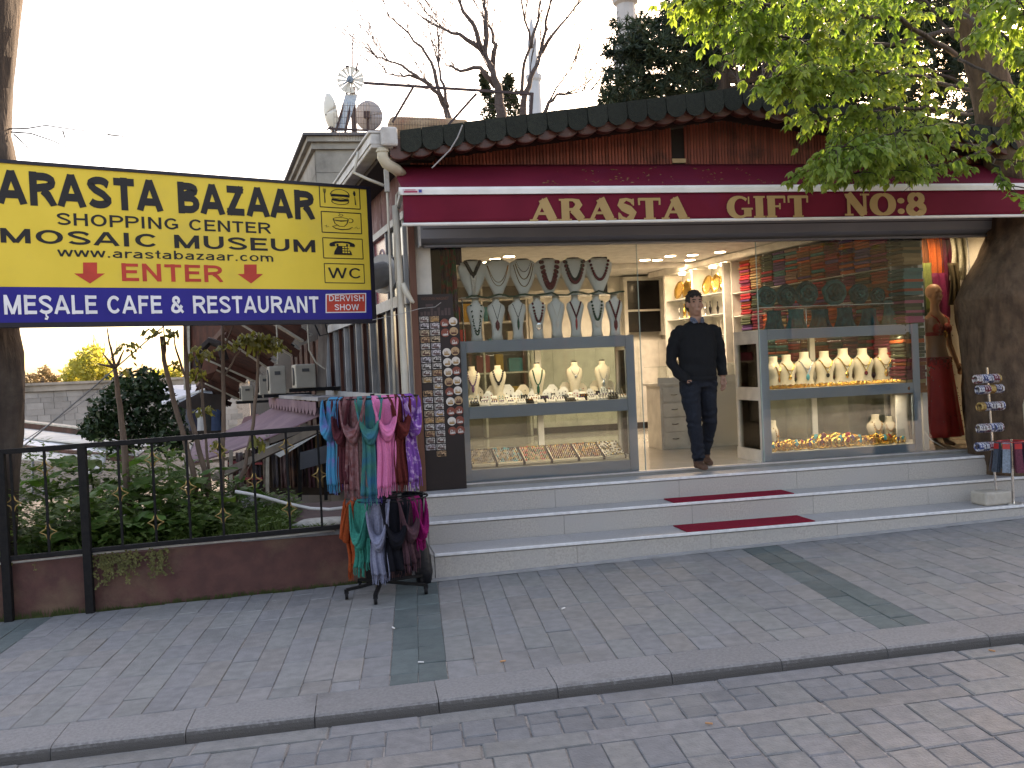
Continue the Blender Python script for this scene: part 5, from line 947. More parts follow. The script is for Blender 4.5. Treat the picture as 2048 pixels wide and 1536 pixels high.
for w_, (pl, pr, yt, yb) in (('ARASTA', (1060, 1378, 398, 441)), ('GIFT', (1453, 1617, 393, 436)), ('NO:8', (1687, 1851, 388, 431))):
    x0, x1 = AY(pl, yb, YA).x, AY(pr, yb, YA).x; y0, y1 = AY((pl+pr)/2, yb, YA).z, AY((pl+pr)/2, yt, YA).z
    adv = {'A': 1.08, 'R': 1.08, 'S': .82, 'T': .95, 'G': 1.1, 'I': .52, 'F': .92, 'N': 1.12, 'O': 1.1, ':': .45, '8': .9}; tot = sum(adv[c] for c in w_); x = x0
    for c in w_:
        aw_ = adv[c]/tot*(x1-x0); mb = MB(); glyph(c, x, aw_*.97, y0, y1-y0, mb); put('letter', mb, m_let, awn); x += aw_
# wet leaves and catkins fallen on the canvas
mb = MB()
for _ in range(80):
    cx = random.choice([1085, 1180, 1240, 1330, 1420, 1500, 1290]); x, y = cx+random.gauss(0, 14), rnd(343, 366); s = rnd(.0, 1); t_ = rnd(.15, .9); X = AY(x, y, -.4).x; Y = lerp(-.13, YA, t_); Z = lerp(3.0, zA+.03, t_)-.03*math.sin(math.pi*t_)+.008; L = rnd(.015, .05); az = rnd(0, 6.28)
    mb.add([(X, Y, Z), (X+L*math.cos(az), Y+L*.4*math.sin(az), Z+.004), (X+L*.5*math.cos(az+.6), Y+L*.3*math.sin(az+.6), Z+.01)], [(0, 1, 2)])
stuff(tag(put('fallen_catkins', mb, pm('catkin', (.22, .15, .06), rough=.9)), 'small brown catkins scattered on the burgundy awning', 'litter'))
# ------------------------------------------------------------------ gutter, pipes and cables at the left corner
gt = thing('roof_gutter', 'dirty white box gutter end at the left roof corner', 'gutter', (.55, -.4, 3.1))
g0 = V((.57, -.50, 3.13)); g1 = g0+WD*6.5
rot = Matrix((V((WD.y, -WD.x, 0)), WD, V((0, 0, 1)))).transposed()
put('channel', MB().box((g0+g1)/2, (.2, 6.5, .13), rot), m_gut, gt, bevel=.012); put('lip', MB().box((g0+g1)/2+V((0, 0, .075)), (.24, 6.52, .022), rot), m_gut, gt, bevel=.006); put('lip', MB().box((g0+g1)/2+V((0, 0, -.02)), (.222, 6.51, .02), rot), m_gut, gt)
put('stop_end', MB().box(g0+V((.06, -.03, .03)), (.15, .05, .17), rot), m_gut, gt, bevel=.02)
put('elbow', MB().tube([g0+V((.0, .02, -.06)), g0+V((.0, .02, -.14)), g0+V((.03, .04, -.19)), g0+V((.12, .1, -.23)), g0+V((.17, .2, -.25))], .05, 12), pm('old_pvc', (.50, .45, .35), (.42, .37, .28), 5, .5), gt, smooth=True)
put('collar', MB().tube([g0+V((0, .02, -.075)), g0+V((0, .02, -.095))], .058, 12), MATS['old_pvc'], gt)
m_p = pm('cream_pipe', (.50, .47, .40), (.42, .39, .33), 6, .5)
def vpipe(name, lbl, pts, r_): return tag(put(name, MB().tube(pts, r_, 10), m_p, smooth=True), lbl, 'pipe', 'pipes at the left shop corner')
pX = AY(802, 600, -.16).x
vpipe('downpipe', 'thick cream downpipe at the left shop corner', [(pX, -.16, -.5), (pX, -.16, 1), (pX-.004, -.16, 1.8), (pX-.01, -.16, 2.62)], .034)
vpipe('thin_pipe', 'thin pale pipe left of the thick downpipe', [AY(x, y, -.2) for x, y in ((789, 800), (783, 600), (776, 420), (773, 342))], .012)
vpipe('thin_pipe', 'second thin pale pipe beside the downpipe top', [AY(x, y, -.18) for x, y in ((792, 560), (789, 470), (793, 390), (800, 380))], .011)
vpipe('small_drain', 'small bent white drain pipe under the gutter', [AY(x, y, -.3) for x, y in ((716, 304), (713, 322), (708, 345), (735, 358), (768, 371))], .014)
tag(put('bracket_plate', MB().bb(AY(768, 350, -.22).x, AY(778, 350, -.22).x, -.24, -.2, AY(770, 384, -.22).z, AY(770, 338, -.22).z), m_gut, bevel=.005), 'pale awning wall bracket left of the burgundy awning', 'bracket')
tag(put('awning_crank', MB().tube([AY(x, y, -.25) for x, y in ((806, 566), (812, 584), (824, 602), (828, 606))], [.02, .03, .018, .012], 8), m_p, smooth=True), 'cream crank joint beside the downpipe', 'crank')
tag(put('cable', MB().tube([AY(x, y, -.56) for x, y in ((925, 250), (915, 275), (900, 300), (882, 318), (864, 336))], .006, 5), pm('cable_grey', (.35, .33, .32), rough=.6)), 'pale cable hanging across the left roof edge', 'cable')
tag(put('string', MB().tube([AY(x, y, -.26) for x, y in ((745, 640), (800, 628), (840, 617), (870, 614), (882, 605))], .003, 4), MATS['cable_grey']), 'thin string tied between the pipe and the magnet board', 'string')
# ------------------------------------------------------------------ side wall with windows
m_wf = pm('window_frame_white', (.36, .365, .375), (.29, .295, .30), 6, .5, c3=(.3, .3, .3), s3=3, t3=(.55, .75)); m_sg = pm('side_glass', (.03, .035, .04), (.07, .08, .09), 1.5, .12, spec=.5); m_wred = pm('weathered_red_board', (.22, .11, .11), (.13, .055, .055), 9, .8, bump=.4, stretch=(1, 1, .2), c3=(.36, .3, .3), s3=4, t3=(.5, .7))
def sbx(s0, s1, z0, z1, d0, d1): return MB().prism([(s0, z0), (s1, z0), (s1, z1), (s0, z1)], sw(0, 0, d0), WD, V((0, 0, 1)), WN*(d1-d0))
S1 = 6.5
put('side_wall', sbx(.05, S1, -1.6, 3.05, -.3, -.03), m_drk, shop)
put('side_base', sbx(.06, S1, -1.6, .60, -.029, .01), pm('dark_plinth', (.04, .04, .045), rough=.7), shop); put('side_sill', sbx(.06, S1, .602, .86, -.029, .02), m_wf, shop); put('side_rail', sbx(.06, S1, 1.74, 1.85, -.028, .045), m_wf, shop); put('side_rail', sbx(.06, S1, 2.55, 2.62, -.028, .04), m_wf, shop)
for k in range(22): s = .06+k*.292; put('side_board', sbx(s, s+.288, 2.622, 3.02, -.028, .012+rnd(0, .006)), m_wred, shop)
k = 0; s = .14
while s < S1-.2:
    L = .5; wn = put('side_window', sbx(s+.035, s+L-.035, .862, 1.738, -.027, -.01), m_sg, shop); put('frame', sbx(s, s+.03, .861, 1.739, -.026, .03), m_wf if k % 2 == 0 else m_brn, wn); put('frame', sbx(s+.0305, s+.075, .861, 1.739, -.026, .02), m_drk, wn); s += L; k += 1
s = .14; k = 0
while s < S1-.3:
    L = .85; wn = put('side_transom', sbx(s+.04, s+L-.0, 1.852, 2.548, -.027, -.008), m_sg if k != 1 else pm('red_sticker_glass', (.28, .06, .08), (.2, .05, .06), 3, .25), shop); put('frame', sbx(s, s+.038, 1.851, 2.549, -.026, .03), m_wf, wn)
    if k == 1: put('sticker_swirl', MB().tube([sw(s+.4+.22*math.cos(a)*(1-.08*a), 2.2+.26*math.sin(a)*(1-.08*a), -.006) for a in [q*.3 for q in range(28)]], .012, 4), pm('swirl_white', (.55, .42, .43), rough=.5), wn)
    s += L; k += 1
put('side_fascia', sbx(-.3, S1, 3.02, 3.1, -.2, .3), m_drk, shop)
# ------------------------------------------------------------------ ceiling downlights
m_em = emit('lamp_glow', (1, .86, .62), 8)
lp = [(990, 517), (973, 524), (1290, 519), (1263, 530), (1245, 536), (1340, 511), (1315, 519), (1380, 519), (1355, 529), (1330, 527), (1385, 509), (1215, 537), (1018, 512), (1440, 503)]
for k, (x, y) in enumerate(lp):
    P = AZ(x, y, 2.515); t = thing('downlight', 'round lit ceiling downlight, %s from the left inside the shop' % _ords[sorted(q[0] for q in lp).index(x)], 'downlight', P, 'ceiling downlights in the shop')
    put('rim', MB().tube([(0, 0, .003), (0, 0, -.008)], .085, 20), m_il, t, local=True); put('lens', MB().tube([(0, 0, -.0085), (0, 0, -.012)], .07, 20), m_em, t, local=True)
    L = bpy.data.lights.new('downlight_lamp', 'SPOT'); L.energy = 8.5; L.color = (1, .93, .82); L.spot_size = R(150); L.spot_blend = .6; L.shadow_soft_size = .07
    o = bpy.data.objects.new('downlight_lamp', L); COL.objects.link(o); o.parent = t; o.location = (0, 0, -.02)
# ================================================================== INTERIOR FITTINGS
m_blkg = pm('black_glass', (.012, .011, .012), rough=.12); m_velv = pm('bust_cream', (.60, .53, .40), (.55, .48, .36), 6, .75); m_bw = pm('bust_grey_white', (.68, .69, .64), (.62, .63, .58), 5, .6); m_au = pm('gold_metal', (.80, .52, .16), (.7, .42, .1), 20, .25, metal=1); m_ag = pm('silver_metal', (.68, .68, .66), (.5, .5, .5), 30, .25, metal=1)
GM = [pm('gem_%s' % n, c, rough=.2) for n, c in (('maroon', (.12, .006, .02)), ('green', (.01, .07, .04)), ('turq', (.05, .33, .38)), ('amber', (.35, .12, .02)), ('black', (.015, .015, .018)), ('amethyst', (.12, .06, .16)), ('red', (.4, .03, .04)), ('pearl', (.7, .66, .58)))]
MARO, GREEN, TURQ, AMBER, BLACK, AMETH, REDG, PEARL = GM
# back wall: black recessed cabinet, white cupboards
ct = thing('wall_cabinet', 'black recessed display cabinet with white frame on the back wall', 'cabinet', (4.9, 5.9, 1.5))
p0, p1 = AY(1256, 665, 5.85), AY(1318, 560, 5.85)
put('recess', MB().bb(p0.x, p1.x, 5.86, 5.97, p0.z, p1.z), m_blkg, ct)
for a in ((p0.x-.06, p0.x, p0.z-.06, p1.z+.06), (p1.x, p1.x+.06, p0.z-.06, p1.z+.06)): put('frame', MB().bb(a[0], a[1], 5.80, 5.98, a[2], a[3]), m_il, ct)
zm_ = lerp(p0.z, p1.z, .4); put('shelf', MB().bb(p0.x, p1.x, 5.8, 5.86, zm_, zm_+.03), m_il, ct); put('frame', MB().bb(p0.x+.001, p1.x-.001, 5.805, 5.98, p1.z, p1.z+.06), m_il, ct)
cp = thing('tall_cupboard', 'white tall cupboard doors below the black wall cabinet', 'cupboard', (4.6, 5.8, 0))
for k in range(8): x = 3.2+k*.36; put('door', MB().bb(x, x+.356, 5.76, 5.79, .1, 1.42 if k > 3 else 2.3), m_il, cp)
put('carcass', MB().bb(3.2, 6.1, 5.792, 5.995, .0, 1.44), m_il, cp); put('plinth', MB().bb(3.2, 6.1, 5.77, 5.791, 0.001, .098), m_drk, cp)
# left back: wall shelving with goods, seen between the busts
ls = thing('back_shelving', 'pale wall shelving with boxed goods at the left back of the shop', 'shelving', (2, 5.9, 0))
put('panel', MB().bb(1.0, 3.15, 5.9, 5.99, 0.001, 2.4), pm('taupe_panel', (.26, .23, .19), rough=.6), ls)
for z in (.5, 1.0, 1.4, 1.8, 2.15): put('shelf', MB().bb(1.0, 3.15, 5.6, 5.898, z, z+.025), m_il, ls)
for x in (1.0, 1.7, 2.42, 3.13): put('upright', MB().bb(x-.015, x+.015, 5.59, 5.899, 0.002, 2.39), m_il, ls)
bc = [(.35, .05, .06), (.5, .3, .05), (.05, .25, .3), (.5, .45, .35), (.12, .05, .04), (.45, .12, .2), (.1, .1, .12)]
k = 0
for z in (.525, 1.025, 1.425, 1.825):
    x = 1.05; nb = -1
    while x < 3.05:
        w_ = rnd(.12, .24); k += 1; nb += 1; h = rnd(.12, .3)
        o = put('goods_box', MB().bb(x, x+w_, 5.65, 5.8, z, z+h), pm('box_%d' % (k % 7), bc[k % 7], rough=.6), bevel=.004)
        tag(o, 'boxed goods, %s from the left on the %s back shelf' % (_ords[nb], {.525: 'lowest', 1.025: 'second', 1.425: 'third', 1.825: 'top'}[z]), 'box', 'boxed goods on the back shelves'); x += w_+rnd(.03, .12)
# jewellery counter with drawers
cn = thing('drawer_counter', 'white counter with drawers and glass top behind the man', 'counter', (4.5, 2.3, 0))
cx0, cx1 = AY(1318, 800, 2.0).x, AY(1475, 800, 2.0).x; zt_ = AY(1330, 772, 2.0).z
put('carcass', MB().bb(cx0+.02, cx1, 2.015, 2.5, 0.002, zt_), m_il, cn); put('top', MB().bb(cx0-.02, cx1+.02, 1.98, 2.52, zt_+.001, zt_+.03), m_il, cn)
for k in range(4):
    z0 = .04+k*(zt_-.06)/4; d = put('drawer', MB().bb(cx0+.05, cx0+.34, 1.995, 2.014, z0, z0+(zt_-.06)/4-.012), m_il, cn); put('handle', MB().tube([(cx0+.15, 1.985, z0+.09), (cx0+.19, 1.975, z0+.085), (cx0+.23, 1.985, z0+.09)], .006, 6), m_ag, d)
put('kick_panel', MB().bb(cx0+.36, cx1-.02, 2.0, 2.013, .04, zt_-.03), m_iw, cn)
put('glass_case', MB().bb(cx0, cx1, 1.985, 2.0, zt_+.032, zt_+.24).bb(cx0, cx1, 2.001, 2.5, zt_+.232, zt_+.24), glass('case_glass', (.94, .97, .96)), cn); put('case_trim', MB().bb(cx0-.01, cx1+.01, 1.978, 1.999, zt_+.031, zt_+.1), m_il, cn)
# ------------------------------------------------------------------ right wall shelving: plates then textiles
def rw(s, z, out=0): q = RW0+WD*s+WN*out; return V((q.x, q.y, z))
def rbx(s0, s1, z0, z1, d0, d1): return MB().prism([(s0, z0), (s1, z0), (s1, z1), (s0, z1)], rw(0, 0, d0), WD, V((0, 0, 1)), WN*(d1-d0))
ts = thing('textile_shelving', 'white wall shelving packed with folded scarves on the right wall', 'shelving', rw(1.7, 0)); PS0, PS1 = 3.2, 4.95
put('back_panel', rbx(0, 5.4, .002, 2.5, -.3, -.27), m_il, ts); put('cornice', rbx(.0, 5.4, 2.43, 2.511, -.26, .1), m_il, ts)
put('light_strip', rbx(.02, 5.3, 2.42, 2.4295, .07, .08), m_il, ts)
SCOL = [(.42, .03, .04), (.48, .07, .03), (.16, .015, .035), (.26, .07, .02), (.07, .09, .05), (.30, .12, .05), (.52, .11, .2), (.14, .06, .2), (.05, .2, .2), (.40, .27, .13), (.22, .03, .08), (.04, .05, .035), (.55, .11, .03), (.33, .2, .16)]
SM = [pm('folded_%d' % i, c, tuple(x*.6 for x in c), 40, .9, bump=.3, bscale=120, vary=.2) for i, c in enumerate(SCOL)]
um = MB().prism([(-.5, -.5), (.42, -.5), (.49, -.3), (.5, 0), (.49, .3), (.42, .5), (-.5, .5)], (0, 0, 0), (1, 0, 0), (0, 0, 1), (0, 1, 0)).mesh('folded'); um.materials.append(SM[0])
ncol = 12; cw = (PS0-.08)/ncol; lv = [.62, 1.0, 1.33, 1.66, 1.98]
for z in lv: put('shelf', rbx(.02, PS0, z-.012, z, -.265, -.03), m_il, ts)
for c in range(0, ncol+1, 3): put('upright', rbx(.02+c*cw, .04+c*cw, .003, 2.42, -.264, -.02), m_il, ts)
az = math.atan2(WN.y, WN.x)
for c in range(ncol):
    for li, z in enumerate(lv):
        top = (lv+[2.42])[li+1]; s0 = .05+c*cw; h_av = top-z-.012
        t = thing('scarf_stack', 'stack of folded scarves, %s column from the window, %s shelf from the bottom' % (_ords[c], _ords[li]), 'scarf stack', rw(s0+cw/2, z), 'folded scarf stacks on the right wall')
        zz = .002; base = random.randint(0, 13); fam = [base, (base+random.randint(1, 5)) % 14, (base+7) % 14]
        while zz < h_av-.03:
            th = rnd(.026, .045); m_ = SM[fam[random.choice((0, 0, 0, 1, 1, 2))]]
            inst('folded_scarf', um, t, WN*(-.13+rnd(-.012, .012))+V((0, 0, zz+th/2))-WD*(cw-.02)/2, (0, 0, az), (.25, (cw-.02)*rnd(.95, 1), th*.96), m_); zz += th
# plates and tall ornaments
ps = thing('plate_shelving', 'lit glass shelving with gold plates and ornaments behind the man', 'shelving', rw(4, 0))
for s in (PS0+.03, (PS0+PS1)/2, PS1): put('upright', rbx(s, s+.05, .003, 2.42, -.264, .05), m_il, ps)
pl = [.75, 1.1, 1.42, 1.72, 2.02]
for z in pl: put('glass_shelf', rbx(PS0+.08, PS1, z-.012, z, -.25, .03), pm('frosted_shelf', (.6, .62, .58), rough=.2), ps)
for z in (2.40,):
    for s in (3.45, 3.75, 4.3, 4.65): put('spot', MB().tube([rw(s, 2.424, -.1), rw(s, 2.40, -.1)], .05, 12), m_em, ps)
dishM = MB().loft([((0, 0, 0), .02, .02), ((0, 0, .006), .08, .08), ((0, 0, .018), .15, .15), ((0, 0, .016), .15, .15), ((0, 0, .008), .07, .07)], 20).mesh('plate'); dishM.materials.append(m_au); dishM.shade_smooth()
for k, s in enumerate((3.42, 3.66, 3.9, 4.25, 4.5, 4.75)):
    o = inst('plate', dishM, None, rw(s, 2.02+.152, -.1), (R(78), 0, az+R(90)), (.95, .95, 1)); tag(o, 'round gold plate standing on the top shelf, %s from the scarves' % _ords[k], 'plate', 'gold plates on the lit shelf')
vase = MB().loft([((0, 0, z), r, r) for z, r in ((0, .03), (.01, .032), (.03, .012), (.08, .022), (.13, .03), (.17, .012), (.22, .006), (.24, .012), (.26, .003))], 12).mesh('ornament'); vase.shade_smooth(); vase.materials.append(m_au)
om = [m_au, m_ag, m_blkg, pm('cream_ceramic', (.6, .55, .45), rough=.3)]; k = 0
for li, z in enumerate(pl[:4]):
    for j in range(9):
        s = 3.36+j*.175; k += 1; o = inst('ornament', vase, None, rw(s, z+.001, -.1+rnd(-.04, .04)), (0, 0, 0), (rnd(.7, 1.1),)*2+(rnd(.6, 1.0),), om[(3 if li == 2 else (2 if li == 3 and j < 4 else 0)) if j % 4 else 1]); tag(o, 'tall slim ornament, %s from the scarves on shelf %s from the top' % (_ords[j], ['fifth', 'fourth', 'third', 'second'][li]), 'ornament', 'ornaments on the lit shelves')
# ------------------------------------------------------------------ display cabinets
cg = glass('cabinet_glass', (.95, .98, .97), 1.35)
def cabinet(lbl, x0, x1, y0, y1, rails, stl, right=False):
    t = thing('display_cabinet', lbl, 'display cabinet', ((x0+x1)/2, (y0+y1)/2, .0), 'grey-framed display cabinets')
    H = 1.357; (b0, b1), (m0, m1), (t0, t1) = rails
    for z0, z1, nm in ((b0, b1, 'bottom_rail'), (m0, m1, 'middle_rail'), (t0, t1, 'top_rail')): put(nm, MB().bb(x0+stl[0], x1-stl[1], y0, y0+.045, z0, z1), m_alu, t, bevel=.003)
    put('stile', MB().bb(x0, x0+stl[0]-.0015, y0-.002, y0+.045, b0, H), m_alu, t, bevel=.003); put('stile', MB().bb(x1-stl[1]+.0015, x1, y0-.002, y0+.045, b0, H), m_alu, t, bevel=.003)
    put('top_board', MB().bb(x0, x1, y0+.046, y1, H-.03, H), m_il, t); put('middle_board', MB().bb(x0+.01, x1-.01, y0+.046, y1-.05, m1-.03, m1), pm('cab_white', (.66, .64, .58), rough=.4), t); put('bottom_board', MB().bb(x0+.01, x1-.01, y0+.046, y1-.05, b1-.04, b1-.001), MATS['cab_white'], t)
    for x in (x0+.005, x1-.035): 
        for ya, yb in ((y0+.0465, y0+.1), (y1-.055, y1)): put('side_post', MB().bb(x, x+.03, ya, yb, b0+.002, H-.031), m_il, t)
        put('side_rail', MB().bb(x, x+.03, y0+.1005, y1-.0555, m0, m1+.03), m_il, t); put('side_rail', MB().bb(x, x+.03, y0+.1005, y1-.0555, b0+.002, b1+.03), m_il, t); put('side_rail', MB().bb(x, x+.03, y0+.1005, y1-.0555, t0-.03, H-.031), m_il, t)
        put('side_glass', MB().bb(x+.012, x+.018, y0+.101, y1-.056, b1+.031, t0-.031), cg, t)
    put('front_glass', MB().bb(x0+stl[0], x1-stl[1], y0+.02, y0+.025, b1, m0), cg, t); put('front_glass', MB().bb(x0+stl[0], x1-stl[1], y0+.02, y0+.025, m1, t0), cg, t)
    put('back_mullion', MB().bb((x0+x1)/2-.03, (x0+x1)/2+.03, y1-.05, y1-.001, b1, H-.031), m_il, t); put('back_glass', MB().bb(x0+.04, x1-.04, y1-.03, y1-.024, b1, H-.031), glass('back_glass', (.72, .76, .72)), t)
    for x in (x0+.1, x0+.2, x1-.1): put('foot', MB().tube([(x, y0+.12, .0005), (x, y0+.12, b0+.01)], .018, 10), m_ag, t)
    put('light_bar', MB().bb(x0+.1, x1-.1, y0+.06, y0+.085, t0+.03, t0+.041), emit('bar_glow', (1, .85, .6), 3), t)
    for zc in (t0-.02, m0-.02):
        L = bpy.data.lights.new('cabinet_lamp', 'AREA'); L.shape = 'RECTANGLE'; L.size = (x1-x0)*.85; L.size_y = .03; L.energy = 1.7 if right else 1.5; L.color = (1, .93, .8); o = bpy.data.objects.new('cabinet_lamp', L); COL.objects.link(o); o.parent = t; o.location = V(((x0+x1)/2, y0+.09, zc))-t.location
    return t
rl = [(.075, .165)]; 
zLm0, zLm1 = AY(1100, 830, 0).z, AY(1100, 806, 0).z; zLb0, zLb1 = AY(1100, 957, 0).z, AY(1100, 931, 0).z
cabinet('left display cabinet with ring trays and jewellery busts', 1.25, 2.985, .03, .56, ((zLb0, zLb1), (zLm0, zLm1), (1.245, 1.357)), (.06, .09))
zRm0, zRm1 = AY(1640, 796, 0).z, AY(1640, 775, 0).z; zRb0, zRb1 = AY(1640, 921, 0).z, AY(1640, 901, 0).z
cabinet('right display cabinet with gold necklaces and bracelets', 4.33, 6.13, .03, .66, ((zRb0, zRb1), (zRm0, zRm1), (1.25, 1.352)), (.085, .085), True)
put('white_end', MB().bb(4.322, 4.334, .08, .655, zRb0+.01, zRb1+.03), m_il, bpy.data.objects['display_cabinet.001'])
# ------------------------------------------------------------------ busts
SEC = {'torso': [(0, .058, .04), (.06, .047, .036), (.14, .05, .036), (.22, .07, .04), (.285, .086, .042), (.325, .078, .04), (.345, .045, .035), (.365, .031, .03), (.395, .033, .032)],
       'collar': [(0, .028, .02), (.05, .05, .03), (.12, .085, .036), (.2, .115, .04), (.255, .125, .04), (.285, .10, .038), (.30, .068, .034)],
       'neck': [(0, .085, .05), (.02, .082, .048), (.06, .062, .042), (.11, .07, .046), (.155, .088, .048), (.185, .08, .046), (.205, .05, .04), (.225, .035, .034), (.262, .034, .034), (.27, .037, .036)]}
BM = {}
for k, sc in SEC.items(): m_ = MB().loft([((0, 0, z), a, b) for z, a, b in sc], 18, pw=2.2); BM[k] = m_
def surf(kind, x, z):
    sc = SEC[kind]; z = min(max(z, sc[0][0]), sc[-1][0])
    for (z0, a0, b0), (z1, a1, b1) in zip(sc, sc[1:]):
        if z0 <= z <= z1: t = (z-z0)/(z1-z0); a, b = lerp(a0, a1, t), lerp(b0, b1, t); break
    q = min(.97, abs(x)/a); return -b*(1-q**2.2)**(1/2.2)
def necklace(kind, x0, ztop, zlow, r, shape='U', n=20, lim=1.0):
    pts = []
    for i in range(n+1):
        s = -1+2*i/n; x = x0*s; f = abs(s) if shape == 'V' else (abs(s)**2.2 if shape == 'U' else abs(s)**1.4)
        z = lerp(zlow, ztop, f); pts.append(V((x, surf(kind, x, z)-r*.8, z)))
    return pts
def bust(kind, P, mat, sc, yaw, label, group, specs, cap=None):
    t = thing('jewellery_bust', label, 'jewellery bust', P, group); t.rotation_euler = (0, 0, yaw); t.scale = (sc, sc, sc)
    f = MB(); f.v = BM[kind].v; f.f = BM[kind].f; f.m = BM[kind].m; put('form', f, mat, t, local=True, smooth=True)
    zt = SEC[kind][-1][0]
    if cap: put('neck_cap', MB().loft([((0, 0, zt+.0005), SEC[kind][-1][1]*.96, SEC[kind][-1][2]*.96), ((0, 0, zt+.012), SEC[kind][-1][1]*.7, SEC[kind][-1][2]*.7)], 14), cap, t, local=True)
    for sp in specs:
        mt, x0, z1, z0, r_, shp = sp[:6]; r_ *= 1.35; pts = necklace(kind, x0, z1, z0, r_, shp); beads = len(sp) > 6 and sp[6]
        mb = MB()
        if beads:
            for q in pts: mb.sphere(q, r_, 6, 4)
        else: mb.tube(pts, r_, 5)
        put('necklace', mb, mt, t, local=True)
        if len(sp) > 7:
            pm_, pw, ph = sp[7]; q = V((0, surf(kind, 0, z0-ph/2)-.006, z0-ph/2)); put('pendant', MB().loft([(q+V((0, 0, ph/2)), .004, .003), (q+V((0, 0, ph*.2)), pw/2, .006), (q+V((0, 0, -ph*.2)), pw/2, .006), (q+V((0, 0, -ph/2)), .003, .003)], 8), pm_, t, local=True)
    return t
# upper row on a glass shelf
us = thing('glass_shelf', 'glass shelf carrying the upper row of necklace busts', 'shelf', (2.1, .28, 1.36))
put('shelf', MB().bb(1.3, 2.9, .16, .42, 1.778, 1.786), pm('shelf_glass', (.45, .52, .48), rough=.15), us)
for x in (1.33, 2.87): put('support', MB().tube([(x, .29, 1.358), (x, .29, 1.777)], .008, 8), m_ag, us)
put('garland', MB().tube([V((lerp(1.35, 2.95, k/30), .15, 1.79+.012*math.sin(k*1.3)+.01*rnd(-1, 1))) for k in range(31)], .009, 5), pm('garland_green', (.01, .06, .04), rough=.6), us)
r1 = [('black and white patterned scarf necklace', [(BLACK, .06, .29, .17, .012, 'V', True), (PEARL, .012, .17, .02, .011, 'V', True)]), ('thin gold chains and one dark brooch', [(m_au, .09, .26, .09, .002, 'U'), (m_au, .085, .26, .12, .002, 'U'), (PEARL, .08, .27, .15, .002, 'U', True)]), ('fine layered silver chains', [(m_ag, .06, .28, .2, .004, 'U', True), (m_au, .07, .27, .14, .003, 'U'), (m_au, .085, .26, .08, .0025, 'U')]), ('thick dark red bead necklace', [(MARO, .075, .275, .06, .013, 'U', True), (MARO, .06, .275, .09, .012, 'U', True)]), ('thick dark red and black bead necklace', [(MARO, .08, .275, .1, .012, 'U', True), (BLACK, .07, .27, .125, .011, 'U', True)]), ('slim dark red bead collar', [(MARO, .08, .275, .12, .010, 'U', True)])]
for k, (x, (nm, sp)) in enumerate(zip((945, 995, 1046, 1097, 1148, 1197), r1)):
    P = AY(x, 560, .28); bust('collar', V((P.x, .28, 1.7865)), m_bw, 1.2, rnd(-.08, .08), 'pale bust with %s, upper row' % nm, 'upper row of necklace busts', sp, BLACK)
tag(put('dark_tassel', MB().loft([((AY(1207, 525, .36).x, .36, 1.80), .03, .02), ((AY(1207, 525, .36).x+.01, .36, 2.0), .02, .015), ((AY(1207, 525, .36).x+.015, .36, 2.17), .025, .015)], 10), pm('dark_cloth', (.02, .012, .012), rough=.8)), 'dark upright holder at the right end of the upper bust row', 'holder')
r2 = [('long dark green bead strands', [(GREEN, .05, .33, .06, .006, 'U', True), (GREEN, .045, .33, .09, .005, 'U', True)], MARO), ('dark red drop pendant on a cord', [(BLACK, .04, .33, .19, .002, 'V', False, (MARO, .04, .1))], MARO), ('green pendant on a dark chain', [(BLACK, .045, .33, .2, .004, 'V', True, (GREEN, .022, .11))], MARO), ('dark red beads and a round medallion', [(MARO, .05, .33, .16, .009, 'U', True, (m_ag, .06, .08))], MARO), ('pale pendant', [(PEARL, .045, .33, .18, .003, 'V', False, (PEARL, .035, .08))], MARO), ('dark red beads and a slim pendant', [(MARO, .05, .33, .19, .007, 'V', True, (REDG, .02, .12))], BLACK), ('dark green beads and a round medallion', [(GREEN, .05, .33, .16, .009, 'U', True, (PEARL, .055, .075))], BLACK), ('dark red beads and tassel', [(MARO, .05, .33, .17, .008, 'V', True, (MARO, .035, .12))], BLACK)]
for k, (x, (nm, sp, cp_)) in enumerate(zip((952, 993, 1035, 1075, 1113, 1151, 1193, 1229), r2)):
    P = AY(x, 640, .25); bust('torso', V((P.x, .25, 1.3575)), m_bw, 1.06, rnd(-.06, .06), 'slim white bust with %s, on the left cabinet' % nm, 'slim busts on the left cabinet', sp, cp_)
# left cabinet, upper compartment
zf = zLm1
r3 = ['amethyst cluster necklace', 'black stone collar', 'green cord and silver pendant', 'tiny pendant', 'fringed silver necklace']
for k, (x, nm) in enumerate(zip((946, 998, 1077, 1152, 1208), r3)):
    P = AY(x, 780, .3); g = [AMETH, BLACK, GREEN, m_ag, m_ag][k]
    bust('torso', V((P.x, .33, zf+.0005)), m_velv, .98, rnd(-.1, .1), 'cream bust with %s inside the left cabinet' % nm, 'busts inside the left cabinet', [(g, .05, .33, (.2, .22, .18, .26, .2)[k], (.006, .008, .005, .002, .004)[k], 'U', k in (0, 1, 4), (g, .03, (.07, .03, .1, .03, .09)[k]))], m_blkg if k > 1 else None)
pad = MB().prism([(-.5, 0), (.5, 0), (.5, .3), (-.5, 1)], (-.5, 0, 0), (0, -1, 0), (0, 0, 1), (1, 0, 0)).mesh('pad'); pad.materials.append(m_il)
k = 0
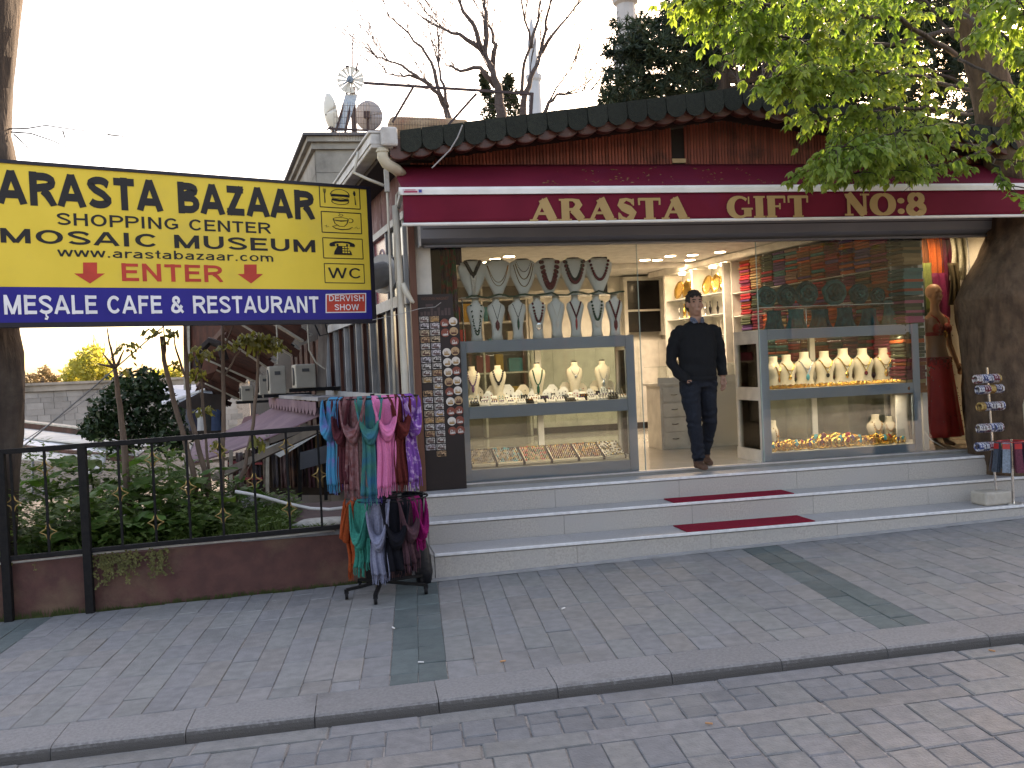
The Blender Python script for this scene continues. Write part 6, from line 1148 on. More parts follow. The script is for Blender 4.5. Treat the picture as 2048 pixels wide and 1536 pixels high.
for row_, y in ((0, .12), (1, .19), (2, .26)):
    x = 1.34; nn_ = -1
    while x < 2.86:
        w_ = rnd(.05, .1); k += 1; nn_ += 1; dk = random.random() < .45
        t = thing('jewellery_pad', 'small ring pad, %s from the left in the %s row of the left cabinet' % (_ords[min(nn_, 23)], ('front', 'middle', 'back')[row_]), 'display pad', (x+w_/2, y, zf+.0005), 'small jewellery pads in the left cabinet')
        inst('cushion', pad, t, (0, 0, 0), None, (w_, .055, rnd(.03, .05)+row_*.02), m_blkg if dk else m_il)
        mb = MB(); 
        for q in range(3): a = (-.3+.3*q)*w_; mb.sphere((a, -.0, .04+row_*.012), .008, 6, 4)
        put('rings', mb, random.choice([m_ag, m_ag, AMETH, m_au, AMBER, PEARL]), t, local=True)
        x += w_+rnd(.008, .035)
cardm = MB().add([(-.03, 0, 0), (.03, 0, 0), (.03, .02, .07), (.012, .026, .092), (-.012, .026, .092), (-.03, .02, .07)], [(0, 1, 2, 3, 4, 5)]).mesh('card'); cardm.materials.append(m_il)
for k in range(30):
    x = 1.36+k*.0505; y = (.21, .29, .36)[k % 3]; t = thing('earring_card', 'white earring card, %s from the left in the left cabinet' % (_ords+['%s-%s' % (q, p) for q in ('twenty', 'thirty') for p in ('fifth', 'sixth', 'seventh', 'eighth', 'ninth', 'tenth')])[k], 'earring card', (x, y, zf+.0005), 'earring cards in the left cabinet'); sc_ = rnd(1.1, 1.4)+.35*(k % 3)
    o = inst('card', cardm, t, (0, 0, 0), (0, 0, rnd(-.4, .4)), (sc_,)*3, random.choice((m_il, m_il, m_velv, m_bw))); md = o.modifiers.new('t', 'SOLIDIFY'); md.thickness = .004
    mb = MB()
    for s in (-1, 1): mb.sphere((s*.012*sc_, .008*sc_, .062*sc_), .006, 6, 4); mb.sphere((s*.012*sc_, .004*sc_, .04*sc_), .008, 6, 4, sc=(.8, .5, 1.5))
    put('earrings', mb, random.choice([m_ag, m_ag, AMETH, TURQ, REDG, BLACK]), t, local=True)
fan = thing('earring_fan', 'row of silver earring cards along the right edge of the left cabinet', 'display card', (2.75, .11, zf))
for k in range(9): put('chain', MB().tube([(2.62+k*.03, .1, zf+.12-.002*k), (2.625+k*.03, .085, zf+.06), (2.63+k*.031, .08, zf+.01)], .004, 5), m_ag, fan)
# ring trays, lower compartment
edges = [941, 993, 1048, 1103, 1157, 1208, 1262]; zt0 = zLb1+.012
for k in range(6):
    xa_, xb_ = AY(edges[k], 925, .12).x, AY(edges[k+1], 925, .12).x; xa_, xb_ = max(xa_, 1.315), min(xb_, 2.88); tilt = .36; D_ = .34; t = thing('ring_tray', 'tilted cream tray of rings, %s from the left in the lower left cabinet' % _ords[k], 'ring tray', ((xa_+xb_)/2, .1, zt0), 'ring trays in the left cabinet')
    fn = lambda x, d, h: V((x, .1+d*math.cos(tilt)-h*math.sin(tilt), zt0+.004+d*math.sin(tilt)+h*math.cos(tilt)))
    def tb(x0, x1, d0, d1, h0, h1): return MB().add([fn(x, d, h) for x in (x0, x1) for d in (d0, d1) for h in (h0, h1)], [(0, 1, 3, 2), (4, 6, 7, 5), (0, 4, 5, 1), (2, 3, 7, 6), (0, 2, 6, 4), (1, 5, 7, 3)])
    put('base', tb(xa_+.012, xb_-.012, .01, D_, 0, .02), m_velv, t)
    for q in ((xa_, xa_+.012, 0, D_+.01), (xb_-.012, xb_, 0, D_+.01)): put('frame', tb(*q, -.004, .028), m_blkg, t)
    put('frame', tb(xa_+.0125, xb_-.0125, D_, D_+.01, -.004, .026), m_blkg, t)
    A_, B_ = MB(), MB(); gm = [m_ag, m_au, GM[random.randint(0, 7)], GM[random.randint(0, 7)], BLACK]
    for i in range(11):
        for j in range(13):
            x = lerp(xa_+.025, xb_-.025, i/10)+(.008 if j % 2 else -.002); d = lerp(.025, D_-.02, j/12); c = fn(x, d, .024); mi = random.choice((1, 2, 3, 4)) if k > 1 else random.choice((0, 4, 4, 2, 1))
            A_.tube([c+V((.0095*math.cos(R(a)), 0, .0095*math.sin(R(a)))) for a in (0, 60, 120, 180)], .0032, 4, cap=False); A_.sphere(c+V((0, -.002, .011)), .0078*rnd(.8, 1.25), 5, 4, m=mi)
    stuff(put('rings', A_, gm, t))
# right cabinet busts: upper and lower shelf
zf = zRm1
for k, x in enumerate((1548, 1580, 1616, 1656, 1694, 1733, 1776, 1801)):
    P = AY(x, 770, .3); yw = (.7, .1, 0, 0, .05, -.05, -.25, -.7)[k]; s_ = (1.25, 1.3, 1.38, 1.38, 1.45, 1.42, 1.4, 1.1)[k]
    g = [m_au, m_au, m_ag, m_au, m_au, m_au, m_au, AMBER][k]
    bust('neck', V((P.x, .36-(.06 if k in (0, 7) else 0), zf+.0005)), m_velv, s_, yw, 'cream necklace bust, %s from the left on the upper shelf of the right cabinet' % _ords[k], 'busts on the upper right cabinet shelf', [(g, .055, .2, .1, .003, 'V', False, ([AMBER, m_au, TURQ, BLACK, m_au, MARO, m_au, AMETH][k], .03, .035 if k % 2 else .05)), (g, .05, .205, .14, .002, 'U')])
zf2 = zRb1
for k, x in enumerate((1550, 1757, 1785, 1808)):
    P = AY(x, 880, .28); bust('neck', V((P.x, .33, zf2+.0005)), m_velv, (1.15, 1.15, 1.05, 1.05)[k], (.8, .05, -.3, -.6)[k], 'cream necklace bust, %s from the left on the lower shelf of the right cabinet' % _ords[k], 'busts on the lower right cabinet shelf', [(m_au, .05, .2, .08, .004, 'U', True, (MARO, .03, .05)), (AMBER, .045, .205, .12, .003, 'U', True)])
def scatter(nm, lbl, z, x0, x1, n, mats, y0, y1, r0, r1):
    t = thing(nm, lbl, 'jewellery', ((x0+x1)/2, (y0+y1)/2, z)); mb = MB()
    for _ in range(n):
        x, y, r_ = rnd(x0, x1), rnd(y0, y1), rnd(r0, r1); mi = random.choice((0, 0, 0, 0, 0, 1, 2, 3)) if len(mats) > 1 else 0
        mb.tube([V((x, y, z+r_+.004))+V((math.cos(R(a))*r_*.9, math.cos(R(a))*r_*.5, math.sin(R(a))*r_)) for a in range(0, 360, 45)], r_*.26, 5, closed=True, m=0); mb.sphere((x-.2*r_, y-.5*r_, z+2*r_+.002), r_*.45, 6, 4, m=mi)
    stuff(put('gold_pieces', mb, mats, t))
scatter('gold_rings', 'row of gold rings with coloured stones along the upper shelf of the right cabinet', zf, 4.45, 6.0, 300, [m_au, MARO, AMBER, PEARL], .10, .22, .010, .019)
brm = MB().tube([V((math.cos(R(a))*.038, 0, .04+math.sin(R(a))*.034)) for a in range(0, 360, 24)], .009, 6, closed=True).mesh('bangle'); brm.shade_smooth(); brm.materials.append(m_au)
k = 0; x = 4.48; brow = 0
while brow < 2:
    tall = 4.98 < x < 5.42; t = thing('bracelet', 'gold bracelet, %s from the left in the %s row of the lower right cabinet' % (_ords[min(k, 23)], ('front', 'back')[brow]), 'bracelet', (x, .15+.11*brow+(.04 if k % 2 else 0), zf2+.001), 'gold bracelets on the lower right cabinet shelf')
    a = rnd(-.6, .6); sc = rnd(.9, 1.15)*(1.4 if tall else 1.0)*(1+.25*brow); inst('band', brm, t, (0, 0, 0), (0, rnd(-.2, .2), a), (sc, sc*1.6, sc)); gmx = [TURQ, MARO, AMBER, m_au, TURQ, REDG, AMETH][k % 7]
    put('stone', MB().sphere((0, -.012-.006*sc, .06*sc), .018*sc, 8, 6, sc=(1, .5, 1.25)), gmx, t, local=True, smooth=True); inst('band', brm, t, (.035*sc, .012, 0), (0, rnd(-.2, .2), a+.4), (sc*.9, sc*1.6, sc*.9)); k += 1; x += rnd(.062, .085)
    if x > 6.0: x = 4.5; brow += 1; k = 0
# teal scarf rosettes above the right cabinet
m_teal = pm('dark_teal_cloth', (.012, .075, .075), (.006, .03, .035), 26, .85, bump=.5, bscale=60, c3=(.02, .10, .11), s3=9, t3=(.55, .7)); m_teal2 = pm('teal_cloth_light', (.03, .14, .13), (.015, .07, .07), 30, .85, bump=.4, bscale=60)
tsf = thing('glass_shelf', 'glass shelf above the right cabinet carrying teal scarf rosettes', 'shelf', (5.2, .3, 1.36)); put('shelf', MB().bb(4.42, 5.95, .17, .44, 1.585, 1.593), MATS['shelf_glass'], tsf)
for x in (4.45, 5.0, 5.5, 5.92): put('support', MB().tube([(x, .3, 1.353), (x, .3, 1.584)], .007, 8), m_ag, tsf)
for k, (x, y, r_) in enumerate(((1532, 572, .115), (1572, 574, .12), (1612, 568, .135), (1668, 566, .14), (1717, 576, .115), (1755, 585, .09))):
    P = AY(x, y, .3); P.z = 1.594+r_*.98; t = thing('scarf_rosette', 'dark teal scarf coiled into a standing rosette, %s from the left' % _ords[k], 'scarf', (P.x, P.y, 1.594), 'teal scarf rosettes'); c = V((0, 0, r_*.98))
    for q, (ro, rr, y_) in enumerate(((.82, .18, 0), (.52, .17, -.03), (.25, .15, -.05))):
        put('coil', MB().tube([c+V((math.cos(R(a))*r_*ro*(1+.05*math.sin(R(a*5)+q)), y_+.012*math.sin(R(a*7)), math.sin(R(a))*r_*ro*(1+.04*math.sin(R(a*4)+k)))) for a in range(0, 360, 15)], r_*rr, 8, closed=True), m_teal if (q+k) % 3 else m_teal2, t, local=True, smooth=True)
    put('core', MB().sphere(c+V((0, .02, 0)), r_*.8, 12, 8, sc=(1, .3, 1)), m_teal, t, local=True, smooth=True)
for k, (x, w_, h) in enumerate(((1548, .16, .2), (1592, .18, .21), (1640, .2, .2), (1690, .18, .21), (1738, .17, .19), (1786, .2, .27))):
    P = AY(x, 640, .25); t = tag(put('draped_scarf', MB().grid(lambda s, q: (P.x+(s-.5)*w_*(1+.5*q-.9*q*(1-q)), .25-.045*math.sin(math.pi*s)*(.6+q)-.012*math.sin(s*22+k)*(.3+q), 1.3535+h*(1-q)), 22, 10), m_teal2 if k in (1, 5) else m_teal, smooth=True, solid=.012), 'dark teal scarf bunched on top of the right cabinet, %s from the left' % _ords[k], 'scarf', 'teal scarves bunched on the right cabinet')
# patterned curtain behind the left window edge
m_cur = pm('floral_curtain', (.16, .02, .02), (.02, .08, .03), 13, .85, c3=(.05, .02, .04), s3=7, t3=(.5, .6), lo=.45, hi=.55)
tag(put('curtain', MB().grid(lambda s, q: (lerp(1.05, 1.27, s)+.02*q, .22+.03*math.sin(s*19)+.01*math.sin(s*43), lerp(2.5, .75, q)), 40, 12), m_cur, smooth=True, solid=.004), 'red and green floral curtain inside the left window edge', 'curtain')
tag(put('purple_cloth', MB().grid(lambda s, q: (lerp(1.27, 1.34, s), .26+.02*math.sin(s*9), lerp(2.5, 2.12, q)-.02*s), 8, 5), pm('dark_purple_cloth', (.04, .015, .05), rough=.9), smooth=True, solid=.006), 'dark purple cloth hanging beside the floral curtain', 'cloth')
# ------------------------------------------------------------------ magnet board
m_mb = pm('dark_board', (.022, .014, .013), (.016, .011, .010), 3, .5); YM = -.105
mbx0, mbx1 = AY(838, 700, YM).x, AY(928, 850, YM).x; zt_ = AY(880, 588, YM).z
mbd = thing('magnet_board', 'tall dark brown board displaying wooden souvenir magnets', 'display board', ((mbx0+mbx1)/2, YM, -.03))
put('board', MB().bb(mbx0, mbx1-.0, YM, YM+.03, -.029, zt_-.24), m_mb, mbd, bevel=.003); put('header', MB().bb(mbx0-.0, mbx1-.05, YM-.004, YM+.03, zt_-.239, zt_), m_mb, mbd, bevel=.003); put('edge_strip', MB().bb(mbx0-.018, mbx0-.001, YM-.004, YM+.032, -.029, zt_), m_wood, mbd)
hx0, hx1 = mbx0+.04, mbx1-.09; put('lettering', text_mb(MB(), 'WOODEN MAGNET', (0, YM-.0045, 0), (1, 0, 0), (0, 0, 1), (0, -1, 0), hx0, hx1, zt_-.055, zt_-.028, .01, depth=.001), pm('dull_bronze', (.13, .055, .035), rough=.6), mbd)
mb = MB()
for k in range(9): x = lerp(hx0, hx1, k/8); mb.bb(x-.012, x+.012, YM-.0062, YM-.0045, zt_-.2, zt_-.2+rnd(.03, .09))
mb.bb(hx0+.04, hx0+.11, YM-.0062, YM-.0045, zt_-.115, zt_-.09); put('faint_skyline_print', mb, pm('dull_print', (.07, .045, .045), rough=.6), mbd)
m_mg = [pm('magnet_face_%d' % i, c, tuple(x*.35 for x in c), 55, .5, lo=.45, hi=.55) for i, c in enumerate(((.55, .50, .46), (.5, .38, .26), (.46, .28, .16), (.55, .5, .52)))]; m_mdk = pm('magnet_print', (.07, .02, .015), rough=.5); m_mdk2 = pm('magnet_print_gold', (.32, .18, .06), rough=.5)
def skyline(mb, cx, cz, w_, h, y):
    for q in range(5):
        a = cx-w_/2+(q+.2)*w_/5; mb.bb(a, a+w_/9, y-.0018, y, cz-h/2, cz-h/2+h*rnd(.35, .95))
    mb.bb(cx-w_/2, cx+w_/2, y-.0016, y+.0002, cz-h/2, cz-h*.22)
for col, xt, xb_, yt, n_ in ((0, 847.5, 862, 639, 20), (1, 868.5, 883, 638, 21)):
    for r_ in range(n_):
        if col == 0 and r_ == 10: continue
        y = yt+r_*13.45; x = lerp(xt, xb_, r_/20); P = AY(x, y, YM); w_, h = .086, .052; t = thing('rectangular_magnet', 'small rectangular picture magnet, %s from the top in the %s column of the magnet board' % (_ords[r_], ('leftmost', 'second')[col]), 'magnet', (P.x, YM-.001, P.z-h/2), 'rectangular magnets on the board')
        put('plaque', MB().bb(P.x-w_/2+rnd(-.003, .003), P.x+w_/2, YM-.009, YM-.001, P.z-h/2, P.z+h/2), m_mg[random.choice((0, 0, 0, 1, 1, 2, 3))], t); s_ = MB(); skyline(s_, P.x+rnd(-.006, .006), P.z, w_*.7, h*.72, YM-.0092); put('print', s_, random.choice((m_mdk, m_mdk, m_mdk2, m_blkg)), t)
disc = [(pm('disc_white', (.62, .56, .5), rough=.5), m_mdk2), (pm('disc_wood', (.42, .27, .15), rough=.5), m_mdk), (pm('disc_red', (.22, .06, .04), rough=.5), m_mg[0])]
for col, xt, xb_, yt, yb_, n_ in ((0, 889, 905, 646, 862, 12), (1, 906, 921, 643, 860, 12)):
    for r_ in range(n_):
        if col == 0 and r_ == 2: continue
        P = AY(lerp(xt, xb_, r_/11), lerp(yt, yb_, r_/11), YM); t = thing('round_magnet', 'round wooden souvenir magnet, %s from the top in the %s round column' % (_ords[r_], ('left', 'right')[col]), 'magnet', (P.x, YM-.001, P.z-.04), 'round magnets on the board'); dm = disc[1 if col else 2] if r_ % 3 else disc[0]
        dm = random.choice(disc); put('disc', MB().tube([(P.x, YM-.001, P.z), (P.x, YM-.009, P.z)], .04, 18), dm[0], t); s_ = MB(); skyline(s_, P.x, P.z-.003, .05, .045, YM-.0092); put('print', s_, dm[1], t)
# ================================================================== SCARF STAND
RC = V((.34, -1.33, 0)); gR = gz(RC.x, RC.y)
rk = thing('scarf_stand', 'black two-tier revolving scarf stand at the left end of the steps', 'scarf stand', (RC.x, RC.y, gR))
put('pole', MB().tube([(RC.x, RC.y, gR+.08), (RC.x, RC.y, .93)], .018, 10), m_blk, rk)
RT, RBt = .36, .30; RC2 = RC+V((.1, .02, 0))
for c, z, r_ in ((RC, .90, RT), (RC2, .10, RBt)):
    put('ring', MB().tube([(c.x+r_*math.cos(R(a)), c.y+r_*math.sin(R(a)), z) for a in range(0, 360, 12)], .007, 6, closed=True), m_blk, rk)
    for a in range(0, 360, 60): put('spoke', MB().tube([(RC.x, RC.y, z), (c.x+r_*math.cos(R(a)), c.y+r_*math.sin(R(a)), z)], .006, 5), m_blk, rk)
for a in (250, 330, 30, 130, 190):
    e = V((RC.x+.05+.33*math.cos(R(a)), RC.y+.33*math.sin(R(a)), 0)); g_ = gz(e.x, e.y); l = put('leg', MB().beam((RC.x, RC.y, gR+.1), (e.x, e.y, g_+.075), .03, .02), m_blk, rk)
    put('castor', MB().tube([(e.x-.012, e.y, g_+.03), (e.x+.012, e.y, g_+.03)], .029, 12).bb(e.x-.017, e.x+.017, e.y-.012, e.y+.012, g_+.045, g_+.078), m_blk, l)
def scarf(lbl, px_, c, z, r_, w_, mats, drop, tail, seed, group, off=0):
    w_ *= 1.4; rs = random.Random(seed); X = AY(px_, 900 if z > .5 else 1080, c.y-r_*.6).x; q = max(-.995, min(.995, (X-c.x)/r_)); th = math.asin(q); n_ = V((math.sin(th), -math.cos(th), 0)); t_ = V((math.cos(th), math.sin(th), 0)); o = c+n_*(r_+.012+off); o = V((o.x, o.y, z))
    t = thing('scarf', lbl, 'scarf', (o.x, o.y, z-tail), group); P = lambda x, out, dz: o+t_*x+n_*out+V((0, 0, dz)); ph = rs.uniform(0, 6)
    fo = lambda s: .008*math.sin(s*11+ph)+.003*math.sin(s*27+ph*2)
    put('hanging_part', MB().grid(lambda s, v: P((s-.5)*w_*(1-.12*v), lerp(-.04, -.008, min(1, v*7))+fo(s)*min(1, v*5)+.012*math.sin(math.pi*v), .022*math.sin(math.pi*min(1, v*4.5+.25))-v*(drop+.06)), 26, 14), mats[0], t, smooth=True, solid=.006)
    def loop(s, v):
        a = 2*s-1; x = a*w_*.56*(1-.10*v); base = -drop*(1-abs(a)**2.3)-.012; th_ = .125*(1-.5*abs(a)**2)
        return P(x+.004*math.sin(v*15+ph), .028+.055*math.sin(math.pi*v)*(1-abs(a)**3*.8)+.01*(1-abs(a))+.005*math.sin(v*21+s*4+ph), base-th_*v*1.0+.012)
    put('loop', MB().grid(loop, 30, 18), mats[0], t, smooth=True, solid=.008)
    for k in range(2):
        x0 = (-.14+.28*k)*w_+rs.uniform(-.01, .01); tw = w_*rs.uniform(.55, .72); tl = tail-rs.uniform(0, .07)*(k+.2); out = .022 if k == 0 else .004; mt = mats[k % len(mats)]
        gf = lambda s, v: P(x0+(s-.5)*tw*(.72+.32*v)+.008*math.sin(v*4+ph+k), out+1.5*fo(s*1.2+k)*(.4+.8*v)+.008*math.sin(v*6+ph), -drop-.03-v*(tl-drop-.09))
        put('tail', MB().grid(gf, 22, 16), mt, t, smooth=True, solid=.005); mb = MB()
        for q_ in range(15):
            s = (q_+.5)/15; a = gf(s, 1.0); b = a+V((rs.uniform(-.006, .006), rs.uniform(-.006, .006), -rs.uniform(.05, .075))); d = t_*.0022
            mb.add([a-d, a+d, b+d, b-d, a-d-n_*.004, a+d-n_*.004, b+d-n_*.004, b-d-n_*.004], [(0, 1, 2, 3), (7, 6, 5, 4), (0, 4, 5, 1), (1, 5, 6, 2), (2, 6, 7, 3), (3, 7, 4, 0)])
        put('fringe', mb, mt, t)
    return t
def cloth(n, c1, c2=None, sc=60, **k): return pm('scarf_'+n, c1, c2 or tuple(x*.72 for x in c1), sc, .92, bump=.35, bscale=220, spec=.15, **k)
gt_ = 'scarves on the upper ring of the stand'; gl_ = 'scarves on the lower ring of the stand'
SC = [('turquoise scarf with lilac pattern, leftmost on the upper ring', 672, [cloth('turq', (.02, .19, .33), (.13, .13, .32), 9, lo=.5, hi=.62), cloth('turq2', (.02, .17, .30), (.05, .22, .26), 6)], .20, .72, .12), ('dark maroon scarf second on the upper ring', 692, [cloth('maroon', (.085, .02, .026))], .24, .70, .10), ('mauve and rust paisley scarf on the upper ring', 712, [cloth('mauve', (.22, .12, .125), (.15, .05, .05), 30), cloth('mauve2', (.24, .15, .13), (.16, .09, .09), 45)], .22, .76, .13), ('peacock blue and green scarf on the upper ring', 741, [cloth('peacock', (.015, .11, .20), (.03, .16, .11), 8), cloth('violet', (.07, .02, .17), (.02, .05, .12), 7)], .23, .80, .13), ('bright pink scarf on the upper ring', 770, [cloth('pink', (.63, .17, .34), (.56, .15, .30), 70)], .21, .74, .125), ('brick red-brown scarf on the upper ring', 797, [cloth('brick', (.115, .02, .018))], .20, .72, .11), ('purple paisley scarf, rightmost on the upper ring', 818, [cloth('paisley', (.17, .06, .28), (.40, .26, .46), 24, lo=.52, hi=.6)], .2, .72, .11), ]
for k, (lb_, x, mt, dr, tl, w_) in enumerate(SC): scarf(lb_, x, RC, .905, RT, w_, mt, dr, tl, 11+k, gt_)
SC = [('burnt orange scarf, leftmost on the lower ring', 700, [cloth('orange', (.36, .065, .02))], .22, .64, .125), ('sea green scarf on the lower ring', 729, [cloth('seagreen', (.012, .22, .17), (.008, .16, .125))], .24, .58, .12), ('silver grey scarf on the lower ring', 760, [cloth('silver', (.21, .22, .30), (.16, .17, .24))], .25, .62, .12), ('black scarf on the lower ring', 790, [cloth('black', (.008, .008, .012))], .24, .60, .14), ('mauve-brown scarf on the lower ring', 815, [cloth('umber', (.085, .04, .05))], .2, .56, .11), ('magenta scarf, rightmost on the lower ring', 834, [cloth('magenta', (.25, .008, .10))], .2, .40, .08)]
for k, (lb_, x, mt, dr, tl, w_) in enumerate(SC): scarf(lb_, x, RC2, .105, RBt, w_, mt, dr, tl, 31+k, gl_)
# scarves on the far side of the rings close the silhouette
for k, (th, mt, nm) in enumerate(((60, 'maroon', 'dark maroon'), (95, 'brick', 'brick red'), (130, 'violet', 'violet'))):
    a = R(th); o = V((RC.x+RT*math.cos(a), RC.y+RT*math.sin(a), .905)); tg = V((-math.sin(a), math.cos(a), 0)); t = tag(put('scarf', MB().grid(lambda s, v: o+tg*((s-.5)*.2)+V((math.cos(a), math.sin(a), 0))*.012*math.sin(s*20+k)+V((0, 0, -v*.75)), 20, 8), MATS['scarf_'+mt], smooth=True, solid=.006), '%s scarf on the far side of the upper ring' % nm, 'scarf', gt_)
for k, (th, mt, nm) in enumerate(((50, 'black', 'black'), (95, 'umber', 'mauve-brown'), (140, 'orange', 'orange'))):
    a = R(th); o = V((RC2.x+RBt*math.cos(a), RC2.y+RBt*math.sin(a), .105)); tg = V((-math.sin(a), math.cos(a), 0)); t = tag(put('scarf', MB().grid(lambda s, v: o+tg*((s-.5)*.22)+V((math.cos(a), math.sin(a), 0))*.012*math.sin(s*20+k)+V((0, 0, -v*.52)), 20, 8), MATS['scarf_'+mt], smooth=True, solid=.006), '%s scarf on the far side of the lower ring' % nm, 'scarf', gl_)
tag(put('dark_bag', MB().loft([((.70, -1.12, gz(.7, -1.12)+.001), .06, .05), ((.70, -1.12, gz(.7, -1.12)+.1), .075, .055), ((.69, -1.12, gz(.7, -1.12)+.3), .06, .045), ((.68, -1.12, gz(.7, -1.12)+.42), .03, .03)], 12), pm('bag_black', (.012, .012, .016), rough=.45, bump=.4, bscale=20), smooth=True), 'crumpled black bag between the scarf stand and the steps', 'bag')
# ================================================================== FIGURES
def fuse(mb, name, vox=.009, sm=3):
    me = mb.mesh(name+'_src'); ob = bpy.data.objects.new(name+'_src', me); COL.objects.link(ob)
    r_ = ob.modifiers.new('r', 'REMESH'); r_.mode = 'VOXEL'; r_.voxel_size = vox; r_.use_smooth_shade = True
    s_ = ob.modifiers.new('s', 'SMOOTH'); s_.factor = .5; s_.iterations = sm
    dg = bpy.context.evaluated_depsgraph_get(); out = bpy.data.meshes.new_from_object(ob.evaluated_get(dg)); bpy.data.objects.remove(ob); out.name = name; out.shade_smooth(); return out
def head_mb(mb, c, s=1.0, yaw=0):
    c = V(c); M = Matrix.Rotation(yaw, 3, 'Z'); q = lambda x, y, z: c+M @ V((x*s, y*s, z*s)); b = MB()
    b.sphere((0, .012, .035), .092, 20, 14, sc=(.83, 1.05, .98)); b.sphere((0, -.012, -.03), .07, 16, 10, sc=(.88, 1.0, 1.25)); b.sphere((0, -.035, -.085), .036, 12, 8, sc=(1.1, 1, .8))
    b.tube([(0, -.085, .02), (0, -.095, -.003), (0, -.102, -.022), (0, -.085, -.034)], [.008, .010, .0125, .008], 8)
    b.sphere((0, -.083, -.058), .017, 10, 6, sc=(1.5, .7, .35)); b.sphere((0, -.081, -.068), .017, 10, 6, sc=(1.3, .7, .4))
    for k in (-1, 1): b.sphere((k*.078, .01, -.005), .026, 10, 8, sc=(.4, .7, 1.2)); b.sphere((k*.033, -.07, .032), .02, 8, 6, sc=(1.4, .7, .5)); b.sphere((k*.040, -.050, -.018), .029, 10, 8)
    mb.add([q(*v) for v in b.v], b.f)
def hand(mb, w_, d, n_, side, curl=.5, s=1.0):
    """wrist point w_, pointing d, palm normal n_: a palm, four unequal bent fingers and a thumb"""
    d, n_ = V(d).normalized(), V(n_).normalized(); x = d.cross(n_).normalized()*side; w_ = V(w_)
    mb.loft([(w_, .024, .018), (w_+d*.03, .03, .017), (w_+d*.07, .038, .016), (w_+d*.088, .036, .014)], 12) if abs(d.z) > .8 else mb.tube([w_, w_+d*.09], [.024, .033], 10)
    for k, (o_, L) in enumerate(((-.028, .07), (-.009, .08), (.010, .075), (.028, .058))):
        a = w_+d*.078+x*o_; p1 = a+(d*math.cos(curl*.4)+n_*math.sin(curl*.4))*L*.5; p2 = p1+(d*math.cos(curl)+n_*math.sin(curl))*L*.3; p3 = p2+(d*math.cos(curl*1.6)+n_*math.sin(curl*1.6))*L*.28; mb.tube([a, p1, p2, p3], [.0095, .0088, .008, .0065], 8)
    a = w_+d*.025-x*.024; mb.tube([a, a+d*.03-x*.02+n_*.01, a+d*.058-x*.024+n_*.02, a+d*.075-x*.02+n_*.026], [.013, .0115, .010, .007], 8)
PM_ = AY(1404, 934, -.10); man = thing('person', 'man in black sweater and dark jeans standing in the shop doorway, hand in pocket', 'person', (PM_.x, -.10, .0125))
B = MB()
B.loft([((.01, .03, z), a, b) for z, a, b in ((.80, .165, .115), (.88, .182, .128), (.95, .186, .132), (1.02, .188, .132), (1.12, .194, .135), (1.24, .200, .130), (1.33, .198, .118), (1.385, .172, .102), (1.42, .12, .085), (1.45, .068, .068), (1.5, .058, .06), (1.56, .055, .058))], 24, pw=2.25)
head_mb(B, (-.005, .005, 1.615), 1.0, R(6))
for s in (-1, 1): B.sphere((s*.168+.008, .022, 1.35), .068, 14, 10)
B.tube([(-.175, .02, 1.36), (-.235, .03, 1.22), (-.262, .04, 1.06), (-.225, -.02, .955), (-.15, -.085, .875)], [.072, .064, .057, .052, .042], 12)     # arm to pocket
B.tube([(-.15, -.085, .875), (-.12, -.10, .835)], [.034, .030], 10)
B.tube([(.19, .02, 1.36), (.238, .035, 1.22), (.262, .045, 1.08), (.262, .02, .97), (.256, -.005, .90)], [.072, .064, .057, .051, .043], 12)
hand(B, (.256, -.008, .895), (.02, -.12, -1), (-.9, -.3, 0), 1, .6)
B.tube([(-.085, .02, .86), (-.092, -.02, .66), (-.082, -.05, .46), (-.07, -.06, .26), (-.055, -.07, .10)], [.108, .094, .075, .066, .062], 14)   # right leg, forward
B.tube([(.098, .03, .86), (.112, .06, .66), (.135, .08, .46), (.135, .16, .27), (.13, .235, .12)], [.108, .094, .076, .066, .060], 14)   # left leg, back
B.loft([((-0.055, -.02, .028), .045, .03), ((-0.057, -.10, .034), .050, .034), ((-0.065, -.19, .028), .050, .03), ((-0.067, -.235, .02), .034, .022)], 14, ax='y'); B.tube([(-.055, -.05, .1), (-.055, -.045, .05)], [.055, .05], 12)
B.loft([((0.135, .27, .075), .042, .03), ((0.130, .20, .06), .047, .034), ((0.123, .12, .032), .048, .028), ((0.120, .075, .024), .036, .022)], 14, ax='y'); B.tube([(.13, .235, .12), (.13, .225, .075)], [.053, .047], 12)
me = fuse(B, 'body', .0075, 4)
from mathutils import noise as mn
nrm_ = [v_.normal.copy() for v_ in me.vertices]
for vi_, v_ in enumerate(me.vertices):      # cloth folds: across the sleeves and waist, along the trouser legs
    x, y, z = v_.co
    if z > 1.44 or z < .1 or (x > .2 and z < .93): continue
    if z > .87: f = .007*mn.noise(V((x*7, y*7, z*16)))+.0035*math.sin(z*55+x*14+5*mn.noise(V((x*5, y*5, z*4))))*(.4+.6*(z < 1.1 or abs(x) > .17))
    else: f = .008*mn.noise(V((x*12, y*12, z*7)))+.006*math.sin(z*60+8*mn.noise(V((x*6, y*6, z*5))))*(1 if (z < .26 or .42 < z < .58 or z > .74) else .3)
    v_.co += nrm_[vi_]*f
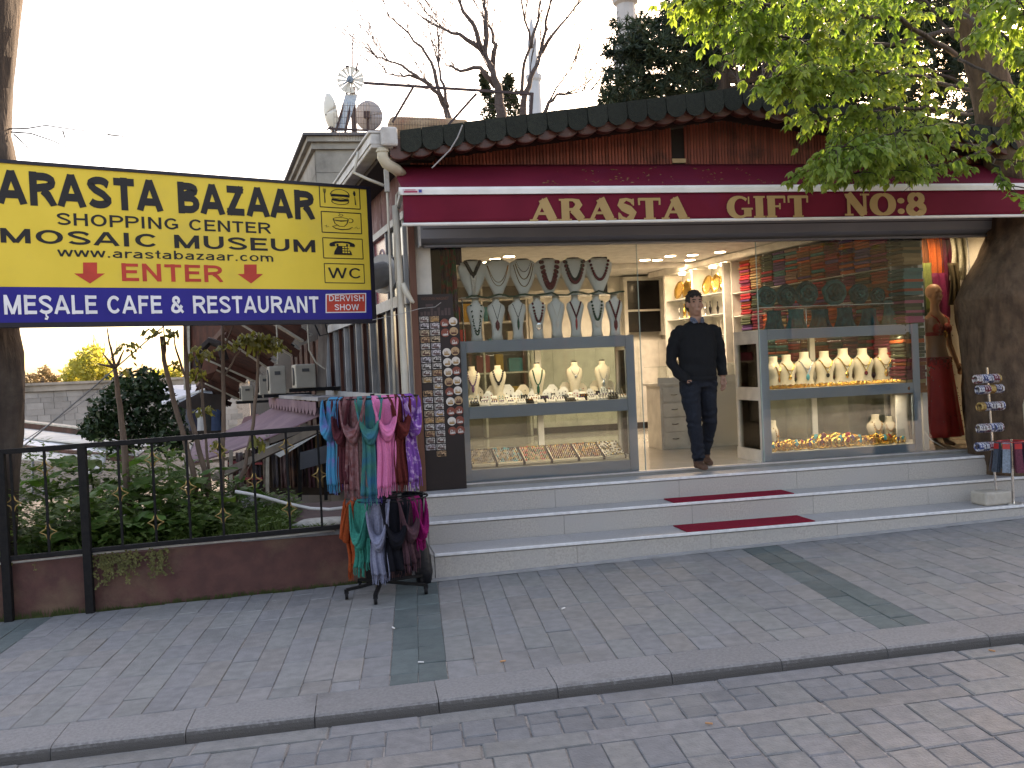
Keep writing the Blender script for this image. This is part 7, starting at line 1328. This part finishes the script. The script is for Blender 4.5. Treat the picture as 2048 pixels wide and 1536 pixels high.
m_skin = pm('skin', (.36, .20, .14), (.31, .165, .115), 12, .5, bump=.08, bscale=120); m_swt = pm('black_knit', (.008, .009, .011), (.014, .015, .017), 140, .95, bump=.5, bscale=220, spec=.2); m_jean = pm('dark_denim', (.010, .012, .018), (.016, .02, .028), 90, .9, bump=.35, bscale=160, spec=.2, c3=(.026, .033, .046), s3=5, t3=(.6, .78)); m_shoe = pm('brown_suede', (.11, .055, .035), (.08, .04, .025), 40, .75, bump=.3); m_hair = pm('dark_hair', (.018, .014, .012), (.035, .03, .026), 60, .7, bump=.8, bscale=160, stretch=(1, 1, .3))
for q in (m_skin, m_swt, m_jean, m_shoe): me.materials.append(q)
for p in me.polygons:
    x, y, z = p.center; ff = z > .066+.028*(x > .03)
    if z > 1.455 or (z > 1.43 and y < -.03 and abs(x) < .035): k = 0
    elif x > .2 and z < .915: k = 0
    elif (-.16 < x < -.115 or y < -.115) and .848 < z < .874 and -.17 < x < -.1: k = 0
    elif z > .875 or (abs(x) > .21 and z > .8): k = 1
    elif z < (.075 if x < .03 else .105) and (y < -.02 or x > .03): k = 3
    elif z < .075: k = 3
    else: k = 2
    p.material_index = k
o = bpy.data.objects.new('body', me); COL.objects.link(o); o.parent = man
H_ = MB(); H_.sphere((-.005, .022, 1.660), .0945, 22, 14, sc=(.86, 1.06, .95)); H_.sphere((-.005, .065, 1.61), .07, 16, 10, sc=(1.05, .75, 1.15))
for _ in range(90): a, b = rnd(0, 6.28), rnd(.2, 1.5); q_ = V((.081*math.cos(a)*math.cos(b), .1*math.sin(a)*math.cos(b), .09*math.sin(b))); H_.tube([V((-.005, .022, 1.66))+q_*.9, V((-.005, .022, 1.66))+q_*1.12+V((rnd(-.012, .012), -.006, rnd(-.004, .012)))], [.012, .004], 5)
hm = fuse(H_, 'hair', .007, 1); bm = bmesh.new(); bm.from_mesh(hm); bmesh.ops.delete(bm, geom=[f for f in bm.faces if f.calc_center_median().y < -.04 and f.calc_center_median().z < 1.688-.5*max(0, abs(f.calc_center_median().x+.005)-.03)+.008*math.sin(f.calc_center_median().x*170)], context='FACES'); bm.to_mesh(hm); bm.free(); hm.materials.append(m_hair); o = bpy.data.objects.new('hair', hm); COL.objects.link(o); o.parent = man
m_col = pm('shirt_check', (.12, .14, .18), (.04, .05, .08), 70, .85)
for s in (-1, 1): put('collar', MB().add([(s*.012, -.085, 1.432), (s*.05, -.066, 1.425), (s*.074, -.03, 1.455), (s*.064, -.025, 1.492), (s*.03, -.062, 1.475)], [(0, 1, 2, 3, 4)]), m_col, man, local=True, solid=.006)
put('pocket_edge', MB().tube([(-.165, -.095, .872), (-.13, -.128, .853), (-.085, -.14, .85)], .006, 6), m_jean, man, local=True); put('sweater_hem', MB().loft([((.01, .03, .862), .187, .134), ((.01, .03, .872), .193, .139), ((.01, .03, .895), .193, .139), ((.01, .03, .905), .187, .134)], 28, cap=False, pw=2.25), m_swt, man, local=True, smooth=True)
put('cuff', MB().loft([((.258, .0, .905), .046, .046), ((.258, .0, .91), .049, .049), ((.258, .002, .935), .049, .049)], 14, cap=False), m_swt, man, local=True, smooth=True)
m_eye = pm('eye_dark', (.03, .02, .015), rough=.3)
for s in (-1, 1): put('eye', MB().sphere((-.005+s*.033-.008, -.079, 1.637), .009, 8, 6, sc=(1.4, .6, .7)), m_eye, man, local=True); put('brow', MB().tube([(-.012+s*.016, -.086, 1.655), (-.012+s*.034, -.084, 1.660), (-.012+s*.05, -.074, 1.655)], .0045, 5), m_hair, man, local=True)
# ------------------------------------------------------------------ mannequin in red costume
PQ = AY(1880, 905, .45); mq = thing('mannequin', 'tan mannequin in a red beaded bra top and long red skirt behind the right window', 'mannequin', (PQ.x, .45, .001)); mq.rotation_euler = (0, 0, R(12))
B = MB(); B.loft([((0, 0, z), a, b) for z, a, b in ((.85, .15, .11), (.95, .16, .115), (1.05, .13, .095), (1.13, .115, .085), (1.25, .135, .10), (1.36, .16, .10), (1.43, .15, .08), (1.465, .09, .065), (1.5, .048, .05), (1.58, .045, .047))], 22); head_mb(B, (0, 0, 1.68), .98)
for s in (-1, 1):
    B.sphere((s*.065, -.085, 1.30), .055, 12, 8)
    e = V((s*.235, .03, 1.13)); w_ = V((s*.25, -.05, .92)); B.tube([(s*.155, 0, 1.42), (s*.2, .02, 1.28), e, w_], [.046, .039, .034, .025], 10); hand(B, w_, (s*.1, -.35, -1), (-s, -.2, 0), s, .5, .9)
    B.tube([(s*.08, 0, .9), (s*.08, 0, .48), (s*.08, .01, .1), (s*.08, -.03, .04), (s*.085, -.13, .02)], [.09, .06, .036, .032, .02], 10)
me = fuse(B, 'mannequin_body', .009, 4); me.materials.append(pm('mannequin_tan', (.30, .17, .095), (.27, .15, .085), 5, .45)); o = bpy.data.objects.new('body', me); COL.objects.link(o); o.parent = mq
m_rc = pm('red_sequin', (.20, .012, .012), (.33, .03, .02), 90, .45, bump=.6, bscale=160); m_rs = pm('red_chiffon', (.55, .028, .02), (.42, .02, .016), 6, .6)
put('skirt', MB().grid(lambda s, v: ((.165+.10*v+.02*math.sin(s*6.2832*9)*v)*math.cos(s*6.2832), (.122+.09*v+.02*math.sin(s*6.2832*9+1)*v)*math.sin(s*6.2832), .98-.87*v), 72, 12), m_rs, mq, local=True, smooth=True, solid=.006)
put('belt', MB().loft([((0, 0, .90), .178, .132), ((0, 0, .985), .172, .126), ((0, 0, .99), .165, .12)], 28, cap=False), m_rc, mq, local=True, smooth=True)
for s in (-1, 1): put('bra_cup', MB().sphere((s*.065, -.093, 1.30), .062, 14, 10, sc=(1, .85, 1)), m_rc, mq, local=True, smooth=True); put('strap', MB().tube([(s*.07, -.13, 1.355), (s*.085, -.105, 1.41), (s*.09, -.03, 1.455)], .009, 6), m_rc, mq, local=True)
put('bra_band', MB().loft([((0, 0, 1.225), .135, .10), ((0, 0, 1.265), .142, .106)], 24, cap=False), m_rc, mq, local=True, solid=.008)
mb = MB()
for k in range(60): a = rnd(3.4, 6.0); mb.sphere((.18*math.cos(a), .135*math.sin(a), rnd(.86, .98)), .007, 5, 4)
for k in range(30): a = rnd(3.4, 6.0); z = rnd(.2, .8); r_ = .165+.1*(.98-z)/.87+.02; mb.sphere((r_*math.cos(a), (r_-.04)*math.sin(a), z), .006, 5, 4)
for k in range(24): mb.sphere((rnd(-.11, .11), -.15+rnd(-.01, .01), rnd(1.2, 1.36)), .006, 5, 4)
put('beads', mb, m_ag, mq, local=True)
put('brooch', MB().sphere((0, -.135, 1.235), .03, 10, 8, sc=(.8, .4, 1.4)), m_au, mq, local=True)
bay_fill = thing('downlight', 'unseen fill downlight added in the right window bay to brighten the mannequin', 'downlight', (6.75, .55, 2.515), 'ceiling downlights in the shop'); put('rim', MB().tube([(0, 0, .003), (0, 0, -.008)], .085, 20), m_il, bay_fill, local=True); put('lens', MB().tube([(0, 0, -.0085), (0, 0, -.012)], .07, 20), m_em, bay_fill, local=True)
L = bpy.data.lights.new('downlight_lamp', 'SPOT'); L.energy = 14; L.color = (1, .86, .66); L.spot_size = R(150); L.spot_blend = .6; L.shadow_soft_size = .07; o = bpy.data.objects.new('downlight_lamp', L); COL.objects.link(o); o.parent = bay_fill; o.location = (0, 0, -.02)  # unseen lamp added to brighten the dim window bay
# scarves and cloths hung in the bay
for k, (x, y0, y1, w_, c1, nm) in enumerate(((1838, 482, 560, 44, (.20, .07, .03), 'brown knotted scarf'), (1866, 480, 600, 40, (.42, .09, .02), 'orange scarf'), (1890, 485, 610, 34, (.09, .012, .03), 'dark red scarf'), (1848, 540, 625, 40, (.14, .18, .05), 'olive green scarf'), (1880, 560, 640, 40, (.15, .015, .06), 'purple-red scarf'), (1838, 570, 690, 26, (.03, .05, .03), 'dark green striped scarf'), (1915, 482, 560, 40, (.45, .45, .36), 'pale cream scarf'), (1948, 478, 600, 50, (.42, .47, .52), 'pale blue sheer scarf'), (1905, 540, 610, 26, (.06, .05, .03), 'dark striped scarf'))):
    Y = .95-.03*k; P = AY(x, y0, Y); Q = AY(x, y1, Y); W_ = w_/1858*(10)
    tag(put('hanging_scarf', MB().grid(lambda s, v: (P.x+(s-.5)*W_*(1-.35*math.sin(math.pi*min(1, v*1.3))*.6+.15*v), Y-.02*math.sin(s*14+k)-.03*math.sin(math.pi*v), lerp(P.z+.08, Q.z, v)), 20, 12), cloth('bay_%d' % k, c1), smooth=True, solid=.008), '%s hanging behind the mannequin in the right window bay' % nm, 'scarf', 'scarves in the right window bay')
tag(put('floor_cable', MB().tube([AY(x, y, .2) for x, y in ((1848, 862), (1862, 880), (1885, 893), (1905, 903))], .006, 5), m_il, smooth=True), 'white cord curling on the floor beside the mannequin', 'cord')
# ================================================================== PLANE TREE at the right
m_pl = pm('plane_bark', (.125, .08, .052), (.065, .042, .029), 11, .95, bump=1.0, bscale=34, spec=.2, c3=(.15, .105, .07), s3=2.2, t3=(.5, .7), stretch=(1, 1, .5))
pt = thing('plane_tree', 'massive plane tree trunk and leafy boughs at the right of the shop front', 'tree', (6.9, -.4, -.55))
YT = -.30; ed = [(1968, 985, .62), (1962, 930, .58), (1950, 880, .56), (1947, 800, .56), (1940, 720, .57), (1931, 640, .60), (1926, 600, .60), (1945, 560, .56), (1975, 510, .5), (1990, 470, .46), (1990, 400, .36), (1972, 300, .28), (1952, 200, .22), (1930, 100, .19), (1912, 0, .17), (1895, -120, .15)]
from mathutils import noise as mn
n = 72; vs = []; E2 = []
for i in range(len(ed)-1):
    for q in range(7): E2.append([lerp(ed[i][c], ed[i+1][c], q/7) for c in range(3)])
E2.append(ed[-1])
for k, (x, y, r_) in enumerate(E2):
    P = AY(x, y, YT)
    for j in range(n):
        a = 2*math.pi*j/n; c_ = V((math.cos(a), math.sin(a), P.z)); rr = r_*(1+.10*mn.noise(V((c_.x*1.6, c_.y*1.6, P.z*1.3)))+.05*mn.noise(V((c_.x*5, c_.y*5, P.z*2.5)))+.028*mn.noise(V((c_.x*14, c_.y*14, P.z*5))))
        vs.append((P.x+r_+rr*math.cos(a), YT+rr*math.sin(a)*.85, P.z))
put('trunk', MB().add(vs, [(i*n+j, i*n+(j+1) % n, (i+1)*n+(j+1) % n, (i+1)*n+j) for i in range(len(E2)-1) for j in range(n)]), m_pl, pt, smooth=True)
m_leaf = pm('plane_leaf', (.18, .27, .06), (.13, .22, .045), 3, .5, trans=.5, c3=(.25, .31, .065), s3=1.4, t3=(.45, .65))
boughs = []
def bough(pts, Ys, r0, nm='bough'):
    P = [AY(x, y, Y) for (x, y), Y in zip(pts, Ys)]; Q = []
    for i in range(len(P)-1):
        for j in range(5): Q.append(P[i].lerp(P[i+1], j/5)+V((rnd(-.02, .02), rnd(-.02, .02), rnd(-.015, .015))))
    Q.append(P[-1]); r0 *= .4; put(nm, MB().tube(Q, [lerp(r0, r0*.2, i/(len(Q)-1)) for i in range(len(Q))], 7), m_trk, pt, smooth=True); boughs.append(Q)
T0 = [(1930, 60), (1920, 130), (1945, 220), (1905, 20)]
BH = [([(1915, 110), (1800, 40), (1650, 20), (1500, 5), (1400, -5)], (-.5, -1.2, -1.8, -2.0, -2.1), .07), ([(1910, 60), (1780, 90), (1640, 85), (1530, 75), (1440, 50)], (-.5, -1.0, -1.4, -1.6, -1.7), .06), ([(1935, 180), (1830, 150), (1720, 140), (1620, 140), (1560, 150)], (-.5, -1.2, -1.6, -1.8, -1.9), .05), ([(1945, 230), (1850, 215), (1740, 220), (1650, 235), (1590, 175)], (-.5, -1.2, -1.5, -1.6, -1.6), .045), ([(1960, 290), (1870, 290), (1780, 310), (1690, 315), (1620, 335)], (-.6, -1.2, -1.45, -1.5, -1.5), .04), ([(1965, 300), (1900, 330), (1830, 335), (1740, 345), (1650, 352)], (-.6, -1.2, -1.4, -1.4, -1.4), .035), ([(1960, 280), (1990, 330), (2010, 370), (2040, 395), (2070, 405)], (-.8, -1.3, -1.5, -1.5, -1.5), .03),
      ([(1905, 20), (1990, 60), (2060, 120), (2120, 200)], (-.6, -1.4, -1.8, -2.0), .05), ([(1905, -40), (1760, -40), (1600, -40), (1480, -50)], (-.6, -1.8, -2.3, -2.5), .06), ([(1920, 120), (2000, 160), (2060, 260), (2080, 350)], (-.6, -1.2, -1.5, -1.6), .04), ([(1910, 80), (1850, 0), (1700, -20), (1560, 30)], (-.5, -.2, .2, .4), .05), ([(1930, 170), (1800, 120), (1700, 80), (1600, 110)], (-.4, -.2, -.1, -.1), .04), ([(1940, 220), (1850, 260), (1750, 270), (1690, 250)], (-.5, -.9, -1.0, -1.0), .035), ([(1950, 250), (1880, 250), (1800, 260), (1720, 290), (1660, 300)], (-.5, -1.6, -1.9, -1.9, -1.9), .03), ([(1905, 0), (1960, -40), (2040, 10), (2100, 60)], (-.6, -1.9, -2.5, -2.6), .04)]
for b in BH: bough(*b)
# leaves: opposite drooping pairs along short twigs
LF = MB(); leafs = []
def leaflet(mb, q, d, nrm, L, w_):
    s = d.cross(nrm).normalized(); dn = V((0, 0, -1))*L
    mb.add([q, q+d*L*.3+s*w_*.75+dn*.02, q+d*L*.55+s*w_+dn*.1, q+d*L+dn*.34, q+d*L*.55-s*w_+dn*.1, q+d*L*.3-s*w_*.75+dn*.02, q+d*L*.45+nrm*L*.06+dn*.04], [(0, 1, 6), (1, 2, 6), (2, 3, 6), (3, 4, 6), (4, 5, 6), (5, 0, 6)])
def cluster(q, d):
    up_ = V((0, 0, 1)); L = rnd(.045, .085)
    for k in range(random.choice((2, 3, 3))):
        a = (k-1)*.85+rnd(-.2, .2); dd = (Matrix.Rotation(a, 3, 'Z') @ V((d.x, d.y, 0))+V((0, 0, rnd(-1.3, -.1)))).normalized(); nn = (up_+V((rnd(-.5, .5), rnd(-.5, .5), 0))).normalized(); leaflet(LF, q, dd, nn, L*rnd(.8, 1.1), L*rnd(.24, .34))
TW = MB()
for bi, Q in enumerate(boughs):
    for i in range(len(Q)//5, len(Q)):
        f = i/(len(Q)-1)
        for _ in range(5 if f > .3 else 3):
            d = (Q[i]-Q[i-1]).normalized(); dd = (d*.6+V((rnd(-1, 1), rnd(-1, 1), rnd(-.75, .55)))).normalized(); p = Q[i].copy(); pts = [p.copy()]; ln = rnd(.18, .42)
            for k in range(4): dd = (dd+V((rnd(-.3, .3), rnd(-.3, .3), -.16))).normalized(); p = p+dd*ln/4; pts.append(p.copy())
            x_, y_, z_ = px_of(pts[-1])
            if y_ > 330 and p.y > -.85: continue
            if y_ > 392: continue
            if y_ > 340 and random.random() < .5: continue
            if 200 < y_ < 330 and x_ < 1950 and random.random() < .35: continue
            TW.tube(pts, [.005, .004, .003, .0025, .002], 4, cap=False)
            for q in pts[1:]:
                if px_of(q)[1] > 372 and q.x < 6.6: continue
                for s in (-1, 1): cluster(q, (dd+dd.cross(V((0, 0, 1)))*s*1.2).normalized())
put('twigs', TW, m_trk, pt); stuff(put('crown', LF, m_leaf, pt))
# separately visible leaves along the hanging lower and left outline
lm = MB(); leaflet(lm, V((0, 0, 0)), V((0, 1, 0)), V((0, 0, 1)), .1, .033); lm = lm.mesh('leaf'); lm.materials.append(m_leaf)
for bi in (0, 1, 2, 3, 4, 5, 6):
    Q = boughs[bi]
    for i in range(len(Q)//2, len(Q)):
        for _ in range(2):
            q = Q[i]+V((rnd(-.06, .06), rnd(-.1, .02), rnd(-.10, -.01))); inst('leaf', lm, pt, q-pt.location, (rnd(-.7, .1), rnd(-.4, .4), rnd(0, 6.28)), (rnd(.8, 1.15),)*3)
# ================================================================== BANGLE STAND and BOOKMARK STAND
Pb = AY(1978, 945, -.92); bs = thing('bangle_stand', 'slim stand with five tiers of patterned bangles before the tree trunk', 'bangle stand', (Pb.x, -.92, -.43))
bx = AY(1972, 740, -.92).x
top = AY(1970, 735, -.92); bot = AY(1990, 930, -.92); put('rod', MB().tube([(bot.x, -.92, -.30), (top.x+.02, -.92, top.z)], .010, 8), m_ag, bs)
m_bl = pm('white_block', (.46, .42, .36), (.38, .34, .29), 10, .8, bump=.3); tag(put('stone_block', MB().bb(AY(1955, 940, -.92).x, AY(2008, 940, -.92).x, -1.02, -.80, -.429, -.30), m_bl, bevel=.02), 'cream stone block under the bangle stand', 'block')
bgm = [pm('bangle_%d' % i, c1, c2, 45, .4, lo=.46, hi=.54) for i, (c1, c2) in enumerate((((.5, .48, .47), (.12, .02, .03)), ((.05, .07, .18), (.5, .5, .55)), ((.45, .45, .48), (.03, .04, .1)), ((.15, .02, .04), (.45, .4, .4)), ((.38, .25, .08), (.2, .1, .03)), ((.04, .04, .08), (.4, .38, .42)), ((.5, .47, .45), (.06, .05, .1))))]
ringm = MB().tube([V((0, math.cos(R(a))*.036, math.sin(R(a))*.036)) for a in range(0, 360, 24)], .009, 6, closed=True).mesh('bangle'); ringm.shade_smooth(); ringm.materials.append(bgm[0])
for ti, y in enumerate((757, 776, 808, 855, 888)):
    y = (755, 776, 810, 853, 890)[ti]; c = AY((1974, 1979, 1982, 1980, 1978)[ti], y, -.92)
    put('cross_arm', MB().tube([(c.x-.13, -.92, c.z), (c.x+.13, -.92, c.z)], .006, 6), m_ag, bs)
    for k in range(13):
        x = c.x-.125+k*.0205; t = inst('bangle', ringm, None, (x, -.92-.0, c.z-.012), (rnd(-.1, .1), rnd(-.12, .12), rnd(-.25, .25)), None, bgm[(k//3+ti*2) % 7]); tag(t, 'patterned bangle, %s along the %s tier of the bangle stand' % (_ords[k], ('top', 'second', 'third', 'fourth', 'lowest')[ti]), 'bangle', 'bangles on the stand')
Pl = AZ(2030, 993, -.43); lx, ly = AZ(2022, 993, -.43).x, AZ(2022, 993, -.43).y; ly = -1.0; lx = AY(2026, 990, ly).x
ks = thing('bookmark_stand', 'small round-based stand with hanging woven bookmarks at the right edge', 'bookmark stand', (lx, ly, -.43))
put('base', MB().tube([(lx, ly, -.4295), (lx, ly, -.415)], .085, 22), m_ag, ks); put('rod', MB().tube([(lx, ly, -.415), (lx, ly, AY(2030, 878, ly).z)], .012, 8), m_ag, ks)
zt_ = AY(2030, 882, ly).z; put('hanger', MB().tube([(lx+.12*math.cos(R(a)), ly+.12*math.sin(R(a)), zt_) for a in range(0, 360, 30)], .006, 6, closed=True), pm('red_hanger', (.5, .03, .03), rough=.4), ks)
wc = [(.06, .08, .11), (.22, .27, .33), (.14, .03, .05), (.1, .03, .04), (.2, .2, .22), (.05, .06, .1), (.12, .05, .06), (.18, .22, .27), (.08, .02, .03), (.1, .1, .13)]; wn_ = ['dark blue', 'light blue', 'maroon', 'brown', 'grey', 'navy', 'rust', 'pale blue', 'dark red', 'slate']
for k in range(10):
    a = R(180+k*36); d = V((math.cos(a), math.sin(a), 0)); s = V((-math.sin(a), math.cos(a), 0)); c = V((lx, ly, zt_))+d*.127; t = thing('bookmark_bundle', '%s bundle of woven bookmarks on the small stand' % wn_[k], 'bookmarks', (c.x, c.y, zt_-.3), 'bookmark bundles on the small stand')
    for q in range(3): b_ = d*(.008*q+.006); vs = [c+b_-s*.03, c+b_+s*.03, c+b_+s*.034+d*(.02+.012*q)+V((0, 0, -.28)), c+b_-s*.034+d*(.02+.012*q)+V((0, 0, -.28))]; put('strip', MB().add(vs+[p+d*.004 for p in vs], [(0, 1, 2, 3), (7, 6, 5, 4), (0, 4, 5, 1), (1, 5, 6, 2), (2, 6, 7, 3), (3, 7, 4, 0)]), pm('bookmark_%d' % k, wc[k], tuple(x*.6 for x in wc[k]), 60, .8), t)
    b_ = d*.034; vs = [c+b_-s*.032+V((0, 0, -.01)), c+b_+s*.032+V((0, 0, -.01)), c+b_+s*.033+d*.003+V((0, 0, -.06)), c+b_-s*.033+d*.003+V((0, 0, -.06))]; put('red_card', MB().add(vs+[p+d*.002 for p in vs], [(0, 1, 2, 3), (7, 6, 5, 4), (0, 4, 5, 1), (1, 5, 6, 2), (2, 6, 7, 3), (3, 7, 4, 0)]), MATS['red_hanger'], t)
tag(put('neck_form', MB().loft([((AY(2052, 800, -.9).x, -.95, AY(2048, 860, -.95).z), .06, .05), ((AY(2052, 800, -.9).x, -.95, AY(2048, 810, -.95).z), .07, .05), ((AY(2054, 800, -.9).x, -.95, AY(2048, 785, -.95).z), .04, .04)], 14), m_velv, smooth=True), 'cream necklace form hung on the tree trunk at the right edge', 'jewellery bust')
# ================================================================== ACROSS THE STREET (unseen block added to keep bright sky out of the glass)
ob_ = thing('reflection_blocker', 'unseen dark building added across the street to block bright sky reflected in the shop windows', 'building', (3, -25, -1)); put('wall', MB().bb(-22, 30, -27, -25, -1, 6.0), pm('blocker_wall', (.035, .036, .028), (.022, .024, .018), 1, .9), ob_)
for k in range(12):
    x = -18+k*3.6
    w_ = put('window', MB().bb(x, x+1.5, -24.99, -24.95, .3, 2.5), m_blkg, ob_)
    for q in (x-.1, x+1.501): put('frame', MB().bb(q, q+.099, -24.99, -24.9, .3, 2.5), m_brn, w_)
nw = thing('filler_wall', 'unseen plain plastered wall added right of the shop to fill the gap and stop sun spill', 'wall', (10, .3, -.2)); put('wall_face', MB().bb(7.42, 14, .2, .5, -1.0, 2.3), pm('old_plaster', (.33, .29, .24), (.26, .23, .19), 3, .9, bump=.4, c3=(.18, .16, .14), s3=1.3), nw); put('coping', MB().bb(7.40, 14, .14, .56, 2.302, 2.4), m_lime, nw)  # unseen wall added to close the gap and stop sun spilling past
